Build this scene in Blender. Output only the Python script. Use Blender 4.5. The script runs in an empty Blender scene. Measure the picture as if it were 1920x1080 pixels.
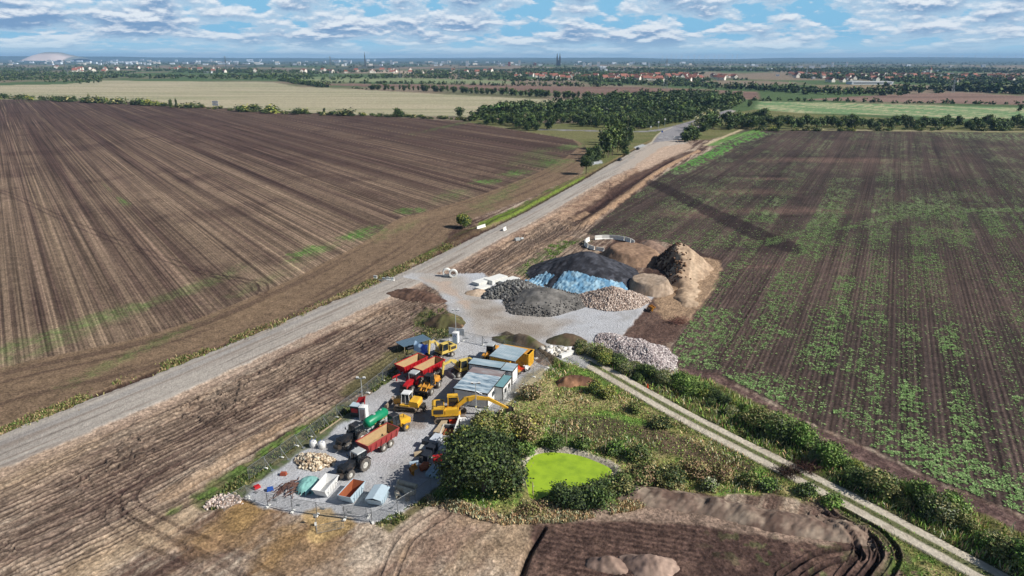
import bpy, math, random
import numpy as np
np.seterr(over='ignore')
from mathutils import Vector, Matrix, Euler

scene = bpy.context.scene
C = scene.collection
R = math.radians
PI = math.pi

# ------------------------------------------------------------------ camera
CAM_H = 55.0
FOC = 1280.0                       # focal length in pixels of a 1920-wide frame
PITCH = math.atan(431.0 / FOC)     # the eye looks down at the site
cam_d = bpy.data.cameras.new('camera')
cam_d.sensor_width = 36.0
cam_d.lens = 36.0 * FOC / 1920.0
cam_d.clip_start = 0.5
cam_d.clip_end = 120000.0
cam = bpy.data.objects.new('camera', cam_d)
cam.location = (0, 0, CAM_H)
cam.rotation_euler = (R(90) - PITCH, 0, 0)
C.objects.link(cam)
scene.camera = cam

# ------------------------------------------------------------------ light
SUN_EL = R(37.5)
SUN_DIR = Vector((0.963 * math.cos(SUN_EL), -0.27 * math.cos(SUN_EL), math.sin(SUN_EL))).normalized()
sun_d = bpy.data.lights.new('sun', 'SUN')
sun_d.energy = 5.0
sun_d.angle = R(0.53)
sun_d.color = (1.0, 0.95, 0.88)
sun = bpy.data.objects.new('sun', sun_d)
sun.rotation_euler = SUN_DIR.to_track_quat('Z', 'Y').to_euler()
sun.location = (60, -60, 120)
C.objects.link(sun)

world = bpy.data.worlds.new('World')
scene.world = world
world.use_nodes = True
nt = world.node_tree
nt.nodes.clear()
def N(t, **kw):
    n = nt.nodes.new(t)
    for k, v in kw.items():
        setattr(n, k, v)
    return n
def L(a, b):
    nt.links.new(a, b)
def VM(op, a, b=None, s=None):
    n = N('ShaderNodeVectorMath', operation=op)
    for i, v in enumerate((a, b)):
        if v is None: continue
        if hasattr(v, 'is_linked'): L(v, n.inputs[i])
        else: n.inputs[i].default_value = v
    if s is not None:
        if hasattr(s, 'is_linked'): L(s, n.inputs['Scale'])
        else: n.inputs['Scale'].default_value = s
    return n.outputs[0]
def MM(op, a, b=None, c=None, clamp=False):
    n = N('ShaderNodeMath', operation=op, use_clamp=clamp)
    for i, v in enumerate((a, b, c)):
        if v is None: continue
        if hasattr(v, 'is_linked'): L(v, n.inputs[i])
        else: n.inputs[i].default_value = v
    return n.outputs[0]
def MIX(f, a, b):
    n = N('ShaderNodeMix', data_type='RGBA')
    for s, v in ((n.inputs[0], f), (n.inputs[6], a), (n.inputs[7], b)):
        if hasattr(v, 'is_linked'): L(v, s)
        else: s.default_value = v
    return n.outputs[2]
def RANGE(v, a, b, c=0.0, d=1.0, smooth=True):
    n = N('ShaderNodeMapRange', interpolation_type='SMOOTHSTEP' if smooth else 'LINEAR')
    L(v, n.inputs[0])
    n.inputs[1].default_value = a; n.inputs[2].default_value = b
    n.inputs[3].default_value = c; n.inputs[4].default_value = d
    return n.outputs[0]
out = N('ShaderNodeOutputWorld')
sky = N('ShaderNodeTexSky', sky_type='NISHITA', sun_disc=False, sun_elevation=SUN_EL,
        sun_rotation=math.atan2(SUN_DIR.x, SUN_DIR.y), altitude=100, air_density=1.0, dust_density=0.6, ozone_density=1.6)
bg_sky = N('ShaderNodeBackground'); bg_sky.inputs[1].default_value = 0.05
L(sky.outputs[0], bg_sky.inputs[0])
tc = N('ShaderNodeTexCoord')
sep = N('ShaderNodeSeparateXYZ'); L(tc.outputs['Generated'], sep.inputs[0])
zc = MM('MAXIMUM', sep.outputs[2], 0.0)
az = MM('ARCTAN2', sep.outputs[0], sep.outputs[1])
def cloud_plane(dz):
    """heaped cloud seen from the side: cells shrink and flatten towards the horizon"""
    u = MM('MULTIPLY', az, 14.0)
    v = MM('MULTIPLY', MM('LOGARITHM', MM('ADD', zc, 0.024 + dz), 2.718), -2.9)
    cmb = N('ShaderNodeCombineXYZ'); L(u, cmb.inputs[0]); L(v, cmb.inputs[1]); cmb.inputs[2].default_value = 5.3
    return cmb.outputs[0]
def cloud_noise(p, scale, det, rough=0.55, dist=0.2):
    n = N('ShaderNodeTexNoise'); n.inputs['Scale'].default_value = scale
    n.inputs['Detail'].default_value = det; n.inputs['Roughness'].default_value = rough
    n.inputs['Distortion'].default_value = dist
    L(p, n.inputs['Vector'])
    return n.outputs[0]
p0 = cloud_plane(0.0); p1 = cloud_plane(0.0042)
base0 = cloud_noise(p0, 1.0, 9.0, 0.58, .05); base1 = cloud_noise(p1, 1.0, 9.0, 0.58, .05)
big = cloud_noise(p0, 0.45, 2.0)
bigd = MM('MULTIPLY', MM('SUBTRACT', big, 0.5), 0.55)
dens = MM('ADD', base0, bigd)
cover = RANGE(dens, 0.41, 0.47)
lit = MM('MULTIPLY', RANGE(MM('SUBTRACT', base0, base1), -0.04, 0.10), RANGE(dens, 0.40, 0.50))
thick = RANGE(dens, 0.46, 0.64)
SB = (*[((c / 255 + .055) / 1.055) ** 2.4 for c in (122, 158, 198)], 1); SM = (*[((c / 255 + .055) / 1.055) ** 2.4 for c in (176, 206, 230)], 1)
SW = (*[((c / 255 + .055) / 1.055) ** 2.4 for c in (236, 243, 250)], 1); SG = (*[((c / 255 + .055) / 1.055) ** 2.4 for c in (134, 194, 230)], 1)
ccol = MIX(cover, SG, MIX(lit, MIX(thick, SM, SB), SW))
hz = RANGE(zc, -0.004, 0.032)
ccol = MIX(MM('MULTIPLY_ADD', hz, 0.85, 0.15), (*[((c / 255 + .055) / 1.055) ** 2.4 for c in (206, 240, 254)], 1), ccol)
bg_c = N('ShaderNodeBackground'); L(ccol, bg_c.inputs[0]); bg_c.inputs[1].default_value = 0.88
mix = N('ShaderNodeMixShader')
# a bank of broken cloud low over the land, thin and mostly open overhead
L(RANGE(zc, 0.09, 0.16, 0.96, 0.03), mix.inputs[0])
L(bg_sky.outputs[0], mix.inputs[1]); L(bg_c.outputs[0], mix.inputs[2])
L(mix.outputs[0], out.inputs[0])

scene.view_settings.view_transform = 'Standard'
scene.view_settings.look = 'None'
scene.view_settings.exposure = 0.22
scene.view_settings.gamma = 1.0
scene.view_settings.use_curve_mapping = False
scene.cycles.volume_bounces = 0
scene.cycles.volume_max_steps = 64

# ------------------------------------------------------------------ survey helper: a point of the site plan
_c, _s = math.cos(PITCH), math.sin(PITCH)
def G(px, py, z=0.0):
    a = (px - 960) / FOC; v = (540 - py) / FOC
    t = (CAM_H - z) / (_s - v * _c)
    return (a * t, t * (_c + v * _s))
def W(pts):
    return np.array([G(x, y) for x, y in pts])
def heading(p, q):
    a, b = G(*p), G(*q)
    return math.atan2(b[1] - a[1], b[0] - a[0])
def S(r, g, b, k=1.0):
    f = lambda c: ((c / 255.0 + 0.055) / 1.055) ** 2.4 if c > 10 else c / 255.0 / 12.92
    return (f(r) * k, f(g) * k, f(b) * k)

# ------------------------------------------------------------------ noise
def _mix(h):
    h ^= h >> np.uint32(15); h *= np.uint32(0x2c1b3c6d); h ^= h >> np.uint32(12)
    return (h & np.uint32(0xffff)).astype(np.float32) * np.float32(1 / 65535.0)
def vnoise(x, y, seed=0):
    x = np.asarray(x, np.float32); y = np.asarray(y, np.float32)
    ix = np.floor(x); iy = np.floor(y)
    fx = x - ix; fy = y - iy
    fx = fx * fx * (3 - 2 * fx); fy = fy * fy * (3 - 2 * fy)
    K1 = np.uint32(374761393); K2 = np.uint32(668265263)
    hx = ix.astype(np.int32).astype(np.uint32) * K1 + np.uint32((seed * 1442695041) & 0xffffffff)
    hy = iy.astype(np.int32).astype(np.uint32) * K2
    a = _mix(hx + hy); b = _mix(hx + K1 + hy); c = _mix(hx + hy + K2); d = _mix(hx + K1 + hy + K2)
    return (a + (b - a) * fx) * (1 - fy) + (c + (d - c) * fx) * fy
def fbm(x, y, seed=0, octv=4, gain=0.55):
    t = 0; amp = 1; s = 0
    for i in range(octv):
        t = t + amp * vnoise(x * 2 ** i + i * 17.3, y * 2 ** i - i * 9.1, seed + i)
        s += amp; amp *= gain
    return t / s
def sstep(a, b, v):
    t = np.clip((v - a) / (b - a), 0, 1)
    return t * t * (3 - 2 * t)
def sdf(poly, X, Y, margin=30.0):
    """signed distance to a closed polygon, negative inside"""
    out = np.full(X.shape, 1e4, np.float32)
    lo = poly.min(0) - margin; hi = poly.max(0) + margin
    m = (X > lo[0]) & (X < hi[0]) & (Y > lo[1]) & (Y < hi[1])
    x = X[m]; y = Y[m]
    d2 = np.full(x.shape, 1e12); ins = np.zeros(x.shape, bool)
    n = len(poly)
    for i in range(n):
        ax, ay = poly[i]; bx, by = poly[(i + 1) % n]
        ex, ey = bx - ax, by - ay
        t = np.clip(((x - ax) * ex + (y - ay) * ey) / (ex * ex + ey * ey + 1e-9), 0, 1)
        dx = x - ax - t * ex; dy = y - ay - t * ey
        d2 = np.minimum(d2, dx * dx + dy * dy)
        c = ((ay > y) != (by > y))
        if abs(ey) > 1e-9:
            ins ^= c & (x < (bx - ax) * (y - ay) / ey + ax)
    r = np.sqrt(d2); r[ins] *= -1
    out[m] = r
    return out
def pdist(line, X, Y, margin=20.0):
    """distance to an open polyline, signed (left positive), and length along it"""
    D = np.full(X.shape, 1e4, np.float32); SS = np.zeros(X.shape, np.float32)
    lo = line.min(0) - margin; hi = line.max(0) + margin
    m = (X > lo[0]) & (X < hi[0]) & (Y > lo[1]) & (Y < hi[1])
    x = X[m]; y = Y[m]
    best = np.full(x.shape, 1e12); sd = np.zeros(x.shape); ss = np.zeros(x.shape)
    acc = 0.0
    for i in range(len(line) - 1):
        ax, ay = line[i]; bx, by = line[i + 1]
        ex, ey = bx - ax, by - ay; ln = math.hypot(ex, ey)
        t = np.clip(((x - ax) * ex + (y - ay) * ey) / (ln * ln + 1e-9), 0, 1)
        dx = x - ax - t * ex; dy = y - ay - t * ey
        d = dx * dx + dy * dy
        k = d < best
        best = np.where(k, d, best)
        sgn = np.sign(ex * (y - ay) - ey * (x - ax))
        sd = np.where(k, sgn * np.sqrt(d), sd); ss = np.where(k, acc + t * ln, ss)
        acc += ln
    D[m] = sd; SS[m] = ss
    return D, SS
def smooth_line(pts, n=8):
    """Catmull-Rom through the given points"""
    P = [np.array(p, float) for p in pts]
    P = [2 * P[0] - P[1]] + P + [2 * P[-1] - P[-2]]
    o = []
    for i in range(1, len(P) - 2):
        for k in range(n):
            t = k / n
            o.append(0.5 * ((2 * P[i]) + (-P[i-1] + P[i+1]) * t + (2*P[i-1] - 5*P[i] + 4*P[i+1] - P[i+2]) * t*t
                            + (-P[i-1] + 3*P[i] - 3*P[i+1] + P[i+2]) * t**3))
    o.append(P[-2])
    return np.array(o)

# ------------------------------------------------------------------ materials
def new_mat(name):
    m = bpy.data.materials.new(name); m.use_nodes = True
    t = m.node_tree
    return m, t, t.nodes['Principled BSDF']
def mat(name, col, rough=0.7, metal=0.0, var=0.12, scale=3.0, bump=0.0, dirt=None, attr=None, spec=0.4, dirt_amt=0.5):
    """painted / plain surface with procedural wear; `attr` names a colour attribute that tints it"""
    m, t, b = new_mat(name)
    tcn = t.nodes.new('ShaderNodeTexCoord')
    nz = t.nodes.new('ShaderNodeTexNoise'); nz.inputs['Scale'].default_value = scale; nz.inputs['Detail'].default_value = 5
    t.links.new(tcn.outputs['Object'], nz.inputs['Vector'])
    mr = t.nodes.new('ShaderNodeMapRange'); t.links.new(nz.outputs[0], mr.inputs[0])
    mr.inputs[1].default_value = 0.25; mr.inputs[2].default_value = 0.75
    mr.inputs[3].default_value = 1 - var; mr.inputs[4].default_value = 1 + var
    mx = t.nodes.new('ShaderNodeMix'); mx.data_type = 'RGBA'; mx.blend_type = 'MULTIPLY'; mx.inputs[0].default_value = 1
    if attr:
        a = t.nodes.new('ShaderNodeAttribute'); a.attribute_name = attr
        t.links.new(a.outputs['Color'], mx.inputs[6])
    else:
        mx.inputs[6].default_value = (*col, 1)
    t.links.new(mr.outputs[0], mx.inputs[7])
    src = mx.outputs[2]
    if dirt is not None:
        n2 = t.nodes.new('ShaderNodeTexNoise'); n2.inputs['Scale'].default_value = scale * 0.45; n2.inputs['Detail'].default_value = 8
        n2.inputs['Roughness'].default_value = 0.7
        t.links.new(tcn.outputs['Object'], n2.inputs['Vector'])
        r2 = t.nodes.new('ShaderNodeMapRange'); t.links.new(n2.outputs[0], r2.inputs[0])
        r2.inputs[1].default_value = 0.48; r2.inputs[2].default_value = 0.68; r2.inputs[4].default_value = dirt_amt
        m2 = t.nodes.new('ShaderNodeMix'); m2.data_type = 'RGBA'
        t.links.new(r2.outputs[0], m2.inputs[0]); t.links.new(src, m2.inputs[6]); m2.inputs[7].default_value = (*dirt, 1)
        src = m2.outputs[2]
    t.links.new(src, b.inputs['Base Color'])
    b.inputs['Roughness'].default_value = rough; b.inputs['Metallic'].default_value = metal
    b.inputs['Specular IOR Level'].default_value = spec
    if bump:
        bn = t.nodes.new('ShaderNodeBump'); bn.inputs['Strength'].default_value = bump; bn.inputs['Distance'].default_value = 0.1
        t.links.new(nz.outputs[0], bn.inputs['Height']); t.links.new(bn.outputs[0], b.inputs['Normal'])
    return m

# ------------------------------------------------------------------ tags
def tag(o, label=None, cat=None, group=None, kind=None):
    if label: o['label'] = label
    if cat: o['category'] = cat
    if group: o['group'] = group
    if kind: o['kind'] = kind
    return o
def thing(name, label, cat, loc=(0, 0, 0), rz=0.0, group=None):
    o = bpy.data.objects.new(name, None); C.objects.link(o)
    o.location = loc; o.rotation_euler = (0, 0, rz)
    return tag(o, label, cat, group)
def np_mesh(name, V, F, mats, cols=None, smooth=False, mi=None):
    """mesh from numpy arrays; F is an (n,3) or (n,4) array"""
    me = bpy.data.meshes.new(name)
    V = np.ascontiguousarray(V, np.float32); F = np.ascontiguousarray(F, np.int32)
    k = F.shape[1]
    me.vertices.add(len(V)); me.vertices.foreach_set('co', V.ravel())
    me.loops.add(F.size); me.loops.foreach_set('vertex_index', F.ravel())
    me.polygons.add(len(F))
    me.polygons.foreach_set('loop_start', np.arange(0, F.size, k, dtype=np.int32))
    me.polygons.foreach_set('loop_total', np.full(len(F), k, np.int32))
    if smooth: me.polygons.foreach_set('use_smooth', np.ones(len(F), bool))
    if mi is not None: me.polygons.foreach_set('material_index', np.ascontiguousarray(mi, np.int32))
    for m in (mats if isinstance(mats, (list, tuple)) else [mats]): me.materials.append(m)
    if cols is not None:
        a = me.color_attributes.new('Col', 'FLOAT_COLOR', 'POINT')
        c4 = np.ones((len(V), 4), np.float32); c4[:, :np.shape(cols)[1]] = cols
        a.data.foreach_set('color', c4.ravel())
    me.update(calc_edges=True)
    return me
def link(name, me, parent=None, loc=None, rz=None):
    o = bpy.data.objects.new(name, me); C.objects.link(o)
    if parent: o.parent = parent
    if loc is not None: o.location = loc
    if rz is not None: o.rotation_euler = (0, 0, rz)
    return o
def copy_tree(o, parent=None):
    c = o.copy(); C.objects.link(c); c.parent = parent
    if parent is None: pass
    for ch in o.children: copy_tree(ch, c)
    return c
# ------------------------------------------------------------------ terrain sheet
py_rows = np.concatenate([109 + np.geomspace(2.75, 12, 40), np.arange(121.6, 300, 1.15), np.arange(300, 1090, 1.45), np.arange(1090, 1420, 4.0)])
Yr = np.array([G(960, p)[1] for p in py_rows])[::-1]
uc = np.concatenate([np.arange(-1.25, -0.82, 0.012), np.arange(-0.82, 0.82, 0.00125), np.arange(0.82, 1.25, 0.012)])
YY, UU = np.meshgrid(Yr, uc, indexing='ij')
nR, nC = YY.shape
gx = (UU * (YY * _c + CAM_H * _s)).ravel(); gy = YY.ravel()
PXW = np.maximum(gy, 60) / 1280.0 * 1.9               # ground width of one render pixel there
col = np.zeros((len(gx), 3), np.float32); hgt = np.zeros(len(gx), np.float32)
gx = gx.astype(np.float32); gy = gy.astype(np.float32)
def mixc(m, c, a=1.0):
    k = np.nonzero(m > 1e-3)[0]
    w = (m[k] * a)[:, None]
    col[k] = col[k] * (1 - w) + np.asarray(c, np.float32) * w
def _box(P, mg):
    lo = P.min(0) - mg; hi = P.max(0) + mg
    return np.nonzero((gx > lo[0]) & (gx < hi[0]) & (gy > lo[1]) & (gy < hi[1]))[0]
def inside(pts, soft=0.4, amp=0.0, sc=2.0, seed=0, curve=False):
    P = W(pts); k = _box(P, soft + amp + 1); o = np.zeros(len(gx), np.float32)
    if not len(k): return o
    x, y = gx[k], gy[k]
    d = sdf(P, x, y, soft + amp + 2)
    if amp: d = d + (fbm(x / sc, y / sc, seed, 3) - 0.5) * 2 * amp
    o[k] = sstep(soft, -soft, d)
    return o
def along(pts, w, soft=0.4, amp=0.0, sc=3.0, seed=0):
    P = smooth_line(W(pts)); mg = w / 2 + soft + amp + 1; k = _box(P, mg); o = np.zeros(len(gx), np.float32)
    if not len(k): return o
    x, y = gx[k], gy[k]
    d, s_ = pdist(P, x, y, mg + 1)
    d = np.abs(d)
    if amp: d = d + (fbm(x / sc, y / sc, seed, 3) - 0.5) * 2 * amp
    o[k] = sstep(w / 2 + soft, w / 2 - soft, d)
    return o
NI = fbm(gx / 14, gy / 14, 5, 5)           # broad patches
NF = fbm(gx / 1.6, gy / 1.6, 9, 3)         # fine patches
NG = fbm(gx / 60, gy / 60, 21, 4)

# road axis and the coordinates along / across it
road_px = [(-400, 1010), (-150, 902), (0, 846), (200, 765), (400, 682), (560, 612), (700, 551), (800, 505), (900, 453), (1000, 402),
           (1100, 345), (1180, 303), (1240, 268), (1300, 240), (1345, 220), (1372, 208)]
road_w = smooth_line(W(road_px))
rd, rs = pdist(road_w, gx, gy, 400)
far_r = np.abs(rd) > 5000
rd[far_r] = gx[far_r]; rs[far_r] = gy[far_r]

# ---- base: stripped building ground
a1 = fbm(rs / 42, rd / 1.5, 31, 4); a2 = fbm(rs / 20, rd / 0.42, 37, 3); a3 = fbm(rs / 60, rd / 5.0, 41, 3)
v = np.clip(0.5 + (a1 - 0.5) * 1.0 + (a2 - 0.5) * 0.7 + (a3 - 0.5) * 1.0 + (NI - 0.5) * 1.3 + (NF - .5) * .35, 0, 1)
iso = sstep(-36, -44, rd)                              # away from the haul way the ground is scraped, not rutted
a1 = a1 * (1 - iso) + fbm(gx / 7, gy / 7, 47, 5) * iso; a2 = a2 * (1 - iso) + fbm(gx / 1.3, gy / 1.3, 48, 4) * iso; a3 = a3 * (1 - iso) + NG * iso
pale = sstep(.25, .8, .9 * sstep(132, 78, gy) * sstep(40, -30, gx) + (NI - .5) * 1.2)      # sandier towards the near end
v = np.clip(v + .22 * pale, 0, 1)
col[:] = S(106, 86, 76)
mixc(sstep(0.40, 0.70, v), S(154, 136, 120)); mixc(sstep(0.68, 0.95, v), S(188, 171, 152)); mixc(sstep(0.42, 0.12, v), S(74, 58, 52))
near = sstep(420, 250, gy)
NE = near
CL = fbm(gx / .9, gy / .9, 45, 3); CR = fbm(gx / 3.2, gy / 3.2, 46, 4)
mixc(sstep(.56, .68, CL) * sstep(.46, .64, CR) * near, S(64, 50, 45), .4)
mixc(sstep(.60, .72, CR) * near, S(176, 152, 130), .45)
hgt += ((a1 - 0.5) * 0.35 + (a2 - 0.5) * 0.18 + (NF - 0.5) * 0.14 + (CL - .5) * .22 + (CR - .5) * .35) * near

# ---- far country
farm = sstep(520, 640, gy + (NI - .5) * 30)
land = np.array(S(96, 106, 74)) * 1.0
mixc(farm, S(112, 112, 84))
FARP = fbm(gx / 260, gy / 420, 51, 3)
mixc(farm * sstep(0.5, 0.56, FARP), S(136, 122, 104)); mixc(farm * sstep(0.44, 0.40, FARP), S(84, 104, 66))
city = sstep(2600, 3600, gy)
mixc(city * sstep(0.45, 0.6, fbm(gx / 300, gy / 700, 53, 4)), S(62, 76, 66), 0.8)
def strip(pts, c, c2=None, sx=200, sy=12, soft=4, seed=3, amt=0.8, ang=0.0):
    m = inside(pts, soft)
    mixc(m, c)
    if c2 is not None:
        ca, sa = math.cos(ang), math.sin(ang)
        n = fbm((gx * ca + gy * sa) / sx, (-gx * sa + gy * ca) / sy, seed, 3)
        mixc(m * sstep(0.4, 0.65, n), c2, amt)
    return m
m_stub = strip([(-700, 150), (0, 160), (120, 158), (190, 151), (510, 154), (560, 163), (640, 166), (870, 179), (1110, 191), (1160, 190),
       (1120, 204), (1000, 210), (870, 219), (700, 216), (520, 210), (170, 188), (-700, 178)], S(178, 168, 142), S(150, 150, 118), 260, 9, 5, 61, 0.8)
m_b1 = strip([(590, 159), (660, 157), (960, 160), (1200, 164), (1420, 172), (1425, 187), (1200, 182), (960, 171)], S(134, 110, 98), S(112, 88, 80), 260, 14, 5, 63)
strip([(545, 144), (760, 145), (960, 152), (960, 157), (620, 154), (540, 149)], S(120, 134, 96), S(140, 146, 110), 200, 20, 6, 65)
strip([(660, 131), (850, 134), (850, 138), (760, 139), (660, 135)], S(176, 158, 138), None)
m_b2 = strip([(1500, 187), (1600, 181), (1700, 176), (1800, 174), (1920, 180), (2500, 190), (2500, 204), (1920, 197), (1700, 192)], S(140, 116, 104), S(118, 98, 88), 260, 20, 5, 67)
m_g2 = strip([(1424, 190), (1700, 196), (1920, 202), (2500, 210), (2500, 236), (1920, 224), (1800, 223), (1700, 217), (1560, 213), (1414, 210)], S(112, 142, 98), S(182, 176, 140), 60, 7, 5, 69, 0.8, 2.2)
strip([(1520, 160), (1700, 158), (1720, 166), (1540, 170)], S(140, 126, 100), None)
# green ground on both sides of the far road
strip([(880, 224), (1050, 232), (1300, 222), (1420, 205), (1500, 212), (1920, 236), (2500, 250), (2500, 262), (1920, 250), (1400, 244), (1330, 262),
       (1240, 262), (1215, 275), (1180, 300), (1110, 330), (1085, 320), (1095, 280), (1075, 262), (960, 242), (870, 228)], S(118, 116, 78), S(98, 104, 62), 30, 12, 3, 71)

# ---- left ploughed field
lf = W([(-1500, 172), (0, 186), (180, 190), (360, 198), (500, 208), (700, 217), (870, 228), (960, 243), (1075, 262), (1098, 272), (1100, 300), (1092, 325), (1000, 368),
        (900, 405), (850, 428), (835, 452), (790, 478), (700, 521), (560, 589), (400, 655), (200, 737), (0, 808), (-400, 950), (-1500, 1500)])
m_lf_d = sdf(lf, gx, gy, 60)
m_lf = sstep(0.7, -0.7, m_lf_d + (NF - .5) * 1.2)
# headland boundary inside it
hl = smooth_line(W([(-700, 880), (-300, 780), (0, 690), (300, 622), (500, 545), (620, 487), (690, 450), (745, 412), (800, 397), (900, 366), (1000, 328), (1060, 296), (1085, 275), (1075, 262)]))
hd, hs = pdist(hl, gx, gy, 500)
main = sstep(-0.5, 0.5, np.where(np.abs(hd) > 5000, 10, hd))       # left of the headland line
DYG = np.repeat(np.gradient(Yr), nC).astype(np.float32)           # spacing of the terrain rows
def furrows(along_, across, k, seed, widths=(13, 6.1, 2.9, 1.4, .66), gains=(.12, .25, .4, .5, .5), ln=(500, 450, 400, 300, 220)):
    """furrow streaks of several widths, each only where the terrain mesh can carry it"""
    step = np.maximum(DYG * abs(k), PXW * .5)
    o = 0; n = 0
    for i, (w, g_, l_) in enumerate(zip(widths, gains, ln)):
        f = g_ * sstep(w * .75, w * .38, step)
        o = o + f * (vnoise(along_ / l_, across / w, seed + i) - .5); n = n + f * f
    return o / np.sqrt(n + .3)
rdx, rdy = -0.590, 0.807
acr = gx * rdy - gy * rdx; alo = gx * rdx + gy * rdy
st1 = fbm(alo / 420, acr / 2.6, 81, 3); st2 = fbm(alo / 260, acr / 0.62, 83, 2); st3 = fbm(alo / 400, acr / 14, 85, 2)
st4 = 0.5 + 0.5 * np.sin(acr * 2 * PI / 0.75 + 2 * st2)
fine = sstep(0.75, 0.22, PXW) * sstep(.5, .25, DYG * .59)
fur = furrows(alo, acr, .59, 901)
st2 = .5 + fur * .4
dd_ = np.hypot(gx + 60, gy - 130)
warm = sstep(300, 70, np.hypot((gx + 95) * 0.9, (gy - 110) * 0.8)) * (.55 + .45 * sstep(.35, .6, fbm(gx / 60, gy / 36, 88, 3))) + sstep(0.55, 0.7, fbm(gx / 70, gy / 40, 87, 3)) * 0.35 * sstep(520, 250, gy)
lc = np.array(S(84, 67, 60))[None, :] * np.ones((len(gx), 1))
t = np.clip(fur * 1.35 + (st4 - 0.5) * 0.55 * fine + 0.14 - .10 * sstep(230, 420, gy) + 0.30 * np.clip(warm, 0, 1.1) + .42 * sstep(34, 4, hd + 14 * (NG - .5)) * sstep(260, 140, gy), 0, 1)[:, None]
lc = lc * (1 - t) + np.array(S(144, 124, 104)) * t
mott = sstep(0.55, 0.75, fbm(gx / 25, gy / 25, 89, 5))[:, None] * 0.5
lc = lc * (1 - mott) + np.array(S(70, 54, 50)) * mott
mm = m_lf * main
col = col * (1 - mm[:, None]) + lc * mm[:, None]
hgt = hgt * (1 - m_lf) + m_lf * ((st2 - 0.5) * 0.10 + (NF - 0.5) * 0.05) * near
# tramlines
for k in range(-6, 16):
    off = k * 27.0 + 6
    w_ = np.abs(np.abs(acr - off) - 0.95)
    mixc(mm * sstep(0.28 + PXW * 0.35, 0.1, w_) * (0.25 + 0.5 * vnoise(alo / 40, acr * 0 + k, 91)), S(158, 138, 112), 0.55)
# headland strip follows its own edge
hn = fbm(hs / 90, hd / 1.1, 95, 3); hn2 = fbm(hs / 30, hd / 6, 97, 3)
mh = m_lf * (1 - main)
hc = np.array(S(126, 106, 86))[None] * np.ones((len(gx), 1))
t = sstep(0.45, 0.8, hn)[:, None]; hc = hc * (1 - t) + np.array(S(102, 84, 70)) * t
t = sstep(0.5, 0.2, hn2)[:, None] * .6; hc = hc * (1 - t) + np.array(S(142, 120, 96)) * t
col = col * (1 - mh[:, None]) + hc * mh[:, None]
mixc(m_lf * sstep(1.4, 0.5, np.abs(hd + 0.6)), S(134, 112, 90), 0.5)
# volunteer green in the field
GREEN = S(92, 128, 62)
def blob(X0, Y0, rx, ry, c, a, ang=0.0, seed=1, nsc=5.0, namp=1.6, lo=1.2, hi=.4, w=None, brk=None):
    rm = max(rx, ry) * 1.9
    k = np.nonzero((np.abs(gx - X0) < rm) & (np.abs(gy - Y0) < rm))[0]
    if not len(k): return
    x, y = gx[k], gy[k]
    ca, sa = math.cos(ang), math.sin(ang)
    dx, dy = x - X0, y - Y0
    q = np.hypot((dx * ca + dy * sa) / rx, (-dx * sa + dy * ca) / ry) + (fbm(x / nsc, y / nsc, seed, 4) - .5) * namp
    m = sstep(lo, hi, q)
    if w is not None: m = m * w[k]
    if brk is not None: m = m * brk(x, y, k, m)
    wv = (m * a)[:, None]
    col[k] = col[k] * (1 - wv) + np.asarray(c, np.float32) * wv
def greenp(px, py, rx, ry, a=1.0, ang=0.0, seed=1, c=GREEN):
    X0, Y0 = G(px, py)
    blob(X0, Y0, rx, ry, c, a, ang, seed, max(ry / 1.6, 1.5), 1.5, 1.15, 0.1, m_lf,
         lambda x, y, k, m: np.clip(sstep(0.3, 0.62, fbm(x / (.5 + ry * .05), y / (.5 + ry * .05), seed + 3, 3)) * .75 + .45 * (m - .3) + (st2[k] - .5) * 1.3 * main[k], 0, 1))
hang = heading((400, 600), (700, 450))
for (a, b, rx, ry, am) in [(20, 655, 18, 7, .8), (160, 603, 14, 5, .7), (225, 588, 15, 5, .7), (232, 378, 16, 2.2, .9), (200, 350, 30, 1.2, .4), (570, 474, 15, 6, .95), (600, 470, 18, 4, .6),
                           (680, 438, 16, 8, .95), (768, 395, 9, 8, .9), (850, 366, 26, 10, .6), (915, 340, 14, 9, .9), (970, 325, 16, 10, .9), (1040, 306, 34, 16, .8), (1070, 275, 34, 12, .85), (1020, 300, 40, 12, .5), (1000, 290, 60, 14, .4),
                           (920, 378, 40, 9, .5), (960, 352, 46, 6, .5), (750, 430, 26, 5, .4), (400, 525, 22, 6, .5), (330, 550, 26, 5, .4), (60, 190, 90, 12, .5), (860, 232, 130, 8, .6),
                           (490, 530, 30, 5, .35), (300, 640, 20, 3, .5), (190, 690, 18, 3, .5), (120, 640, 26, 4, .45), (640, 210, 90, 8, .35)]:
    greenp(a, b, rx * .8, ry * .85, am * (1.0 if am > .85 else .6), hang if (a, b) != (232, 378) and (a, b) != (200, 350) else math.atan2(rdy, rdx), a + b)
# wheel tracks turning out of the field
def ruts(pts, gauge=1.9, w=0.45, c=S(58, 44, 42), a=0.8, dep=0.1, seed=0, m=None):
    P = smooth_line(W(pts)); kb = _box(P, 4)
    if not len(kb): return
    d, s_ = pdist(P, gx[kb], gy[kb], 5)
    q = np.abs(np.abs(d) - gauge / 2)
    pw_ = PXW[kb]
    k = sstep(w / 2 + pw_ * .6, w / 2 - pw_ * .3, q) * (0.55 + 0.45 * sstep(0.3, 0.6, vnoise(s_ / 5, d * 0, seed)))
    kk = sstep(w / 2 + .35, w / 2 + .1, q) * (1 - sstep(w / 2 + .1, w / 2 - .1, q)) * near[kb]
    for w_, c_, a_ in ((k, c, a), (kk, np.array(c) * 2.6, a * .35)):
        wv = (w_ * a_)[:, None]; col[kb] = col[kb] * (1 - wv) + np.asarray(c_, np.float32) * wv
    hgt[kb] += (kk * .7 - k) * dep * near[kb]
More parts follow.
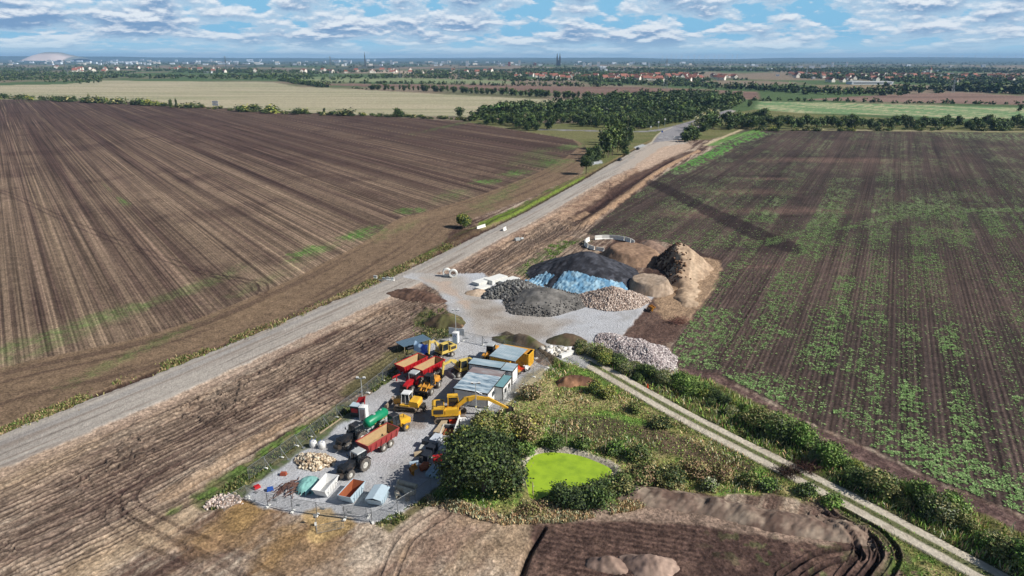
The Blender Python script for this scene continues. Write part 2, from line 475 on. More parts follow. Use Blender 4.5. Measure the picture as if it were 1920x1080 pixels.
ruts([(-100, 338), (0, 358), (100, 402), (200, 445), (300, 482), (400, 516), (450, 525), (485, 530), (494, 541), (488, 551)], 2.2, 0.5, S(56, 42, 40), 0.75, .05, 7)
ruts([(400, 516), (452, 524), (476, 534), (480, 546), (498, 553)], 1.8, 0.4, S(50, 38, 36), 0.7, .05, 8)

# ---- verge and ditch between field and road
vd = rd
mixc(sstep(11.5, 10.3, vd) * sstep(5.6, 6.6, vd + (NF - .5) * 1.5) * (1 - m_lf) * sstep(560, 500, gy), S(128, 116, 82))
vg = sstep(0.5, 0.62, fbm(rs / 9, rd / 2.5, 101, 4)) * sstep(13, 11, vd) * sstep(6.5, 7.6, vd) * (1 - m_lf)
mixc(vg * near, S(92, 116, 52), 0.85)
mixc(inside([(1095, 330), (1000, 380), (900, 416), (895, 430), (1000, 392), (1110, 336)], .6, .8, 3, 11), S(110, 130, 52), 0.9)
mixc(sstep(1.3, 0.6, np.abs(vd - 5.2 + (NF - .5))) * sstep(430, 380, gy), S(66, 52, 48), 0.85)
mixc(sstep(0.9, 0.3, np.abs(vd - 8.2 + (NI - .5) * 3)) * (1 - m_lf) * near, S(70, 58, 46), 0.6)
hgt -= sstep(1.6, 0.3, np.abs(vd - 5.2)) * 0.5 * near
hgt += sstep(2.4, 0.6, np.abs(vd - 8.3)) * 0.35 * near * (1 - m_lf)
ELITE = inside([(850, 428), (905, 432), (855, 470), (800, 492), (828, 460)], .6, .8, 3, 13); mixc(ELITE, S(78, 60, 52), .8)

# ---- construction corridor right of the road
def band(pts, w, c, a=0.9, amp=1.0, sc=4, seed=0, dh=0.0, soft=0.5):
    m = along(pts, w, soft, amp, sc, seed)
    if c is not None: mixc(m, c, a)
    if dh:
        P = smooth_line(W(pts)); kb = _box(P, w)
        hgt[kb] += sstep(w / 2 + 1, 0, np.abs(pdist(P, gx[kb], gy[kb])[0])) * dh * (0.7 + .6 * NF[kb])
    return m
# smooth pale sides beside the old carriageway
sb = sstep(-17, -13, rd + (NI - .5) * 5) * sstep(-5, -6.2, rd) * sstep(172, 186, gy) * sstep(430, 380, gy)
mixc(sb, S(178, 150, 126), 0.85); mixc(sb * sstep(.5, .62, CR), S(120, 94, 80), .6); hgt += sb * (CR - .2) * .9 * sstep(-15, -9, rd)
band([(1300, 285), (1240, 305), (1180, 345), (1120, 392), (1060, 428), (1000, 458), (940, 480), (880, 510), (840, 520)], 9, S(88, 68, 60), .85, 3, 7, 103)
band([(1260, 300), (1180, 348), (1110, 396), (1050, 425), (960, 463), (880, 500)], 2.4, S(58, 42, 40), .85, 1, 4, 104, -.35)
band([(1140, 372), (1080, 414), (1000, 448), (920, 490)], 1.2, S(52, 38, 36), .8, 1, 4, 105, -.3)
band([(1310, 283), (1240, 318), (1180, 362), (1130, 398), (1090, 425)], 3.4, S(166, 138, 112), .9, 1.2, 4, 106, .8)
band([(1075, 430), (1062, 418), (1100, 398)], 3, S(160, 134, 110), .7, 1, 4, 107, .2)
band([(1000, 500), (960, 520), (940, 498), (1000, 470), (1060, 445)], 5.0, S(158, 132, 108), .55, 1.5, 4, 108, .4)
gd = inside([(960, 512), (1000, 478), (1040, 456), (1090, 447), (1110, 452), (1050, 470), (1030, 495), (990, 523)], .8, 1.6, 3, 109)
mixc(gd * sstep(0.35, 0.6, NF), S(72, 98, 42), .9)
# clod strip on the far side of the road shoulder
clod = sstep(0.5, 0.62, fbm(gx / 1.1, gy / 1.1, 111, 3)) * sstep(-24, -18, rd) * sstep(-8, -11, rd) * sstep(0.45, .6, fbm(gx / 18, gy / 18, 112, 3)) * near
mixc(clod, S(60, 46, 42), .65); hgt += clod * .3
offroad = 1 - sstep(-5, -4, rd)
# pale sandy heaps and smeared patches lower left
for (a, b, rx, ry, c, am, sd_) in [(60, 880, 16, 5, S(176, 152, 122), .6, 1), (330, 760, 15, 4, S(158, 132, 110), .6, 2), (80, 1000, 12, 5, S(118, 98, 88), .5, 3), (250, 1010, 10, 4, S(186, 162, 132), .65, 4),
                                  (420, 1000, 8, 5, S(156, 128, 96), .95, 5), (560, 1020, 8, 5, S(150, 122, 86), .9, 6), (470, 960, 7, 3, S(152, 124, 82), .8, 7), (600, 1060, 10, 4, S(150, 126, 104), .6, 8),
                                  (840, 990, 7, 5, S(156, 130, 112), .7, 9), (980, 1010, 7, 6, S(170, 148, 122), .7, 10), (760, 1060, 7, 4, S(140, 116, 100), .7, 11), (680, 590, 10, 7, S(158, 132, 108), .6, 12),
                                  (250, 905, 6, 3, S(70, 54, 50), .7, 13), (380, 830, 12, 2.5, S(78, 60, 56), .6, 14), (150, 940, 14, 3, S(80, 62, 58), .5, 15), (440, 740, 10, 2, S(70, 54, 50), .5, 16)]:
    blob(*G(a, b), rx, ry, c, am, heading((0, 847), (300, 725)), sd_ + 120, 5, 1.6, w=offroad)
rr = random.Random(4)
kc = np.nonzero((rd < -4) & (rd > -42) & (gy < 300))[0]
xr, yr = rd[kc], rs[kc]
for k in range(36):                                    # haul tracks along the corridor
    o = -9 - rr.random() * 26
    d = xr - o - (vnoise(yr / 35, yr * 0 + k, 140 + k) - .5) * 5
    q = np.abs(np.abs(d) - 1.0)
    lim = sstep(205, 190, yr)
    kk = sstep(.3, .12, q) * (0.3 + .7 * sstep(.4, .6, vnoise(yr / 11, yr * 0 + k * 3.3, 170 + k))) * lim
    k2 = sstep(.65, .4, q) * (1 - sstep(.4, .2, q)) * lim
    for w_, c_, a_ in ((kk, S(60, 47, 44), .68), (k2, S(178, 158, 138), .3)):
        wv = (w_ * a_)[:, None]; col[kc] = col[kc] * (1 - wv) + np.asarray(c_, np.float32) * wv
    hgt[kc] += k2 * .06 - kk * .1
def trk(pts, a=.6, dep=.1, **kw): ruts(pts, a=a * .62, dep=dep * .6, **kw)
trk([(560, 770), (480, 800), (400, 850), (300, 895), (215, 950), (230, 990), (330, 1035), (440, 1090)], a=.7, dep=.14, seed=31)
trk([(420, 810), (330, 860), (260, 905), (240, 945), (300, 985), (400, 1030), (520, 1095)], a=.75, dep=.16, seed=32)
trk([(590, 700), (560, 725), (590, 745), (660, 760)], a=.7, dep=.12, seed=33)
trk([(640, 660), (605, 700), (610, 730), (690, 745)], a=.7, dep=.12, seed=34)
trk([(-40, 1010), (120, 960), (240, 925), (330, 880)], a=.65, dep=.14, seed=35)
trk([(-40, 1060), (100, 1010), (220, 950)], a=.6, dep=.12, seed=36)
trk([(860, 570), (820, 600), (780, 610), (720, 640), (640, 700)], a=.6, dep=.1, seed=37)
trk([(600, 640), (690, 600), (780, 560), (800, 545)], a=.6, dep=.1, seed=38)
trk([(720, 1095), (760, 1010), (830, 960)], a=.6, dep=.12, seed=39)

# ---- road
rw = 4.4 + 1.1 * sstep(210, 90, rs * 0 + gy)
rw = rw + 3.5 * sstep(300, 400, gy) * sstep(520, 470, gy)
m_rd = sstep(rw + .35, rw - .35, np.abs(rd + .3) + (NF - .5) * 1.3) * sstep(1250, 1240, rs)
rn = fbm(rs / 22, rd / 0.7, 151, 4); rn2 = fbm(rs / 5, rd / .4, 153, 3)
mixc(m_rd, S(174, 166, 157))
mixc(m_rd * sstep(.5, .75, rn), S(146, 134, 124), .8)
mixc(m_rd * sstep(.5, .3, rn), S(186, 178, 168), .7)
mixc(m_rd * sstep(0.35, 0.1, np.abs(rd + 1.8 + (NI - .5) * 1.6)) * sstep(.45, .6, vnoise(rs / 14, rs * 0, 155)), S(112, 104, 98), .6)
mixc(m_rd * sstep(1.3, .3, np.abs(rd - 2.0)), S(152, 150, 148), .5)
sh = sstep(3.2, 0, np.abs(rd + rw + 1.2) + (NF - .5)) * (1 - m_rd) * sstep(480, 430, gy)
mixc(sh, S(182, 160, 142), .7)
hgt = hgt * (1 - m_rd) + m_rd * (0.22 + (rn2 - .5) * .04)
dt = sstep(.9, .3, np.abs(vd - (rw + .9) + (NF - .5) * .8)) * (1 - m_rd) * sstep(480, 420, gy)
mixc(dt, S(58, 44, 40), .9); hgt -= dt * .35
# widened pale mineral base at the far end, then finished asphalt
mixc(inside([(1180, 300), (1215, 275), (1245, 262), (1290, 266), (1275, 285), (1230, 300), (1180, 318), (1150, 330)], 1, 2, 8, 15), S(186, 174, 162), .9)
mixc(inside([(1240, 276), (1292, 268), (1300, 275), (1250, 300), (1200, 322), (1190, 312)], 1, 2, 8, 16), S(190, 166, 146), .9)
asp = np.maximum(inside([(1222, 268), (1240, 246), (1290, 232), (1330, 218), (1370, 205), (1372, 210), (1330, 226), (1300, 240), (1275, 262)], .8), along([(1015, 243), (1100, 245), (1180, 247), (1240, 243), (1300, 228), (1370, 206)], 7, .8))
mixc(asp, S(150, 148, 150)); mixc(asp * sstep(.5, .6, fbm(gx / 3, gy / 30, 157, 3)), S(128, 124, 128), .7)
mixc(along([(1220, 270), (1236, 250), (1262, 238)], 1.2, .4), S(200, 190, 170), .8)
mixc(inside([(1095, 303), (1128, 301), (1130, 306), (1112, 309), (1096, 307)], .5), S(182, 186, 188))
mixc(inside([(1188, 276), (1205, 270), (1212, 273), (1196, 280)], .5), S(182, 186, 188))

# ---- right field
rf = W([(1396, 243), (1330, 283), (1250, 322), (1185, 368), (1140, 402), (1098, 436), (1120, 446), (1230, 450), (1300, 470), (1352, 486), (1350, 500), (1320, 560), (1290, 600), (1262, 645), (1250, 668),
        (1270, 690), (1340, 700), (1430, 745), (1530, 800), (1640, 845), (1760, 905), (1920, 968), (2200, 1090), (3400, 1500), (4200, 300), (2600, 262), (1920, 249), (1650, 246)])
rf_d = sdf(rf, gx, gy, 60)
m_rf = sstep(.6, -.6, rf_d + (NF - .5) * 1.0)
qx, qy = 0.475, 0.880
ac2 = gx * qy - gy * qx; al2 = gx * qx + gy * qy
r1 = fbm(al2 / 200, ac2 / 2.2, 161, 3); r2 = 0.5 + .5 * np.sin(ac2 * 2 * PI / .9); r3 = fbm(gx / 40, gy / 40, 163, 4)
rc = np.array(S(66, 56, 53))[None] * np.ones((len(gx), 1))
r2 = .5 + (r2 - .5) * sstep(.75, .3, PXW) * sstep(.7, .35, DYG * .475)
t = np.clip(furrows(al2, ac2, .475, 911, gains=(.35, .5, .8, 1, 1)) * .6 + (r3 - .45) * 1.4 + .3 + (r2 - .5) * .6, 0, 1)[:, None]
rc = rc * (1 - t) + np.array(S(98, 82, 75)) * t
col = col * (1 - m_rf[:, None]) + rc * m_rf[:, None]
hgt = hgt * (1 - m_rf) + m_rf * ((r2 - .5) * .07 * sstep(.6, .3, PXW) + (NF - .5) * .08) * near
# darker strip and streaks across the field
STRIP = [(1215, 336), (1235, 340), (1330, 385), (1420, 425), (1500, 458), (1500, 478), (1440, 462), (1360, 425), (1270, 375), (1212, 345)]
dstrip = inside(STRIP, 1, 1.2, 5, 17)
for (a, b, rx, ry) in [(1480, 292, 28, 5), (1460, 372, 26, 6), (1450, 405, 22, 3), (1400, 330, 30, 4), (1545, 365, 30, 4), (1440, 330, 12, 3), (1600, 430, 30, 4), (1860, 380, 40, 5), (1440, 465, 20, 8)]:
    blob(*G(a, b), rx, ry, S(56, 45, 45), .55, 0, a + b, 14, 1.0, 1.1, .2, m_rf)
for (a, b, rx, ry) in [(1440, 335, 20, 4), (1500, 395, 30, 8), (1380, 360, 30, 10), (1420, 500, 10, 4), (1300, 400, 16, 10), (1560, 300, 60, 14)]:
    blob(*G(a, b), rx, ry, S(128, 102, 92), .45, 0, a + b, 14, 1.0, 1.1, .2, m_rf)
def crop_density(x, y):
    """how thickly the seedlings stand (0..1)"""
    ac = x * qy - y * qx; al = x * qx + y * qy
    b = fbm(al / 150, ac / 3.6, 171, 3); n = fbm(x / 13, y / 13, 173, 3); g = fbm(x / 55, y / 55, 175, 2)
    d = (.10 + .90 * sstep(.36, .58, b)) * (0.22 + 0.78 * sstep(.34, .62, n))
    east = sstep(-10, 60, x - 40 - (y - 100) * .05)                 # bare towards the stockpiles
    d = d * (0.22 + .78 * sstep(.0, 1., east * sstep(320, 180, y) + .25 * g))
    e = -sdf(rf, x, y, 20)
    d = np.maximum(d, .8 * sstep(9, 2.5, np.abs(e - 4.0)) * sstep(.3, .55, n) * sstep(160, 145, y))
    d = d * (1 - .8 * sstep(1, -1, sdf(W(STRIP), x, y, 10)))
    for pl, w_, a_ in CROP_LINES:
        dd, _ = pdist(pl, x, y, 10)
        d = np.maximum(d, a_ * sstep(w_ * 1.5, w_ * .3, np.abs(dd) + (n - .5) * w_ * 2))
    for (X0, Y0, rr_, a_) in CROP_SPOTS:
        d = np.maximum(d, a_ * sstep(1.2, .3, np.hypot(x - X0, y - Y0) / rr_ + (n - .5)))
    return d
CROP_LINES = [(smooth_line(W([(1140, 438), (1200, 452), (1290, 455), (1380, 458), (1450, 452), (1510, 435), (1600, 425), (1660, 412), (1730, 398), (1920, 393), (2100, 385)])), 3.0, .8),
              (smooth_line(W([(1420, 248), (1370, 268), (1320, 292), (1250, 322)])), 7.0, .95),
              (smooth_line(W([(1440, 250), (1380, 264)])), 5.0, .8)]
CROP_SPOTS = [(*G(1490, 578), 2.4, 1.0), (*G(1472, 625), 2.6, .9), (*G(1345, 515), 3.0, .9), (*G(1300, 655), 5, .9), (*G(1530, 452), 9, .8), (*G(1740, 395), 20, .6), (*G(1500, 440), 8, .8), (*G(1860, 255), 45, .5)]
cd = np.zeros(len(gx)); sel = m_rf > .01
cd[sel] = crop_density(gx[sel], gy[sel])
CG = S(98, 126, 78)
sp = fbm(gx / (.5 + PXW * .8), gy / (.5 + PXW * 1.5), 177, 2)
mixc(m_rf * np.clip(cd * 1.5, 0, 1) * sstep(.44, .62, sp) * sstep(180, 300, gy), S(126, 144, 102), .8)
mixc(m_rf * cd * sstep(260, 420, gy), S(104, 112, 84), .22)
mixc(along([(1430, 249), (1370, 272), (1310, 300), (1262, 318)], 10, 2, 5, 8, 19) * m_rf * sstep(.4, .55, sp), S(92, 142, 66), .9)
mixc(along([(1420, 244), (1370, 258), (1335, 272)], 8, 2, 3, 8, 20), S(104, 142, 74), .9)
mixc(along([(1395, 241), (1345, 262), (1322, 272)], 3, 1, 1, 8, 20), S(196, 180, 146), .9)
mixc(along([(1400, 240), (1600, 244), (1920, 247), (2300, 254)], 9, 2, 4, 12, 21), S(158, 150, 120), .8)
for p in ([(1390, 470), (1360, 560), (1330, 620)], [(1480, 480), (1430, 560), (1400, 640)], [(1420, 500), (1410, 560), (1350, 640)], [(1290, 650), (1400, 690)]):
    ruts(p, 2.0, .4, S(60, 48, 48), .5, .05, 3)
mixc(dstrip, S(46, 38, 38), .75)
# headland arcs near the stockpile corner
arc = np.hypot(gx - G(1290, 470)[0], (gy - G(1290, 470)[1]))
mixc(m_rf * sstep(34, 28, arc) * sstep(160, 150, gy) * sstep(.3, .8, .5 + .5 * np.sin(arc * 2 * PI / 1.6)), S(58, 47, 46), .5)
# bare haul way between field and hedge
hw = inside([(1200, 655), (1262, 690), (1340, 702), (1430, 748), (1530, 803), (1640, 848), (1760, 908), (1920, 971), (2300, 1130), (2300, 1240), (1920, 1000), (1760, 930), (1640, 880), (1500, 812), (1400, 745), (1330, 712), (1240, 688)], .6, .8, 3, 23)
mixc(hw, S(98, 78, 74)); hwn = fbm(gx / 1.0 + gy / 3, gy / 1.0 - gx / 3, 181, 4); mixc(hw * sstep(.5, .75, hwn), S(136, 112, 104), .8); mixc(hw * sstep(.45, .2, hwn), S(74, 58, 56), .7)
hgt = hgt * (1 - hw) + hw * (hwn - .5) * .2
mixc(inside([(1165, 635), (1225, 560), (1290, 580), (1262, 640), (1200, 655)], .6, .8, 3, 24), S(98, 78, 70), .9)
mixc(inside([(1225, 560), (1255, 520), (1300, 480), (1352, 488), (1348, 520), (1318, 570), (1285, 606), (1240, 600)], .8, 1.5, 3, 25), S(166, 140, 114), .95)

# ---- gravel yards
yard = [(458, 912), (484, 902), (535, 860), (564, 835), (595, 812), (640, 784), (668, 762), (700, 735), (735, 706), (762, 668), (800, 645), (836, 632), (850, 606), (838, 575), (822, 548), (790, 528), (756, 520), (770, 512),
        (830, 516), (905, 512), (925, 530), (960, 555), (1050, 545), (1130, 540), (1185, 555), (1228, 553), (1200, 590), (1166, 634), (1085, 648), (1045, 662), (1005, 655), (955, 632), (940, 640), (975, 665), (1031, 690), (1010, 712), (968, 745), (934, 768),
        (905, 795), (880, 850), (850, 890), (800, 930), (740, 972), (700, 984), (600, 970), (500, 954), (460, 936)]
m_yd = inside(yard, .35, .5, 2.5, 27)
NY = fbm(gx / 9, gy / 9, 191, 5); NY2 = fbm(gx / 2.2, gy / 2.2, 193, 4)
mixc(m_yd, S(190, 191, 194)); mixc(m_yd * sstep(.5, .75, NY), S(164, 162, 160), .7); mixc(m_yd * sstep(.45, .25, NY), S(194, 198, 204), .8); mixc(m_yd * sstep(.55, .8, NY2), S(156, 152, 148), .3)
mixc(m_yd * inside([(770, 510), (850, 560), (880, 620), (960, 640), (1040, 640), (1080, 600), (1010, 580), (960, 590), (900, 545), (860, 520)], 3, 4, 6, 28), S(178, 168, 156), .75)
mixc(m_yd * inside([(880, 560), (900, 625), (980, 640), (1050, 610), (1080, 600), (1000, 600), (940, 580)], 3, 4, 6, 29) * sstep(.35, .6, NY), S(150, 138, 126), .8)
mixc(m_yd * inside([(790, 522), (855, 560), (880, 580), (870, 555), (840, 530)], 1, 2, 4, 29), S(192, 172, 156), .8)
mixc(m_yd * inside([(640, 780), (740, 745), (850, 790), (880, 680), (800, 660), (720, 720)], 4, 3, 4, 30), S(160, 152, 146), .6)
mixc(m_yd * inside([(745, 760), (800, 770), (800, 800), (770, 805), (755, 785)], 1, 2, 2, 30), S(140, 120, 104), .6)
hgt = hgt * (1 - m_yd) + m_yd * (.12 + (NY2 - .5) * .05)
# grass margin along the yard fence
mg = along([(400, 935), (470, 888), (540, 838), (600, 800), (655, 770)], 5.5, .6, 1.2, 3, 201)
mixc(mg, S(100, 100, 66), .9); mixc(mg * sstep(.45, .65, NF), S(84, 104, 58), .7)
mixc(along([(670, 730), (720, 690), (770, 655)], 6, .8, 1.5, 3, 202), S(96, 92, 62), .85)
mixc(along([(320, 960), (420, 905), (500, 850), (560, 810), (600, 785)], 1.6, .6, 2.4, 3, 203) * sstep(.45, .6, NF), S(88, 112, 52), .8)
mixc(along([(310, 930), (400, 885), (480, 830), (560, 780)], 2.6, .6, 1.8, 3, 204), S(160, 136, 112), .6)
band([(355, 900), (430, 860), (500, 815), (570, 775)], 2.5, None, 0, 0, 1, 0, .5)
mixc(inside([(800, 930), (742, 975), (706, 988), (730, 1000), (800, 950), (850, 905), (860, 890), (845, 890)], .4, .6, 2, 31), S(110, 104, 70), .9)
mixc(inside([(806, 625), (770, 600), (800, 580), (850, 600), (850, 632), (800, 645), (765, 640)], .5, .8, 2, 205), S(88, 86, 60), .8)
mixc(along([(590, 968), (640, 985), (600, 1000)], 3, .5, .8, 2, 32), S(186, 158, 112), .9)

# ---- rough meadow between yard and path
mea = [(1030, 690), (1060, 664), (1085, 668), (1280, 776), (1480, 884), (1560, 920), (1700, 1000), (1840, 1085), (1700, 1090), (1640, 1010), (1560, 950), (1440, 925), (1300, 925), (1200, 935), (1100, 960), (960, 975), (860, 940), (800, 940), (855, 880), (890, 830), (930, 775), (968, 745), (1010, 712)]
m_me = inside(mea, .6, 1.2, 3, 211) * (1 - m_yd)
M1 = fbm(gx / 6, gy / 6, 213, 4); M2 = fbm(gx / 1.5, gy / 1.5, 215, 3)
mixc(m_me, S(138, 134, 84)); mixc(m_me * sstep(.5, .60, M1), S(106, 142, 62), .9); mixc(m_me * sstep(.46, .36, M1), S(176, 162, 118), .8); mixc(m_me * sstep(.58, .74, M2), S(84, 80, 52), .5)
mixc(inside([(1020, 790), (1080, 778), (1140, 785), (1240, 800), (1320, 830), (1420, 870), (1400, 885), (1300, 865), (1180, 835), (1080, 830), (1010, 820)], 1, 2, 4, 217), S(92, 74, 66), .85)
mixc(inside([(1120, 825), (1180, 815), (1230, 835), (1220, 855), (1150, 850)], 1, 1.5, 3, 218) * sstep(.4, .55, NF), S(84, 124, 52), .9)
mixc(inside([(985, 700), (1020, 690), (1035, 720), (1010, 760), (970, 770), (950, 760)], 1, 1.5, 3, 218), S(168, 154, 112), .8)
mixc(along([(950, 632), (1000, 655), (1050, 680)], 3.2, .4, .6, 2, 219), S(104, 92, 76), .95)
hgt = hgt * (1 - m_me) + m_me * (M2 - .5) * .35
hgt += along([(950, 630), (1000, 655), (1060, 690)], 1.2, 1.6) * 1.3
mixc(inside([(1040, 680), (1080, 690), (1100, 720), (1060, 730), (1030, 700)], .8, 1.2, 3, 220), S(90, 108, 50), .8)
# hedge strip ground right of the path
hs_ = inside([(1100, 650), (1170, 640), (1240, 690), (1330, 712), (1400, 745), (1500, 812), (1640, 880), (1760, 930), (1920, 1000), (2100, 1100), (1920, 1100), (1700, 975), (1480, 868), (1280, 765), (1110, 672)], .6, 1.0, 3, 221)
mixc(hs_, S(98, 100, 58)); mixc(hs_ * sstep(.5, .65, M1), S(140, 130, 88), .6); mixc(hs_ * sstep(.5, .65, M2), S(70, 78, 40), .7)
# excavated ground lower right
ex = inside([(1000, 985), (1240, 965), (1440, 975), (1540, 1000), (1620, 1020), (1680, 1080), (1700, 1200), (900, 1200), (980, 1080)], .6, 1.0, 3, 223)
e2 = .5 + .5 * np.sin((gx * .25 + gy) * 2 * PI / .95 + NI * 4)
mixc(ex, S(84, 66, 60)); mixc(ex * sstep(.35, .75, e2) * sstep(.3, .5, NI), S(112, 90, 80), .75); mixc(ex * sstep(.55, .7, CR), S(124, 100, 88), .6); mixc(ex * sstep(.58, .7, CL), S(58, 45, 42), .6); mixc(ex * sstep(.6, .7, NF) * sstep(0, 12, gx - 20), S(96, 112, 66), .5)
mixc(along([(1020, 965), (1180, 960), (1300, 968), (1420, 985), (1530, 1008)], 3.6, .5, 1, 3, 225), S(160, 138, 122), .8)
mixc(along([(1560, 955), (1600, 985), (1640, 1020), (1670, 1070)], 6, 1, 2, 3, 226), S(112, 92, 82), .8)
for p in ([(1480, 1085), (1540, 1050), (1600, 1040)], [(1590, 1090), (1625, 1040), (1600, 1000), (1540, 970)], [(1640, 1090), (1668, 1040), (1640, 1000), (1570, 960)]):
    ruts(p, 1.8, .7, S(52, 40, 38), .8, .3, 4)
hgt -= along([(968, 1100), (990, 1040), (1018, 990)], .7, .35) * .8
mixc(along([(968, 1100), (990, 1040), (1018, 990)], .5, .3), S(40, 30, 28), .9)
mixc(inside([(880, 960), (1000, 985), (980, 1080), (860, 1100), (700, 1100), (760, 1000)], 1, 2, 5, 227) * sstep(.4, .6, M1), S(172, 148, 122), .6)
mixc(inside([(1660, 1040), (1760, 1070), (1840, 1100), (1660, 1110)], 1, 1.5, 3, 228) * sstep(.45, .55, NF), S(88, 106, 52), .85)

# ---- path of two concrete strips
pa = smooth_line(W([(1064, 661), (1090, 672), (1280, 779), (1473, 878), (1600, 944), (1855, 1081), (2100, 1215)]))
pd, ps = pdist(pa, gx, gy, 12)
PWID = 3.9
m_pa = sstep(PWID / 2 + .12, PWID / 2 - .12, np.abs(pd)) * sstep(-.5, .5, ps)
mixc(sstep(PWID / 2 + 1.6, PWID / 2 + .2, np.abs(pd) + (NF - .5)) * sstep(4, 12, ps), S(96, 108, 58), .8)
mixc(m_pa, S(208, 198, 180)); mixc(m_pa * sstep(.5, .7, NF), S(188, 176, 158), .6)
mixc(m_pa * sstep(.62, .42, np.abs(pd) + (NF - .5) * .3) * sstep(2, 8, ps), S(104, 108, 70), .95)
mixc(sstep(.2, .1, np.abs(np.abs(pd) - PWID / 2 - .1)) * sstep(4, 8, ps), S(92, 84, 60), .6)
apr = inside([(1040, 672), (1075, 662), (1108, 682), (1098, 692), (1078, 684), (1060, 682)], .3, .3)
mixc(apr, S(172, 172, 172), .95)
hgt = hgt * (1 - m_pa) + m_pa * .12

# ---- pond hollow
pond_px = [(993, 868), (1008, 852), (1040, 848), (1080, 853), (1118, 866), (1140, 878), (1128, 890), (1098, 900), (1060, 910), (1030, 920), (1004, 928), (996, 908), (991, 885)]
pond_w = smooth_line(list(W(pond_px)) + [W(pond_px)[0]], 6)[:-1]
pdn = sdf(pond_w, gx, gy, 8)
mixc(sstep(1.9, 1.3, pdn + (NF - .5) * .6) * sstep(-1, 1, gy - 80.5 - .12 * (gx - 5)), S(186, 176, 162), .9)
hgt = hgt * sstep(0, 1.6, pdn) - sstep(1.4, -0.6, pdn) * 1.0

hgt *= sstep(700, 420, gy)
# gentle rise of far hills
hills = (fbm(gx / 5200, gy / 9000, 231, 3) - .35) * 160 * sstep(9000, 17000, gy)
hgt += np.maximum(hills, 0)
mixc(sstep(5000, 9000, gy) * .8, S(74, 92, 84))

spk = (vnoise(gx / .26, gy / .26, 401) - .5) * .55 + (vnoise(gx / .7, gy / .7, 402) - .5) * .30
spk *= (1 - .6 * np.clip(m_yd + m_rd + asp + m_pa, 0, 1)) * (.35 + .65 * sstep(500, 150, gy))
spk *= 1 - .6 * m_yd
col *= (1 + spk)[:, None]
grain = 1.15 - .9 * np.clip(m_yd + m_rd + asp + m_pa, 0, 1)      # coarse on soil, fine on gravel and paving
gcol = np.concatenate([np.clip(col * .92, 0, .9), grain[:, None]], 1)
gV = np.stack([gx, gy, hgt], 1)
# region of each face
ids = {'building_ground': 0, 'ploughed_field': 1, 'crop_field': 2, 'road': 3, 'gravel_yard': 4, 'farm_path': 5, 'meadow': 6, 'stubble_field': 7, 'far_land': 8, 'grassy_verge': 9, 'far_brown_field': 10, 'far_green_field': 11}
rid = np.zeros(len(gx), np.int8)
rid[farm > .5] = 8
rid[m_stub > .5] = 7; rid[(m_b1 > .5) | (m_b2 > .5)] = 10; rid[m_g2 > .5] = 11
rid[hs_ > .5] = 9; rid[(mg > .5)] = 9; rid[m_me > .5] = 6
rid[m_lf > .5] = 1; rid[m_rf > .5] = 2; rid[m_yd > .5] = 4; rid[(m_rd > .5) | (asp > .5)] = 3; rid[(m_pa > .5)] = 5
I = np.arange(nR * nC).reshape(nR, nC)
gF = np.stack([I[:-1, :-1], I[:-1, 1:], I[1:, 1:], I[1:, :-1]], -1).reshape(-1, 4)
frid = rid[gF[:, 0]]

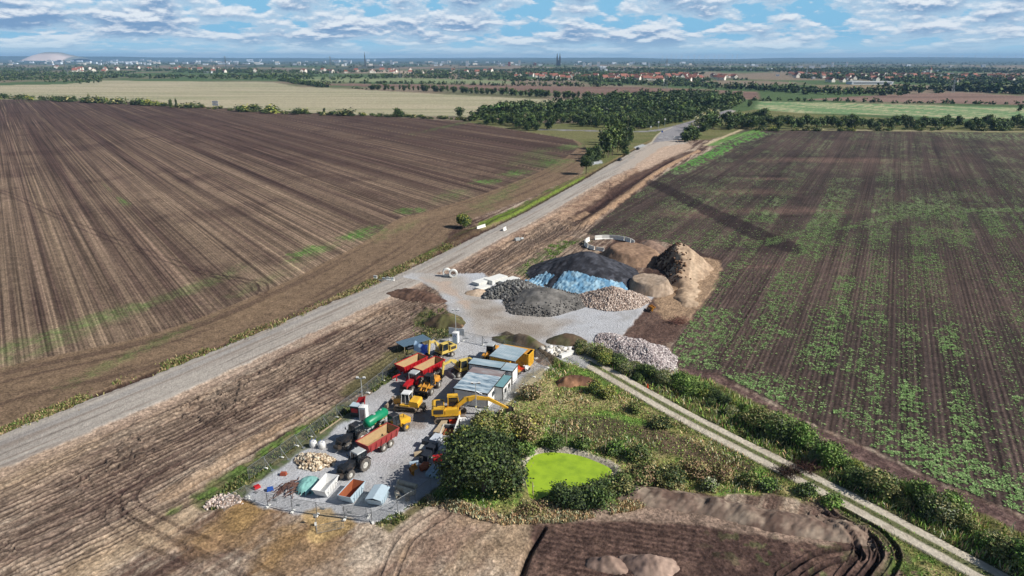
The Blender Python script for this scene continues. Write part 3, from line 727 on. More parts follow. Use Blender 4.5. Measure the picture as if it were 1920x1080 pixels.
def ground_mat(name='ground', row=None):
    """row = (direction x, direction y, [(furrow width, contrast), ...]): drilled or ploughed rows along a direction"""
    m, t, b = new_mat(name)
    a = t.nodes.new('ShaderNodeAttribute'); a.attribute_name = 'Col'
    g = t.nodes.new('ShaderNodeNewGeometry')
    n1 = t.nodes.new('ShaderNodeTexNoise'); n1.inputs['Scale'].default_value = 2.4; n1.inputs['Detail'].default_value = 6; n1.inputs['Roughness'].default_value = .7
    n2 = t.nodes.new('ShaderNodeTexNoise'); n2.inputs['Scale'].default_value = .35; n2.inputs['Detail'].default_value = 8; n2.inputs['Roughness'].default_value = .7
    for n in (n1, n2): t.links.new(g.outputs['Position'], n.inputs['Vector'])
    mu = t.nodes.new('ShaderNodeMath'); mu.operation = 'MULTIPLY'
    for n, s_ in ((n1, (.5, 1.5)), (n2, (.75, 1.25))):
        r_ = t.nodes.new('ShaderNodeMapRange'); t.links.new(n.outputs[0], r_.inputs[0])
        r_.inputs[1].default_value = .3; r_.inputs[2].default_value = .7; r_.inputs[3].default_value = s_[0]; r_.inputs[4].default_value = s_[1]
        t.links.new(r_.outputs[0], mu.inputs[0 if n is n1 else 1])
    if row:
        ra = t.nodes.new('ShaderNodeAttribute'); ra.attribute_name = 'Rows'
        mp = t.nodes.new('ShaderNodeMapping'); mp.vector_type = 'POINT'; mp.inputs['Rotation'].default_value = (0, 0, -math.atan2(row[1], row[0]))
        t.links.new(g.outputs['Position'], mp.inputs[0])
        for w_, amp, l_ in row[2]:
            m2_ = t.nodes.new('ShaderNodeMapping'); m2_.inputs['Scale'].default_value = (1 / l_, 1 / w_, 0); t.links.new(mp.outputs[0], m2_.inputs[0])
            nn = t.nodes.new('ShaderNodeTexNoise'); nn.inputs['Scale'].default_value = 1; nn.inputs['Detail'].default_value = 1.5; t.links.new(m2_.outputs[0], nn.inputs['Vector'])
            rr_ = t.nodes.new('ShaderNodeMapRange'); t.links.new(nn.outputs[0], rr_.inputs[0])
            rr_.inputs[1].default_value = .32; rr_.inputs[2].default_value = .68; rr_.inputs[3].default_value = 1 - amp; rr_.inputs[4].default_value = 1 + amp
            pr = t.nodes.new('ShaderNodeMath'); pr.operation = 'POWER'; t.links.new(rr_.outputs[0], pr.inputs[0]); t.links.new(ra.outputs['Fac'], pr.inputs[1])
            m3 = t.nodes.new('ShaderNodeMath'); m3.operation = 'MULTIPLY'; t.links.new(mu.outputs[0], m3.inputs[0]); t.links.new(pr.outputs[0], m3.inputs[1]); mu = m3
    mx = t.nodes.new('ShaderNodeMix'); mx.data_type = 'RGBA'; mx.blend_type = 'MULTIPLY'; mx.inputs[0].default_value = 1
    pw = t.nodes.new('ShaderNodeMath'); pw.operation = 'POWER'
    t.links.new(mu.outputs[0], pw.inputs[0]); t.links.new(a.outputs['Alpha'], pw.inputs[1])
    t.links.new(a.outputs['Color'], mx.inputs[6]); t.links.new(pw.outputs[0], mx.inputs[7])
    t.links.new(mx.outputs[2], b.inputs['Base Color'])
    b.inputs['Roughness'].default_value = .95; b.inputs['Specular IOR Level'].default_value = .1
    bn = t.nodes.new('ShaderNodeBump'); bn.inputs['Strength'].default_value = .8; bn.inputs['Distance'].default_value = .35
    t.links.new(n1.outputs[0], bn.inputs['Height']); t.links.new(bn.outputs[0], b.inputs['Normal'])
    return m
M_GROUND = ground_mat()
M_PLOUGH = ground_mat('ploughed_soil', (rdx, rdy, [(.62, .42, 160), (1.5, .28, 240), (4.0, .12, 300)]))
M_DRILL = ground_mat('drilled_soil', (qx, qy, [(.5, .24, 80), (1.8, .16, 160), (6.0, .10, 200)]))
rowmask = np.clip(main * m_lf + m_rf, 0, 1) * 1.0
for nm, k in ids.items():
    f = gF[frid == k]
    if not len(f): continue
    u, inv = np.unique(f, return_inverse=True)
    me = np_mesh(nm, gV[u], inv.reshape(-1, 4), {'ploughed_field': M_PLOUGH, 'crop_field': M_DRILL}.get(nm, M_GROUND), gcol[u], smooth=True)
    if nm in ('ploughed_field', 'crop_field'):
        me.attributes.new('Rows', 'FLOAT', 'POINT').data.foreach_set('value', np.ascontiguousarray(rowmask[u], np.float32))
    tag(link(nm, me), kind='structure')
# the wider plain around and beyond
ring_c = np.array([S(100, 100, 70)] * 4)
me = np_mesh('plain', [(-25900, -2400, -2.5), (25900, -2400, -2.5), (25900, 25900, -2.5), (-25900, 25900, -2.5)], [[0, 1, 2, 3]], M_GROUND, ring_c)
tag(link('plain', me), kind='structure')
def ground_z(x, y):
    """height of the terrain sheet"""
    iy = np.clip(np.searchsorted(Yr, y), 1, nR - 1); u = np.asarray(x) / (np.asarray(y) * _c + CAM_H * _s)
    ix = np.clip(np.searchsorted(uc, u), 1, nC - 1)
    return hgt[iy * nC + ix]
def z_at(x, y): return float(ground_z(np.array([x]), np.array([y]))[0])
def on(px, py, dz=0.0):
    x, y = G(px, py)
    return (x, y, z_at(x, y) + dz)

# water of the pond , covered with duckweed
m, t, b = new_mat('duckweed_water')
n1 = t.nodes.new('ShaderNodeTexNoise'); n1.inputs['Scale'].default_value = .6; n1.inputs['Detail'].default_value = 6
g = t.nodes.new('ShaderNodeNewGeometry'); t.links.new(g.outputs['Position'], n1.inputs['Vector'])
cr = t.nodes.new('ShaderNodeValToRGB'); t.links.new(n1.outputs[0], cr.inputs[0])
cr.color_ramp.elements[0].position = .35; cr.color_ramp.elements[0].color = (*S(130, 160, 38), 1)
cr.color_ramp.elements[1].position = .6; cr.color_ramp.elements[1].color = (*S(154, 184, 44), 1)
t.links.new(cr.outputs[0], b.inputs['Base Color']); b.inputs['Roughness'].default_value = .55
pz = -.38
o_ = pond_w.mean(0); pw = o_ + (pond_w - o_) * 1.12
me = bpy.data.meshes.new('pond'); me.from_pydata([(p[0], p[1], pz) for p in pw], [], [list(range(len(pw)))]); me.materials.append(m)
tag(link('pond_water', me), 'bright green pond covered with duckweed', None, None, 'structure')

# ------------------------------------------------------------------ haze
m = bpy.data.materials.new('haze'); m.use_nodes = True
t = m.node_tree; t.nodes.clear()
o = t.nodes.new('ShaderNodeOutputMaterial'); pv = t.nodes.new('ShaderNodeVolumePrincipled')
pv.inputs['Color'].default_value = (0.36, 0.63, 1.0, 1); pv.inputs['Density'].default_value = 5.8e-5; pv.inputs['Anisotropy'].default_value = 0.0
t.links.new(pv.outputs[0], o.inputs['Volume'])
x0, x1, y0, y1, z0, z1 = -26000, 26000, -2500, 26000, -3.5, 188
v = [(x, y, z) for z in (z0, z1) for y in (y0, y1) for x in (x0, x1)]
me = bpy.data.meshes.new('haze'); me.from_pydata(v, [], [(0, 2, 3, 1), (4, 5, 7, 6), (0, 1, 5, 4), (2, 6, 7, 3), (0, 4, 6, 2), (1, 3, 7, 5)]); me.materials.append(m)
tag(link('haze', me), kind='stuff')
# ------------------------------------------------------------------ mesh building kit
class MB:
    def __init__(s): s.v = []; s.f = []; s.M = Matrix.Identity(4)
    def at(s, loc=(0, 0, 0), rot=(0, 0, 0), sc=1.0):
        s.M = Matrix.Translation(loc) @ Euler(rot).to_matrix().to_4x4() @ Matrix.Scale(sc, 4); return s
    def add(s, vs, fs):
        o = len(s.v)
        s.v += [tuple(s.M @ Vector(p)) for p in vs]; s.f += [[i + o for i in f] for f in fs]; return s
    def box(s, c, d, top=(1, 1), shift=(0, 0)):
        """box centred at c; top=(kx, ky) scales the upper face, shift moves it"""
        x, y, z = c; a, b, h = d[0] / 2, d[1] / 2, d[2] / 2
        vs = [(x - a, y - b, z - h), (x + a, y - b, z - h), (x + a, y + b, z - h), (x - a, y + b, z - h)]
        vs += [(x + shift[0] + i * a * top[0], y + shift[1] + j * b * top[1], z + h) for i, j in ((-1, -1), (1, -1), (1, 1), (-1, 1))]
        return s.add(vs, [(0, 3, 2, 1), (4, 5, 6, 7), (0, 1, 5, 4), (1, 2, 6, 5), (2, 3, 7, 6), (3, 0, 4, 7)])
    def prism(s, prof, y0, y1):
        """closed XZ profile extruded along Y"""
        n = len(prof)
        vs = [(p[0], y0, p[1]) for p in prof] + [(p[0], y1, p[1]) for p in prof]
        return s.add(vs, [list(range(n)), list(range(2 * n - 1, n - 1, -1))] + [(i, i + n, (i + 1) % n + n, (i + 1) % n) for i in range(n)])
    def cyl(s, p, q, r, n=12, r2=None, cap=True):
        p = Vector(p); q = Vector(q); r2 = r if r2 is None else r2
        d = (q - p).normalized(); u = d.orthogonal().normalized(); w = d.cross(u)
        vs = []
        for c, rr in ((p, r), (q, r2)):
            for i in range(n):
                a = 2 * PI * i / n; vs.append(c + (u * math.cos(a) + w * math.sin(a)) * rr)
        fs = [(i, (i + 1) % n, (i + 1) % n + n, i + n) for i in range(n)]
        if cap: fs += [list(range(n - 1, -1, -1)), list(range(n, 2 * n))]
        return s.add(vs, fs)
    def tube(s, pts, r, n=6):
        for a, b in zip(pts[:-1], pts[1:]): s.cyl(a, b, r, n)
        return s
    def ring(s, p, axis, ro, ri, w, n=20):
        """annulus (tyre, pipe end) of width w along axis"""
        p = Vector(p); d = Vector(axis).normalized(); u = d.orthogonal().normalized(); x = d.cross(u)
        prof = [(ri, -w / 2), (ro * .93, -w / 2), (ro, -w * .32), (ro, w * .32), (ro * .93, w / 2), (ri, w / 2)]
        vs = []
        for i in range(n):
            a = 2 * PI * i / n; e = u * math.cos(a) + x * math.sin(a)
            for r, k in prof: vs.append(p + e * r + d * k)
        m = len(prof)
        return s.add(vs, [(i * m + j, i * m + (j + 1) % m, ((i + 1) % n) * m + (j + 1) % m, ((i + 1) % n) * m + j) for i in range(n) for j in range(m)])
    def plate(s, pts, th=0.02):
        """flat polygon given thickness along its normal"""
        P = [Vector(p) for p in pts]; nrm = (P[1] - P[0]).cross(P[2] - P[0]).normalized() * th
        n = len(P)
        return s.add(P + [p + nrm for p in P], [list(range(n - 1, -1, -1)), list(range(n, 2 * n))] + [(i, (i + 1) % n, (i + 1) % n + n, i + n) for i in range(n)])
    def build(s, name, m, parent=None, smooth=False):
        me = bpy.data.meshes.new(name); me.from_pydata([tuple(p) for p in s.v], [], s.f)
        for x in (m if isinstance(m, (list, tuple)) else [m]): me.materials.append(x)
        if smooth: me.polygons.foreach_set('use_smooth', [True] * len(me.polygons))
        me.update()
        return link(name, me, parent)

MUD = S(120, 100, 84)
P = dict(
    yellow=mat('yellow_paint', S(222, 172, 48), .5, 0, .1, 1.5, dirt=MUD, dirt_amt=.55),
    pale_yellow=mat('faded_yellow_paint', S(212, 186, 96), .55, 0, .1, 1.5, dirt=MUD, dirt_amt=.4),
    amber=mat('amber_paint', S(204, 146, 58), .5, 0, .12, 1.5, dirt=MUD, dirt_amt=.6),
    red=mat('red_paint', S(176, 28, 34), .45, 0, .1, 1.5, dirt=MUD, dirt_amt=.25),
    dull_red=mat('weathered_red_paint', S(158, 58, 56), .6, 0, .12, 1.5, dirt=MUD, dirt_amt=.35),
    orange=mat('orange_red_paint', S(206, 66, 36), .5, 0, .1, 2),
    green=mat('green_paint', S(18, 132, 92), .4, 0, .08, 1.0, dirt=MUD, dirt_amt=.15),
    black=mat('black_paint', S(38, 40, 44), .4, 0, .1, 2, dirt=MUD, dirt_amt=.3),
    dark=mat('dark_steel', S(58, 56, 54), .6, .2, .15, 3, dirt=MUD, dirt_amt=.5),
    rubber=mat('tyre_rubber', S(92, 88, 84), .9, 0, .15, 6, dirt=S(150, 138, 122), dirt_amt=.6),
    trackm=mat('track_shoes', S(126, 112, 98), .85, .1, .2, 6, dirt=S(160, 140, 118), dirt_amt=.6),
    glass=mat('dark_glass', S(30, 38, 44), .12, 0, .05, 2, spec=.8),
    whitep=mat('white_paint', S(222, 222, 220), .5, 0, .05, 1.5, dirt=S(150, 142, 130), dirt_amt=.25),
    greyp=mat('light_grey_paint', S(176, 180, 180), .5, 0, .08, 1.5, dirt=MUD, dirt_amt=.25),
    rim=mat('pale_rim', S(206, 204, 196), .6, .1, .08, 4, dirt=MUD, dirt_amt=.4),
    chrome=mat('bright_metal', S(180, 184, 190), .35, .7, .08, 4),
    sandbed=mat('sandy_bed', S(166, 140, 102), .9, 0, .12, 2, dirt=S(150, 120, 86)),
    rust=mat('rusty_steel', S(150, 84, 52), .8, .1, .2, 2, dirt=S(96, 56, 40)),
    concrete=mat('concrete', S(196, 194, 186), .85, 0, .1, 2, bump=.2, dirt=S(150, 144, 132), dirt_amt=.4),
    concrete_w=mat('pale_concrete', S(226, 226, 220), .8, 0, .06, 2, dirt=S(180, 176, 168), dirt_amt=.3),
    wood=mat('weathered_wood', S(176, 158, 130), .85, 0, .15, 4, dirt=S(120, 100, 80)),
    galv=mat('galvanised_steel', S(150, 156, 160), .45, .6, .08, 4),
    fencem=mat('fence_steel', S(128, 132, 134), .5, .3, .08, 4),
    plastic_dk=mat('dark_plastic', S(40, 44, 52), .5, 0, .1, 3),
    wrap=mat('clear_wrap', S(196, 202, 210), .3, 0, .2, 3),
    bluep=mat('blue_panel', S(44, 84, 160), .5, 0, .1, 2),
    lightblue=mat('pale_blue_paint', S(178, 196, 206), .5, 0, .06, 2, dirt=MUD, dirt_amt=.15),
    brick=mat('red_brick', S(150, 74, 52), .9, 0, .15, 3),
)

def tag_parts(*a): pass
def wheel(parent, x, y, r, w, rimm=None, side=1):
    t = MB().ring((x, y, r), (0, 1, 0), r, r * .52, w, 22)
    for i in range(22):                                   # tread lugs
        a = 2 * PI * i / 22
        t.at((x, y, r), (0, a, 0)).box((0, w * .22 * (1 if i % 2 else -1), r * 1.0), (r * .10, w * .5, r * .06))
    t.at()
    o = t.build('wheel', P['rubber'], parent)
    m = MB().cyl((x, y - w * .3, r), (x, y + w * .3, r), r * .54, 16)
    m.cyl((x, y - w * .42, r), (x, y + w * .42, r), r * .22, 10)
    m.build('rim', rimm or P['rim'], o)
    return o
def cab(parent, x0, x1, y0, y1, z0, z1, frame, roof, taper=.86, roofname='cab_roof'):
    cx, cy = (x0 + x1) / 2, (y0 + y1) / 2
    g = MB().box((cx, cy, (z0 + z1) / 2), (x1 - x0 - .06, y1 - y0 - .06, z1 - z0), (taper, .92))
    c = g.build('cab', P['glass'], parent)
    f = MB()
    for sx in (-1, 1):
        for sy in (-1, 1):
            f.cyl((cx + sx * (x1 - x0) / 2, cy + sy * (y1 - y0) / 2, z0), (cx + sx * (x1 - x0) / 2 * taper, cy + sy * (y1 - y0) / 2 * .92, z1), .05, 6)
    f.box((cx, cy, z0 + .12), (x1 - x0, y1 - y0, .24))
    for sy in (-1, 1): f.cyl((cx, cy + sy * (y1 - y0) / 2, z0), (cx, cy + sy * (y1 - y0) / 2 * .92, z1), .035, 6)
    f.build('cab_frame', frame, c)
    MB().box((cx, cy, z1 + .07), ((x1 - x0) * .98, (y1 - y0) * .98, .14), (.9, .9)).build(roofname, roof, parent)
    return c

def tractor(name, label, px, hd, body, roof, rimm=None, group=None, loader=False, tank_front=False):
    t = thing(name, label, 'tractor', on(*px), hd, group)
    MB().box((1.1, 0, .95), (3.9, .62, .5)).box((-.3, 0, .95), (1.0, 1.5, .5)).cyl((2.55, -.85, .68), (2.55, .85, .68), .14, 8).cyl((0, -.9, .95), (0, .9, .95), .2, 8).build('chassis', P['dark'], t)
    MB().prism([(.95, 1.2), (.95, 1.98), (2.2, 1.93), (3.2, 1.72), (3.38, 1.5), (3.38, 1.1), (2.9, 1.05)], -.42, .42).build('hood', body, t)
    MB().box((3.4, 0, 1.3), (.06, .7, .5)).build('grille', P['dark'], t)
    cab(t, -.65, 1.0, -.78, .78, 1.25, 2.85, body if body is P['black'] else P['dark'], roof)
    for y in (-1, 1):
        wheel(t, 0, y * .98, .98, .58, rimm)
        wheel(t, 2.6, y * .92, .7, .46, rimm)
        f = MB()
        for k in range(5):
            a = R(20 + k * 32); f.at((0, y * .98, .98), (0, -a + PI / 2, 0)).box((0, 0, 1.1), (.62, .6, .05))
        f.at().build('rear_fender', body, t)
        f = MB().at((2.6, y * .92, .7)).box((0, 0, .78), (.8, .46, .05)).box((.42, 0, .62), (.05, .46, .3)).at()
        f.build('front_fender', P['black'], t)
        MB().cyl((.95, y * .9, 1.9), (1.05, y * 1.3, 2.1), .03, 6).box((1.05, y * 1.35, 2.15), (.06, .22, .36)).build('mirror', P['black'], t)
        MB().box((.1, y * .72, 3.02), (.1, .1, .08)).build('work_light', P['whitep'], t)
    MB().cyl((1.15, -.5, 1.8), (1.15, -.5, 3.0), .07, 8).build('exhaust', P['chrome'], t)
    MB().box((3.75, 0, .75), (.7, 1.1, .5)).box((3.5, 0, .85), (.5, .4, .4)).build('front_weight', P['dark'], t)
    MB().box((-.95, 0, .7), (.5, .9, .5)).cyl((-.9, -.45, .8), (-1.4, -.45, .5), .05, 6).cyl((-.9, .45, .8), (-1.4, .45, .5), .05, 6).build('rear_linkage', P['dark'], t)
    MB().box((.3, .95, .85), (.7, .3, .5)).box((.95, .75, .7), (.3, .35, .06)).box((.95, .75, 1.05), (.3, .35, .06)).build('steps', P['dark'], t)
    return t

def tipper_trailer(label, px, hd, paint, group, L_=6.2):
    t = thing('tipper_trailer', label, 'trailer', on(*px), hd, group)
    h0, h1 = 1.15, 2.45; wb, wt = .95, 1.28; xa, xb = -L_ / 2, L_ / 2
    # open trough: outer skin and inner skin
    o = [(xa + .1, -wb, h0), (xb - .7, -wb, h0), (xb - .7, wb, h0), (xa + .1, wb, h0), (xa - .1, -wt, h1), (xb, -wt, h1), (xb, wt, h1), (xa - .1, wt, h1)]
    m = MB().add(o, [(0, 3, 2, 1), (0, 1, 5, 4), (1, 2, 6, 5), (2, 3, 7, 6), (3, 0, 4, 7)])
    k = .09
    i = [(xa + .2, -wb + k, h0 + .08), (xb - .8, -wb + k, h0 + .08), (xb - .8, wb - k, h0 + .08), (xa + .2, wb - k, h0 + .08), (xa, -wt + k, h1), (xb - k, -wt + k, h1), (xb - k, wt - k, h1), (xa, wt - k, h1)]
    m.add(o[4:] + i[4:], [(0, 1, 5, 4), (1, 2, 6, 5), (2, 3, 7, 6), (3, 0, 4, 7)])
    m.add(i, [(1, 2, 6, 5)][::-1] + [(5, 6, 2, 1)])
    for q in range(6):
        x = xa + .5 + q * (L_ - 1.2) / 5
        for s_ in (-1, 1): m.box((x, s_ * (wb + wt) / 2 * 1.02, (h0 + h1) / 2), (.1, .08, h1 - h0 - .1), (1, 1), (0, s_ * .28 * .5))
    for s_ in (-1, 1): m.box(((xa + xb) / 2 - .05, s_ * (wt - .02), h1 + .05), (L_ + .1, .14, .1))
    m.box((xb - .05, 0, h1 + .05), (.12, wt * 2 - .2, .1)); m.box((xa - .05, 0, h1 + .05), (.12, wt * 2 - .2, .1))
    body = m.build('body', paint, t)
    f = MB().add(i, [(0, 1, 2, 3), (0, 4, 5, 1), (2, 6, 7, 3), (0, 3, 7, 4)])
    f.add([(xb - 2.0, -.95, h0 + .09), (xb - .3, -1.1, 2.0), (xb - .3, 1.1, 2.0), (xb - 2.0, .95, h0 + .09)], [(0, 1, 2, 3)])
    f.build('bed_lining', P['sandbed'], body)
    MB().box((-.2, .4, .95), (L_ - .8, .14, .24)).box((-.2, -.4, .95), (L_ - .8, .14, .24)).box((L_ / 2 + .6, 0, .85), (2.0, .22, .2)).cyl((L_ / 2 + 1.5, 0, .75), (L_ / 2 + 1.8, 0, .72), .08, 8).box((L_ / 2 + 1.0, .25, .45), (.14, .14, .9)).build('drawbar_frame', paint, t)
    for x in (-1.5, -.1):
        MB().cyl((x, -1.0, .62), (x, 1.0, .62), .08, 8).build('axle', P['dark'], t)
        for s_ in (-1, 1): wheel(t, x, s_ * .95, .62, .5)
    return t

def tank_trailer(label, px, hd):
    t = thing('tank_trailer', label, 'tank trailer', on(*px), hd)
    m = MB()
    xs = [(-2.45, .25), (-2.3, .62), (-2.0, .82), (2.0, .82), (2.3, .62), (2.45, .25)]
    n = 24
    vs = [(x, r * math.cos(2 * PI * i / n), 1.75 + r * math.sin(2 * PI * i / n)) for x, r in xs for i in range(n)]
    fs = [(a * n + i, a * n + (i + 1) % n, (a + 1) * n + (i + 1) % n, (a + 1) * n + i) for a in range(len(xs) - 1) for i in range(n)] + [list(range(n - 1, -1, -1)), list(range((len(xs) - 1) * n, len(xs) * n))]
    tk = m.add(vs, fs).build('tank', P['green'], t, True)
    s = MB()
    for sy in (-1, 1):
        s.at((0, 0, 1.75), (sy * R(-28), 0, 0)).box((.0, sy * .825, 0), (2.2, .02, .22)).box((-1.5, sy * .825, 0), (.5, .02, .22))
    s.at().build('lettering_band', P['pale_yellow'], tk)
    MB().cyl((.4, 0, 2.55), (.4, 0, 2.68), .28, 14).cyl((-1.2, 0, 2.55), (-1.2, 0, 2.66), .16, 12).build('filler_cap', P['greyp'], tk)
    MB().box((0, .45, .9), (5.2, .12, .2)).box((0, -.45, .9), (5.2, .12, .2)).box((3.2, 0, .8), (1.6, .16, .16)).box((0, 0, 1.0), (.3, 1.3, .3)).box((-1.6, 0, 1.0), (.3, 1.3, .3)).box((1.6, 0, 1.0), (.3, 1.3, .3)).build('frame', P['greyp'], t)
    for x in (-.75, .65):
        for s_ in (-1, 1): wheel(t, x, s_ * .92, .55, .42)
    return t

def track_unit(parent, L_, w, r, y):
    """one crawler: endless belt of shoes round rollers"""
    b = MB(); n = 14; prof = []
    for i in range(n + 1):
        a = PI / 2 - PI * i / n; prof.append((L_ / 2 - r + r * math.cos(a), r + r * math.sin(a)))
    for i in range(n + 1):
        a = -PI / 2 - PI * i / n; prof.append((-L_ / 2 + r + r * math.cos(a), r + r * math.sin(a)))
    inner = [((x) * .93, r + (z - r) * .78) for x, z in prof]
    m = len(prof)
    vs = [(p[0], y - w / 2, p[1]) for p in prof] + [(p[0], y + w / 2, p[1]) for p in prof] + [(p[0], y - w / 2, p[1]) for p in inner] + [(p[0], y + w / 2, p[1]) for p in inner]
    fs = []
    for i in range(m):
        j = (i + 1) % m
        fs += [(i, j, m + j, m + i), (2 * m + i, 3 * m + i, 3 * m + j, 2 * m + j), (i, 2 * m + i, 2 * m + j, j), (m + i, m + j, 3 * m + j, 3 * m + i)]
    b.add(vs, fs)
    k = int(L_ / .2)
    for i in range(k):
        x = -L_ / 2 + r + (L_ - 2 * r) * i / (k - 1)
        b.box((x, y, 2 * r + .02), (.07, w * .98, .06))
    for i in range(9):
        a = R(-80 + i * 20)
        for sx in (-1, 1): b.at((sx * (L_ / 2 - r), y, r), (0, (PI / 2 - a) if sx > 0 else -(PI / 2 - a), 0)).box((0, 0, r + .02), (.07, w * .98, .06))
    b.at()
    o = b.build('crawler_track', P['trackm'], parent)
    g = MB().box((0, y, r), (L_ - 2 * r, w * .5, r * .8))
    for sx in (-1, 1): g.cyl((sx * (L_ / 2 - r), y - w * .42, r), (sx * (L_ / 2 - r), y + w * .42, r), r * .68, 16)
    for i in range(6):
        x = -L_ / 2 + 1.5 * r + (L_ - 3 * r) * i / 5
        g.cyl((x, y - w * .46, r * .5), (x, y + w * .46, r * .5), r * .26, 10)
    g.build('rollers', P['dark'], o)
    return o
def arm_plate(m, pts, ws, y0, y1):
    """tapered bent arm following pts (x, z) with half depths ws"""
    up, dn = [], []
    for i, (x, z) in enumerate(pts):
        a = Vector(pts[max(i - 1, 0)]); b = Vector(pts[min(i + 1, len(pts) - 1)]); d = (b - a).normalized(); n_ = Vector((-d.y, d.x))
        up.append((x + n_.x * ws[i], z + n_.y * ws[i])); dn.append((x - n_.x * ws[i], z - n_.y * ws[i]))
    for i in range(len(pts) - 1):
        m.prism([up[i], up[i + 1], dn[i + 1], dn[i]], y0, y1)
def bucket(m, x, z, ang, w=1.1, s_=1.0):
    prof = []
    for i in range(8):
        a = R(200 - i * 26); prof.append((.42 * math.cos(a) * s_, .42 * math.sin(a) * s_))
    prof = [(-.42 * s_, .35 * s_)] + prof + [(.5 * s_, .3 * s_)]
    ca, sa = math.cos(ang), math.sin(ang)
    rt = lambda p: (x + p[0] * ca - p[1] * sa, z + p[0] * sa + p[1] * ca)
    for p, q in zip(prof[:-1], prof[1:]):
        a, b = rt(p), rt(q)
        m.add([(a[0], -w / 2, a[1]), (a[0], w / 2, a[1]), (b[0], w / 2, b[1]), (b[0], -w / 2, b[1])], [(0, 1, 2, 3), (3, 2, 1, 0)])
    for y in (-w / 2, w / 2):
        m.prism([rt(p) for p in prof], y - .02, y + .02)
    e = rt(prof[-1])
    for i in range(5):
        m.box((e[0], -w / 2 + .1 + i * (w - .2) / 4, e[1]), (.12, .07, .14))
def excavator(name, label, px, hd, paint, tracked, boom, stick, upper=0.0, bdir=0.0, big=1.0, blade=False):
    """boom, stick: lists of (x, z) in the plane of the arm"""
    t = thing(name, label, 'excavator', on(*px), hd)
    if tracked:
        for y in (-1.1, 1.1): track_unit(t, 4.1, .58, .42, y)
        MB().box((0, 0, .65), (2.2, 1.7, .4)).cyl((0, 0, .8), (0, 0, 1.05), .75, 18).build('undercarriage', P['dark'], t)
        zb = 1.05
    else:
        MB().box((0, 0, .85), (3.9, .9, .42)).cyl((0, 0, 1.0), (0, 0, 1.22), .7, 18).box((1.35, 0, .7), (.4, 2.1, .3)).box((-1.35, 0, .7), (.4, 2.1, .3)).build('chassis', P['dark'], t)
        for x in (-1.35, 1.35):
            for y in (-.95, .95): wheel(t, x, y, .52, .5, P['rim'])
        MB().box((2.3, 0, .45), (.12, 2.4, .55)).box((2.1, 0, .65), (.5, .3, .15)).build('dozer_blade', P['greyp'] if not blade else P['rust'], t)
        zb = 1.22
    u = MB().at((0, 0, 0), (0, 0, upper))
    u.box((-.35, 0, zb + .1), (3.3, 2.45, .2))
    u.prism([(-2.35, zb + .2), (-2.35, zb + 1.05), (-2.1, zb + 1.2), (-.75, zb + 1.2), (-.75, zb + .2)], -1.24, 1.24)
    u.box((.2, -.85, zb + .55), (1.7, .7, .7))
    u.at(); house = u.build('upper_body', paint, t)
    s = MB().at((0, 0, 0), (0, 0, upper)).box((-1.5, 1.26, zb + .7), (1.2, .03, .6)).box((-1.5, -1.26, zb + .7), (1.2, .03, .6)).box((-1.3, .2, zb + 1.24), (.9, 1.3, .08)).cyl((-1.7, -.7, zb + 1.2), (-1.7, -.7, zb + 1.6), .07, 8).at()
    s.build('engine_grille', P['dark'], house)
    c = MB().at((0, 0, 0), (0, 0, upper)).box((.42, .74, zb + 1.05), (1.5, .9, 1.7), (.8, .92), (-.08, 0)).at()
    cb = c.build('cab', P['glass'], t)
    f = MB().at((0, 0, 0), (0, 0, upper))
    for sx in (-.75, .75):
        for sy in (-.45, .45): f.cyl((.42 + sx, .74 + sy, zb + .2), (.34 + sx * .8, .74 + sy * .92, zb + 1.9), .055, 6)
    f.box((.32, .74, zb + 1.95), (1.35, .95, .1)).box((.42, .74, zb + .4), (1.56, .96, .35)).at()
    f.build('cab_frame', paint, cb)
    r = MB().at((0, 0, 0), (0, 0, upper))
    for x in (-2.2, -.9, .9): r.cyl((x, -1.18, zb + .9), (x, -1.18, zb + 1.6), .025, 6)
    r.tube([(-2.2, -1.18, zb + 1.6), (.9, -1.18, zb + 1.6)], .025).at()
    r.build('handrail', P['dark'], house)
    b = MB().at((0, 0, 0), (0, 0, upper))
    ws = [.22] + [.3] * (len(boom) - 2) + [.17]
    arm_plate(b, boom, ws, -.19, .19); b.at()
    bo = b.build('boom', paint, t)
    k = MB().at((0, 0, 0), (0, 0, upper))
    mid = boom[len(boom) // 2]
    for y in (-.27, .27): k.cyl((boom[0][0] + .5, y, boom[0][1] - .3), (mid[0] - .1, y, mid[1] - .05), .075, 8)
    k.cyl((mid[0], 0, mid[1] + .3), (stick[0][0] - .1, 0, stick[0][1] + .35), .07, 8)
    k.tube([(mid[0] - .6, .1, mid[1] + .35), (mid[0], .12, mid[1] + .8), (mid[0] + .7, .1, mid[1] + .35)], .03)
    k.at(); k.build('hydraulic_ram', P['chrome'], bo)
    q = MB().at((0, 0, 0), (0, 0, upper))
    d = (Vector(stick[1]) - Vector(stick[0])).normalized(); back = Vector(stick[0]) - d * .5
    arm_plate(q, [tuple(back), stick[0], stick[1]], [.12, .22, .11], -.14, .14); q.at()
    q.build('dipper_arm', paint, t)
    w_ = MB().at((0, 0, 0), (0, 0, upper)); bucket(w_, stick[1][0] + .1, stick[1][1] - .35, bdir, 1.25 * big, big); w_.at()
    w_.build('bucket', P['dark'], t)
    return t
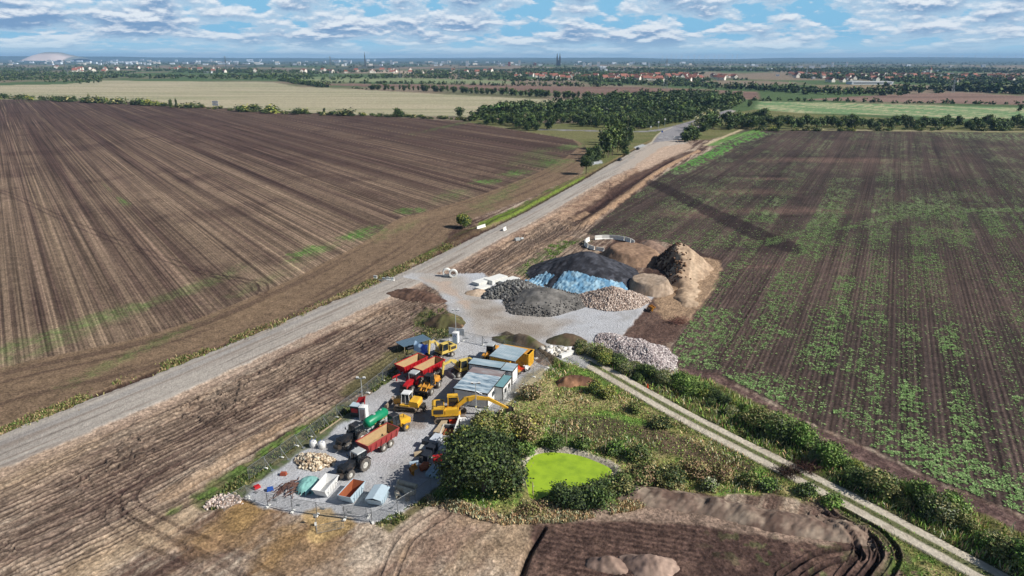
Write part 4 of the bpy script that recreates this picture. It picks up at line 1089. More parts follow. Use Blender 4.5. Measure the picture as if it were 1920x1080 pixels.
def wheel_loader(name, label, px, hd, paint, roof, cat='wheel loader', lift=.5, rimm=None):
    t = thing(name, label, cat, on(*px), hd)
    MB().box((-.2, 0, .95), (4.6, .8, .5)).build('chassis', P['dark'], t)
    MB().prism([(-2.6, .95), (-2.6, 1.75), (-2.3, 2.0), (-.6, 2.05), (-.6, .95)], -.75, .75).box((1.3, 0, 1.15), (1.2, 1.0, .7)).build('hood', paint, t)
    MB().box((-2.62, 0, 1.4), (.05, 1.1, .6)).build('engine_grille', P['dark'], t)
    MB().cyl((-1.6, .3, 2.0), (-1.6, .3, 2.5), .06, 8).build('exhaust', P['dark'], t)
    cab(t, -.55, .85, -.68, .68, 1.35, 3.0, P['dark'], roof)
    for x in (-1.45, 1.45):
        for y in (-1.0, 1.0): wheel(t, x, y, .68, .5, rimm)
    m = MB()
    for y in (-.5, .5): arm_plate(m, [(.9, 1.7), (2.2, 1.15), (3.0, .55 + lift * .3)], [.12, .17, .12], y - .07, y + .07)
    m.cyl((1.2, 0, 1.2), (2.6, 0, .95), .08, 8)
    m.build('lift_arm', paint, t)
    w_ = MB(); bucket(w_, 3.45, .6 + lift * .3, R(75), 2.4, 1.25); w_.build('bucket', P['dark'], t)
    for y in (-.85, .85):
        MB().box((-1.45, y * 1.15, 1.45), (1.3, .5, .06)).build('fender', paint, t)
        MB().box((1.45, y * 1.15, 1.45), (1.2, .5, .06)).build('fender', paint, t)
    return t
def bulldozer(label, px, hd):
    t = thing('bulldozer', label, 'bulldozer', on(*px), hd)
    for y in (-.98, .98): track_unit(t, 3.9, .6, .5, y)
    MB().box((0, 0, .9), (3.0, 1.4, .6)).build('undercarriage', P['dark'], t)
    MB().prism([(.5, 1.0), (.5, 1.85), (.9, 2.1), (2.0, 1.9), (2.15, 1.5), (2.1, 1.0)], -.62, .62).build('hood', P['amber'], t)
    MB().prism([(-2.3, 1.0), (-2.3, 1.7), (-2.1, 1.95), (-.8, 2.0), (-.6, 1.2), (-.6, 1.0)], -1.1, 1.1).box((0, 1.0, 1.15), (1.6, .5, .3)).box((0, -1.0, 1.15), (1.6, .5, .3)).build('rear_body', P['yellow'], t)
    cab(t, -.75, .75, -.75, .75, 1.25, 3.0, P['whitep'], P['whitep'], .8)
    m = MB()
    for i in range(6):
        a0, a1 = R(-35 + i * 12), R(-35 + (i + 1) * 12)
        x0, z0, x1, z1 = 3.9 - .95 * math.cos(a0), .62 + .95 * math.sin(a0), 3.9 - .95 * math.cos(a1), .62 + .95 * math.sin(a1)
        m.plate([(x0, -1.6, z0), (x0, 1.6, z0), (x1, 1.6, z1), (x1, -1.6, z1)], .05)
    for y in (-1.6, 1.6): m.box((3.1, y, .62), (.5, .06, 1.1))
    m.build('dozer_blade', P['trackm'], t)
    m = MB()
    for y in (-1.35, 1.35): m.cyl((.0, y, .6), (2.9, y, .4), .1, 8)
    for y in (-.4, .4): m.cyl((1.9, y, 1.6), (2.95, y, .9), .07, 8)
    m.build('push_arm', P['dark'], t)
    m = MB().box((-2.7, 0, 1.0), (.5, 1.5, .3))
    for y in (-.55, 0, .55): m.prism([(-2.9, 1.2), (-2.6, 1.2), (-2.9, .3), (-3.2, .1), (-3.1, .5)], y - .06, y + .06)
    m.build('ripper', P['dark'], t)
    MB().cyl((1.4, .3, 1.9), (1.4, .3, 2.5), .06, 8).build('exhaust', P['dark'], t)
    return t
# ------------------------------------------------------------------ machines in the yard
big_exc = excavator('tracked_excavator', 'yellow crawler excavator with its arm stretched out beside the grey-roofed site office', (845, 786), heading((842, 783), (925, 779)), P['yellow'], True,
          [(.5, 1.5), (1.9, 2.75), (3.4, 3.0), (4.9, 2.7)], [(4.9, 2.7), (7.4, 1.15)], 0, R(-20)); big_exc.scale = (1.25, 1.25, 1.2)
excavator('wheeled_excavator', 'pale yellow wheeled excavator with folded boom beside the portable toilet and the blue banner', (832, 670), heading((846, 668), (812, 680)), P['pale_yellow'], False,
          [(.5, 1.7), (1.3, 3.0), (2.2, 3.9), (3.2, 3.9)], [(3.2, 3.9), (3.5, 1.6)], 0, R(-60))
excavator('wheeled_excavator', 'pale yellow wheeled excavator with its bucket set down in front of the long office shadow', (868, 702), heading((880, 700), (822, 716)), P['pale_yellow'], False,
          [(.5, 1.7), (1.5, 2.9), (2.6, 3.3), (3.9, 2.9)], [(3.9, 2.9), (4.2, .9)], 0, R(-80), 1.2)
bulldozer('muddy yellow bulldozer with white cab roof and curved blade in mid yard', (764, 768), heading((790, 770), (738, 764)))
tractor('tractor', 'red tractor with a pale cab roof parked in front of the two red tipper trailers', (779, 726), heading((786, 718), (762, 737)), P['red'], P['greyp'])
wheel_loader('wheel_loader', 'orange wheel loader with a dark cab between the red tractor and the bulldozer', (806, 733), heading((815, 724), (796, 742)), P['amber'], P['black'], rimm=P['rim'])
tipper_trailer('bright red tipper trailer, the outer one of the pair behind the red tractor', (772, 700), heading((800, 684), (750, 708)), P['red'], 'red tipper trailers', 6.0)
tipper_trailer('dark red tipper trailer standing against the wheeled excavator bucket', (805, 706), heading((828, 690), (782, 714)), P['red'], 'red tipper trailers', 6.0)
wheel_loader('wheel_loader', 'small yellow loader with a white cab roof half hidden behind the yellow storage containers', (921, 674), heading((925, 665), (905, 690)), P['amber'], P['greyp'])
tractor('tractor', 'black tractor with a rounded dark roof coupled ahead of the green tank trailer', (671, 828), heading((676, 828), (632, 852)), P['black'], P['black'])
tank_trailer('green tank trailer with a yellow lettering band behind the black tractor', (706, 803), heading((716, 796), (680, 820)))
tractor('tractor', 'black tractor with a dusty grey roof nearest to the three skips', (676, 879), heading((676, 879), (638, 902)), P['black'], P['greyp'])
tipper_trailer('faded red tandem tipper trailer hitched to the grey-roofed black tractor', (710, 844), heading((728, 832), (680, 862)), P['dull_red'], None, 6.4)
wheel_loader('wheel_loader', 'yellow wheel loader with a black cab behind the faded red trailer', (741, 811), heading((752, 806), (728, 818)), P['yellow'], P['black'], rimm=P['yellow'])

# ------------------------------------------------------------------ offices, containers, cabins
def roof_mat(name, ca, cb, cc, sc=.35):
    m, t, b = new_mat(name)
    tcn = t.nodes.new('ShaderNodeTexCoord'); mp = t.nodes.new('ShaderNodeMapping'); mp.inputs['Scale'].default_value = (.5, 1.6, 1)
    n = t.nodes.new('ShaderNodeTexNoise'); n.inputs['Scale'].default_value = sc; n.inputs['Detail'].default_value = 6; n.inputs['Roughness'].default_value = .62
    t.links.new(tcn.outputs['Object'], mp.inputs[0]); t.links.new(mp.outputs[0], n.inputs['Vector'])
    cr = t.nodes.new('ShaderNodeValToRGB'); t.links.new(n.outputs[0], cr.inputs[0]); e = cr.color_ramp.elements
    e[0].position = .36; e[0].color = (*ca, 1); e[1].position = .64; e[1].color = (*cc, 1); k = e.new(.5); k.color = (*cb, 1)
    t.links.new(cr.outputs[0], b.inputs['Base Color']); b.inputs['Roughness'].default_value = .4; b.inputs['Metallic'].default_value = .25
    return m
RF_OLD = roof_mat('weathered_tin_roof', S(104, 126, 144), S(176, 196, 206), S(226, 232, 234), .9)
RF_RUST = roof_mat('rust_stained_tin_roof', S(150, 128, 124), S(164, 150, 146), S(182, 184, 184), .5)
RF_PALE = roof_mat('pale_tin_roof', S(158, 182, 192), S(182, 200, 208), S(200, 214, 220), .5)
RF_TEAL = mat('teal_roof', S(124, 168, 172), .4, .2, .08, 1.2)
def container(name, label, p, hd, L_, w, h, wall, roof, cat='container', corr=False, windows=True, rimm=None, roofs=None, group=None):
    """p is the corner nearest the camera-left, axes along hd (length) and to its left (width)"""
    t = thing(name, label, cat, (p[0], p[1], .12), hd, group)
    m = MB().box((L_ / 2, w / 2, h / 2 + .1), (L_, w, h))
    if corr:
        for i in range(int(L_ / .3)):
            for y, s_ in ((0, -1), (w, 1)): m.box((.25 + i * .3, y + s_ * .02, h / 2 + .1), (.14, .05, h - .35))
        for i in range(int(w / .3)):
            for x, s_ in ((0, -1), (L_, 1)): m.box((x + s_ * .02, .2 + i * .3, h / 2 + .1), (.05, .14, h - .35))
    for i in range(4): m.box((.15 + i * (L_ - .3) / 3, w / 2, .05), (.25, w, .1))
    wl = m.build('wall', wall, t)
    if roofs:
        for (y0, y1, mt) in roofs: MB().box((L_ / 2, (y0 + y1) / 2, h + .16), (L_ + .14, y1 - y0 - .02, .12)).build('roof', mt, t)
    else:
        MB().box((L_ / 2, w / 2, h + .16), (L_ + .12, w + .12, .12)).build('roof', roof, t)
    e = MB()
    e.box((L_ / 2, -.09, h + .12), (L_ + .2, .05, .2)).box((L_ / 2, w + .09, h + .12), (L_ + .2, .05, .2)).box((-.1, w / 2, h + .12), (.05, w + .2, .2)).box((L_ + .1, w / 2, h + .12), (.05, w + .2, .2))
    for x in (.03, L_ - .03):
        for y in (.03, w - .03): e.box((x, y, h / 2 + .1), (.14, .14, h))
    e.build('edge_trim', rimm or P['dark'], t)
    if windows:
        for x, y, dx, dy in ((L_ + .01, w * .3, .04, 1.0), (L_ + .01, w * .72, .04, 1.0)):
            q = MB().box((x, y, h * .6), (dx, dy, .9)).build('window', P['glass'], t)
            MB().box((x + .02, y, h * .6 + .48), (dx, dy + .12, .06)).box((x + .02, y, h * .6 - .48), (dx, dy + .12, .06)).build('window_frame', P['whitep'], q)
    return t
def corner(px, py): return G(px, py)
# the three-bay white office with the weathered flat roof: front-left ground corner, front edge running right
hf = R(-19.0)
p0_ = (-9.7, 102.3)
container('site_office', 'wide white site office with a streaked weathered flat roof behind the yellow excavator', p0_, hf, 6.0, 8.6, 2.7, P['whitep'], RF_OLD, 'site office', False, True,
          roofs=[(-.06, 2.15, RF_OLD), (2.15, 4.3, RF_OLD), (4.3, 6.45, RF_OLD), (6.45, 8.66, RF_RUST)])
ux, uy = math.cos(hf), math.sin(hf); vx, vy = -uy, ux
def loc2(a, b, o=None):
    o = o or p0_; return (o[0] + ux * a + vx * b, o[1] + uy * a + vy * b)
container('site_office', 'narrow white office annex with a teal lean-to roof on the right of the wide office', (-4.0, 103.9), hf, 2.6, 4.4, 2.45, P['whitep'], RF_TEAL, 'site office', False, True)
container('container', 'white container with a clean pale roof and dark rim behind the wide office', (-7.8, 111.9), hf, 6.1, 2.4, 2.75, P['whitep'], RF_PALE, 'container', False, False)
container('container', 'short white container with pale roof squeezed beside the yellow storage container', (-1.95, 109.6), hf, 2.1, 3.0, 2.6, P['whitep'], RF_PALE, 'container', False, False)
container('storage_container', 'short yellow corrugated container under the left end of the tin canopy', (-4.0, 115.95), R(-27), 3.0, 2.4, 2.5, P['yellow'], P['amber'], 'container', True, False, P['yellow'], group='yellow storage containers')
container('storage_container', 'long yellow corrugated storage container closing the back of the tin canopy', (-2.5, 118.6), R(-24), 6.1, 2.4, 2.6, P['yellow'], P['amber'], 'container', True, False, P['yellow'], group='yellow storage containers')
container('storage_container', 'yellow container end standing upright at the right of the tin canopy', (3.05, 115.95), R(66), 2.2, .35, 2.6, P['yellow'], P['amber'], 'container wall', True, False, P['yellow'], group='yellow storage containers')
hc_ = R(-27)
t = thing('canopy', 'pale blue sloping tin canopy spanning between the yellow containers', 'canopy', (-4.2, 115.5, .12), hc_)
m = MB(); L_, W_ = 5.4, 5.1
for i in range(12):
    x0 = i * L_ / 12
    m.add([(x0, 0, 2.75), (x0 + L_ / 12 - .05, 0, 2.75), (x0 + L_ / 12 - .05, W_, 3.1), (x0, W_, 3.1), (x0, 0, 2.82), (x0 + L_ / 12 - .05, 0, 2.82), (x0 + L_ / 12 - .05, W_, 3.17), (x0, W_, 3.17)],
          [(0, 3, 2, 1), (4, 5, 6, 7), (0, 1, 5, 4), (1, 2, 6, 5), (2, 3, 7, 6), (3, 0, 4, 7)])
m.build('roof_sheet', RF_PALE, t)
m = MB().box((L_ / 2, .05, 2.7), (L_, .08, .12)).box((L_ / 2, W_ - .05, 3.0), (L_, .08, .12))
for x in (.1, L_ - .1): m.cyl((x, .1, 0), (x, .1, 2.7), .06, 6)
m.build('beam', P['galv'], t)
def small_machine(name, label, xy, hd, paint, cat):
    t = thing(name, label, cat, (*xy, .12), hd)
    MB().box((0, 0, .55), (1.3, .8, .5)).box((-.4, 0, .95), (.5, .7, .4), (.8, .8)).build('body', paint, t)
    MB().cyl((.45, -.4, .35), (.45, .4, .35), .35, 14).cyl((-.45, -.4, .35), (-.45, .4, .35), .3, 14).build('drum', P['dark'], t)
    MB().cyl((-.6, 0, .9), (-1.1, 0, 1.3), .04, 6).build('handle', P['dark'], t)
    return t
small_machine('roller', 'small orange compaction roller stored under the tin canopy', (1.6, 114.6), hf + .6, P['orange'], 'roller')
small_machine('roller', 'cream coloured compaction roller at the open end of the canopy', (2.6, 115.0), hf + 1.2, P['whitep'], 'roller')
small_machine('roller', 'dark orange roller half under the canopy edge beside the short white container', (.9, 113.6), hf - .4, P['amber'], 'roller')

# rotate helper objects ---------------------------------------------------------
STRIPE = None
def stripe_mat():
    m, t, b = new_mat('blue_white_stripes')
    tcn = t.nodes.new('ShaderNodeTexCoord'); w = t.nodes.new('ShaderNodeTexWave'); w.wave_type = 'BANDS'; w.bands_direction = 'DIAGONAL'; w.inputs['Scale'].default_value = 1.5
    t.links.new(tcn.outputs['Object'], w.inputs['Vector'])
    cr = t.nodes.new('ShaderNodeValToRGB'); cr.color_ramp.interpolation = 'CONSTANT'; t.links.new(w.outputs[0], cr.inputs[0])
    cr.color_ramp.elements[0].color = (*S(28, 60, 130), 1); cr.color_ramp.elements[1].position = .5; cr.color_ramp.elements[1].color = (*S(228, 232, 236), 1)
    t.links.new(cr.outputs[0], b.inputs['Base Color']); b.inputs['Roughness'].default_value = .5
    return m
STRIPE = stripe_mat()
def toilet(label, px, hd, wall, front, stripes=True, group='portable toilets'):
    t = thing('portable_toilet', label, 'portable toilet', on(*px), hd, group)
    MB().box((0, 0, 1.12), (1.12, 1.12, 2.24)).build('cabin_wall', wall, t)
    MB().box((0, 0, 2.3), (1.2, 1.2, .1)).box((0, 0, 2.4), (1.0, 1.0, .12), (.5, .5)).build('roof', P['whitep'], t)
    d = MB().box((0, -.58, 1.05), (.8, .04, 1.9)).build('door', front, t)
    MB().box((.3, -.62, 1.05), (.05, .05, .2)).build('handle', P['dark'], d)
    if stripes: MB().box((0, -.605, 1.75), (.78, .02, .42)).build('striped_panel', STRIPE, d)
    MB().box((0, 0, .04), (1.2, 1.2, .1)).build('skid', P['dark'], t)
    MB().cyl((.4, .4, 2.3), (.4, .4, 2.75), .05, 8).build('vent_pipe', P['greyp'], t)
    return t
toilet('white portable toilet with a blue striped panel next to the white boards at the gate', (855, 644), R(-15), P['whitep'], P['lightblue'])
toilet('white portable toilet with a blue striped panel below the floodlight mast at the excavator', (899, 797), R(-15), P['whitep'], P['lightblue'])
toilet('red-grey portable toilet in front of the dark cabin with the red hood', (683, 787), R(-12), P['whitep'], mat('faded_red_grey', S(168, 150, 146), .6, 0, .2, 3, dirt=S(150, 60, 54)), False)
t = thing('service_cabin', 'dark service cabin with red sides and a bright red open lid beside the toilet', 'cabin', on(669, 780), R(-12))
MB().box((0, 0, 1.0), (1.5, 1.3, 1.8)).build('cabin_wall', P['plastic_dk'], t)
MB().box((0, -.67, 1.2), (1.1, .04, .7)).build('red_panel', P['red'], t)
MB().box((0, 0, 1.96), (1.6, 1.4, .1)).build('roof', P['lightblue'], t)
MB().plate([(-.2, .6, 2.0), (1.1, .9, 2.0), (1.3, 1.0, 3.1), (.2, .8, 2.9)], .06).plate([(1.1, .9, 1.2), (1.4, .1, 1.2), (1.5, .1, 2.6), (1.3, 1.0, 3.1)], .06).build('lid', P['red'], t)

def light_mast(label, px, h, group='floodlight masts'):
    t = thing('floodlight_mast', label, 'floodlight', on(*px), 0, group)
    MB().cyl((0, 0, .3), (0, 0, h), .07, 8, .05).build('pole', P['greyp'], t)
    MB().box((0, 0, .2), (.9, .9, .4)).build('concrete_foot', P['concrete'], t)
    MB().box((0, 0, h), (1.3, .08, .08)).build('crossbar', P['greyp'], t)
    for x in (-.55, .55): MB().at((x, 0, h + .1), (R(25), 0, 0)).box((0, 0, 0), (.42, .2, .34)).at().build('lamp_head', P['whitep'], t)
light_mast('floodlight mast with white lamp heads standing behind the red-lidded cabin', (681, 768), 5.6)
light_mast('floodlight mast in front of the white office next to the excavator arm', (893, 788), 6.4)
light_mast('tall floodlight mast behind the white boards at the gate by the grassy mound', (855, 630), 5.6)

# white boards at the gate
for (a, b, lb) in (((842, 634), (854, 636), 'left white board leaning at the yard gate'), ((856, 636), (871, 638), 'right white board leaning at the yard gate')):
    x0, y0, z0 = on(*a); x1, y1, z1 = on(*b)
    t = thing('white_board', lb, 'board', (x0, y0, z0), math.atan2(y1 - y0, x1 - x0), 'white boards at the gate')
    l_ = math.hypot(x1 - x0, y1 - y0)
    MB().box((l_ / 2, 0, 1.6), (l_, .06, 1.5)).build('panel', P['whitep'], t)
    MB().cyl((.1, .04, 0), (.1, .04, 2.3), .03, 6).cyl((l_ - .1, .04, 0), (l_ - .1, .04, 2.3), .03, 6).build('post', P['fencem'], t)

# tin roofed shelter and banner
t = thing('shelter', 'low shelter under blue-grey corrugated sheets at the edge of the dirt', 'shelter', on(776, 652), heading((748, 655), (800, 640)))
m = MB()
for i in range(16): m.box((-3.0 + i * .4, 0, 1.55), (.36, 3.2, .05))
m.build('roof_sheet', mat('blue_grey_sheet', S(108, 132, 150), .4, .3, .1, 1), t)
m = MB()
for x in (-2.9, 0, 2.9):
    for y in (-1.4, 1.4): m.cyl((x, y, 0), (x, y, 1.55), .06, 6)
m.build('post', P['wood'], t)
m = MB().cyl((-1.8, -.3, .4), (-.2, -.3, .4), .4, 14).cyl((.4, .2, .35), (2.0, .2, .35), .35, 14); m.build('stored_roll', P['plastic_dk'], t)
def banner_mat():
    m, t, b = new_mat('blue_banner')
    tcn = t.nodes.new('ShaderNodeTexCoord'); sp_ = t.nodes.new('ShaderNodeSeparateXYZ'); t.links.new(tcn.outputs['Object'], sp_.inputs[0])
    n = t.nodes.new('ShaderNodeTexNoise'); n.inputs['Scale'].default_value = 1.4; t.links.new(tcn.outputs['Object'], n.inputs['Vector'])
    a = t.nodes.new('ShaderNodeMath'); a.operation = 'MULTIPLY_ADD'; t.links.new(n.outputs[0], a.inputs[0]); a.inputs[1].default_value = 1.2; t.links.new(sp_.outputs[0], a.inputs[2])
    cr = t.nodes.new('ShaderNodeValToRGB'); t.links.new(a.outputs[0], cr.inputs[0]); e = cr.color_ramp.elements
    e[0].position = .35; e[0].color = (*S(176, 206, 232), 1); e[1].position = .8; e[1].color = (*S(46, 84, 190), 1)
    t.links.new(cr.outputs[0], b.inputs['Base Color']); b.inputs['Roughness'].default_value = .5
    return m
o = on(787, 668)
t = thing('banner', 'large white and blue banner sheet leaning on the fence behind the red trailers', 'banner', o, heading((776, 664), (802, 672)))
V = []; nx, ny = 12, 6
for j in range(ny + 1):
    for i in range(nx + 1):
        x = -1.6 + 3.4 * i / nx; z = .7 + 1.9 * j / ny
        V.append((x, .5 * j / ny + .12 * math.sin(x * 4) + (.15 * math.sin(j * 1.3)), z - .35 * math.sin(PI * i / nx) * (j / ny)))
F_ = [[j * (nx + 1) + i, j * (nx + 1) + i + 1, (j + 1) * (nx + 1) + i + 1, (j + 1) * (nx + 1) + i] for j in range(ny) for i in range(nx)]
link('cloth', np_mesh('cloth', V, F_, banner_mat(), smooth=True), t)
m = MB()
for x in (-1.6, 1.8): m.cyl((x, .35, 0), (x, .4, 2.6), .04, 6)
m.build('post', P['fencem'], t)

# ------------------------------------------------------------------ skips
def skip(label, px, hd, outer, inner, lid=None, L_=3.6, w=1.85, h=1.45):
    t = thing('skip', label, 'skip', on(*px), hd, 'waste skips')
    k = .75
    o = [(-L_ / 2 + k, -w / 2 + .1), (L_ / 2 - k, -w / 2 + .1), (L_ / 2 - k, w / 2 - .1), (-L_ / 2 + k, w / 2 - .1)]
    u = [(-L_ / 2, -w / 2), (L_ / 2, -w / 2), (L_ / 2, w / 2), (-L_ / 2, w / 2)]
    vs = [(*p, .12) for p in o] + [(*p, h) for p in u]
    m = MB().add(vs, [(0, 3, 2, 1), (0, 1, 5, 4), (1, 2, 6, 5), (2, 3, 7, 6), (3, 0, 4, 7)])
    q = .06
    iv = [(p[0] * .97, p[1] * .95, .2) for p in o] + [(p[0] * (1 - q / L_ * 2), p[1] * (1 - q / w * 2), h) for p in u]
    m.add([(*p, h) for p in u] + iv[4:], [(0, 1, 5, 4), (1, 2, 6, 5), (2, 3, 7, 6), (3, 0, 4, 7)])
    for s_ in (-1, 1):
        for x in (-.9, -.3, .3, .9): m.box((x, s_ * (w / 2 + .01), h * .55), (.08, .06, h * .75))
        m.box((0, s_ * (w / 2 + .03), h - .03), (L_, .08, .1))
        for x in (-1.1, 1.1): m.cyl((x, s_ * (w / 2), h * .6), (x, s_ * (w / 2 + .22), h * .6), .07, 8)
    b = m.build('body', outer, t)
    if lid is None:
        MB().add(iv, [(0, 1, 2, 3), (0, 4, 5, 1), (1, 5, 6, 2), (2, 6, 7, 3), (3, 7, 4, 0)]).build('inside', inner, b)
    else:
        m = MB().plate([(-L_ / 2, -w / 2, h + .02), (L_ / 2, -w / 2, h + .02), (L_ / 2, 0, h + .28), (-L_ / 2, 0, h + .28)], .05).plate([(-L_ / 2, 0, h + .28), (L_ / 2, 0, h + .28), (L_ / 2, w / 2, h + .02), (-L_ / 2, w / 2, h + .02)], .05)
        m.build('lid', lid, b)
    return t
skip('open white skip with a pale inside, nearest to the green tarpaulin', (612, 923), heading((598, 940), (630, 902)), P['whitep'], P['whitep'], L_=3.9)
skip('open skip with a rusty inside in the middle of the three skips', (661, 934), heading((647, 952), (680, 915)), P['lightblue'], P['rust'], L_=3.9)
skip('closed pale blue skip with a folded lid beside the concrete pipes', (709, 942), heading((700, 958), (722, 922)), P['lightblue'], None, P['lightblue'], 3.2, 2.1, 1.3)

# ------------------------------------------------------------------ pipes and small stores
def pipe(label, a, b, r, mt, dz=0.0, group='concrete pipes'):
    x0, y0, z0 = on(*a); x1, y1, z1 = on(*b)
    o = thing('pipe', label, 'pipe', (x0, y0, z0 + r + dz), math.atan2(y1 - y0, x1 - x0), group)
    l_ = math.hypot(x1 - x0, y1 - y0)
    m = MB(); n = 18
    vs = [(x, rr * math.cos(2 * PI * i / n), rr * math.sin(2 * PI * i / n)) for (x, rr) in ((0, r), (l_, r), (l_, r * .75), (0, r * .75)) for i in range(n)]
    m.add(vs, [(k * n + i, k * n + (i + 1) % n, ((k + 1) % 4) * n + (i + 1) % n, ((k + 1) % 4) * n + i) for k in range(4) for i in range(n)])
    m.build('barrel', mt, o, True)
    MB().ring((.06, 0, 0), (1, 0, 0), r * 1.18, r * .8, .22, 18).build('collar', mt, o)
CP = mat('sandy_concrete', S(204, 192, 170), .85, 0, .1, 3, dirt=S(160, 140, 116))
pipe('long pale concrete pipe, the upper one of the stack by the fence corner', (747, 909), (781, 918), .36, CP)
pipe('long pale concrete pipe, second of the stack by the fence corner', (744, 919), (778, 929), .36, CP)
pipe('short concrete pipe piece lying across below the pipe stack', (748, 938), (744, 928), .34, CP)
pipe('short pipe half hidden under the fence panel at the pipe stack', (766, 932), (758, 926), .3, CP)
def slab_stack(name, label, px, hd, n, L_, w, th, mt, cat, group, gap=.06):
    t = thing(name, label, cat, on(*px), hd, group)
    for k in range(n):
        MB().box((0, 0, .1 + k * (th + gap) + th / 2), (L_, w, th)).build('slab', mt, t)
        if k < n - 1 or True:
            MB().box((-L_ * .3, 0, .04 + k * (th + gap)), (.12, w, gap + .02)).box((L_ * .3, 0, .04 + k * (th + gap)), (.12, w, gap + .02)).build('spacer', P['wood'], t)
    return t
hs1 = heading((880, 540), (935, 522))
for (px, n, L_, w, lb) in (((905, 532), 3, 5.2, 2.6, 'low stack of white concrete slabs at the left of the slab store'), ((930, 528), 4, 5.8, 3.0, 'wide stack of white concrete slabs with slotted edges in the middle of the slab store'),
                           ((955, 531), 4, 5.4, 2.6, 'stack of white concrete slabs nearest to the grey boulders'), ((905, 542), 2, 3.6, 2.0, 'small offset pile of white slabs in front of the slab store'), ((928, 545), 2, 4.6, 1.6, 'thin white slabs beside the small sand heap')):
    slab_stack('slab_stack', lb, px, hs1, n, L_, w, .22, P['concrete_w'], 'slab stack', 'stacks of white concrete slabs')
for i, (px, lb) in enumerate((((838, 519), 'left one of the two upright white concrete rings by the road'), ((850, 521), 'right one of the two upright white concrete rings by the road'))):
    o = on(*px); t = thing('concrete_ring', lb, 'concrete ring', o, R(28), 'upright concrete rings')
    MB().ring((0, 0, 1.15), (.45, 1, 0), 1.15, .74, .95, 26).build('ring_wall', P['concrete_w'], t)
    MB().box((0, .3, .05), (.9, .3, .1)).box((0, -.3, .05), (.9, .3, .1)).build('wedge', P['wood'], t)
# ring of barrier elements
def barrier(label, x, y, z, hd, l_, h, mt, group, name='barrier'):
    t = thing(name, label, 'barrier', (x, y, z), hd, group)
    MB().prism([(-.3, 0), (.3, 0), (.28, .15), (.1, .35), (.09, h), (-.09, h), (-.1, .35), (-.28, .15)], -l_ / 2, l_ / 2).build('wall_element', mt, t)
    MB().box((0, -l_ * .3, .03), (.62, .3, .08)).box((0, l_ * .3, .03), (.62, .3, .08)).build('foot', P['concrete'], t)
cx, cy = G(1143, 460)
n = 0
for k, deg in enumerate((12, 34, 56, 74, 92, 110, 148, 172, 194, 216, 240)):
    a = R(deg); rx, ry = 7.6, 7.6
    x, y = cx + rx * math.cos(a), cy + ry * math.sin(a)
    hgt_ = 1.35 if deg < 200 else 1.1
    barrier('white concrete element of the ring behind the black stockpile, %s' % ('right end', 'right side', 'right rear', 'rear right', 'rear middle', 'rear left', 'left rear', 'far left', 'left front', 'front left', 'front right')[k], x, y, .05, a, 2.6, hgt_, P['concrete_w'], 'wall elements set out in a ring')
for k in range(5):
    x, y, z = on(704 + k * 8, 524 + k * .9)
    barrier(['leftmost', 'second', 'middle', 'fourth', 'rightmost'][k] + ' squat white concrete block in the row across the road', x, y, z, heading((704, 524), (736, 528)) + R(90), 1.0, .85, P['concrete_w'], 'blocks closing the road')
x, y, z = on(902, 429); barrier('long white barrier at the left edge of the road by the round bush', x, y, z, heading((890, 432), (915, 424)) + R(90), 4.6, 1.0, P['concrete_w'], None)
x, y, z = on(946, 433); barrier('short white barrier with a dark end on the right road edge', x, y, z, heading((940, 436), (952, 430)) + R(90), 2.2, 1.1, P['concrete_w'], None)
t = thing('pump_set', 'small grey pump set lying in the dirt beside the road', 'pump', on(970, 452), .5)
MB().box((0, 0, .5), (1.6, 1.0, .8)).cyl((1.2, 0, .5), (2.1, 0, .5), .4, 12).build('housing', P['greyp'], t)
MB().box((0, 0, .08), (2.2, 1.2, .12)).build('skid', P['dark'], t)

# ------------------------------------------------------------------ shaded stores along the right fence
def crate(name, label, px, hd, d, mt, cat='crate', dz=0, parts=None):
    t = thing(name, label, cat, tuple(a + b for a, b in zip(on(*px), (0, 0, dz))), hd)
    MB().box((0, 0, d[2] / 2 + .14), d).build('load', mt, t)
    m = MB()
    for y in (-.4, 0, .4): m.box((0, y * d[1], .07), (d[0], .1, .1))
    for x in (-.4, -.13, .13, .4): m.box((x * d[0], 0, .13), (.12, d[1], .03))
    m.build('pallet', P['wood'], t)
    return t
hh = heading((815, 850), (845, 815))
crate('pallet_load', 'film-wrapped pale pallet load in the middle of the shaded stores', (818, 836), hh, (2.0, 1.2, 1.3), P['wrap'], 'pallet')
crate('pallet_load', 'dark pallet load below the film-wrapped one', (810, 850), hh, (1.6, 1.2, 1.2), P['plastic_dk'], 'pallet')
crate('pallet_load', 'pile of brown boards on a pallet above the film-wrapped load', (823, 814), hh, (1.8, 1.1, .6), P['wood'], 'pallet')
crate('pallet_load', 'brown timber bundle at the shaded edge of the yard', (784, 855), .4, (1.2, .5, .4), P['wood'], 'pallet')
crate('toolbox', 'bright red steel box in front of the big dark tree', (822, 866), .3, (1.5, .9, .7), P['red'], 'tool box')
crate('steel_case', 'pale steel case standing beside the rusty bucket', (777, 877), .3, (1.3, .8, .6), P['lightblue'], 'case')
t = thing('digger_bucket', 'amber and rusty excavator bucket lying on the gravel beside the pipe stack', 'bucket', on(778, 890), .4)
m = MB(); bucket(m, 0, .6, R(40), 1.3, 1.3); m.build('shell', P['amber'], t)
m = MB().cyl((.9, .3, .45), (1.9, .5, .5), .45, 14); m.build('coupler', P['rust'], t)
t = thing('frame_stack', 'stack of pale grid panels lying in the tree shadow', 'panel stack', on(815, 889), hh)
m = MB()
for k in range(4):
    for i in range(9): m.box((-1.2 + i * .3, 0, .15 + k * .15), (.08, 1.6, .04))
    for j in (-.75, 0, .75): m.box((0, j, .18 + k * .15), (2.6, .08, .04))
m.build('grid', P['lightblue'], t)
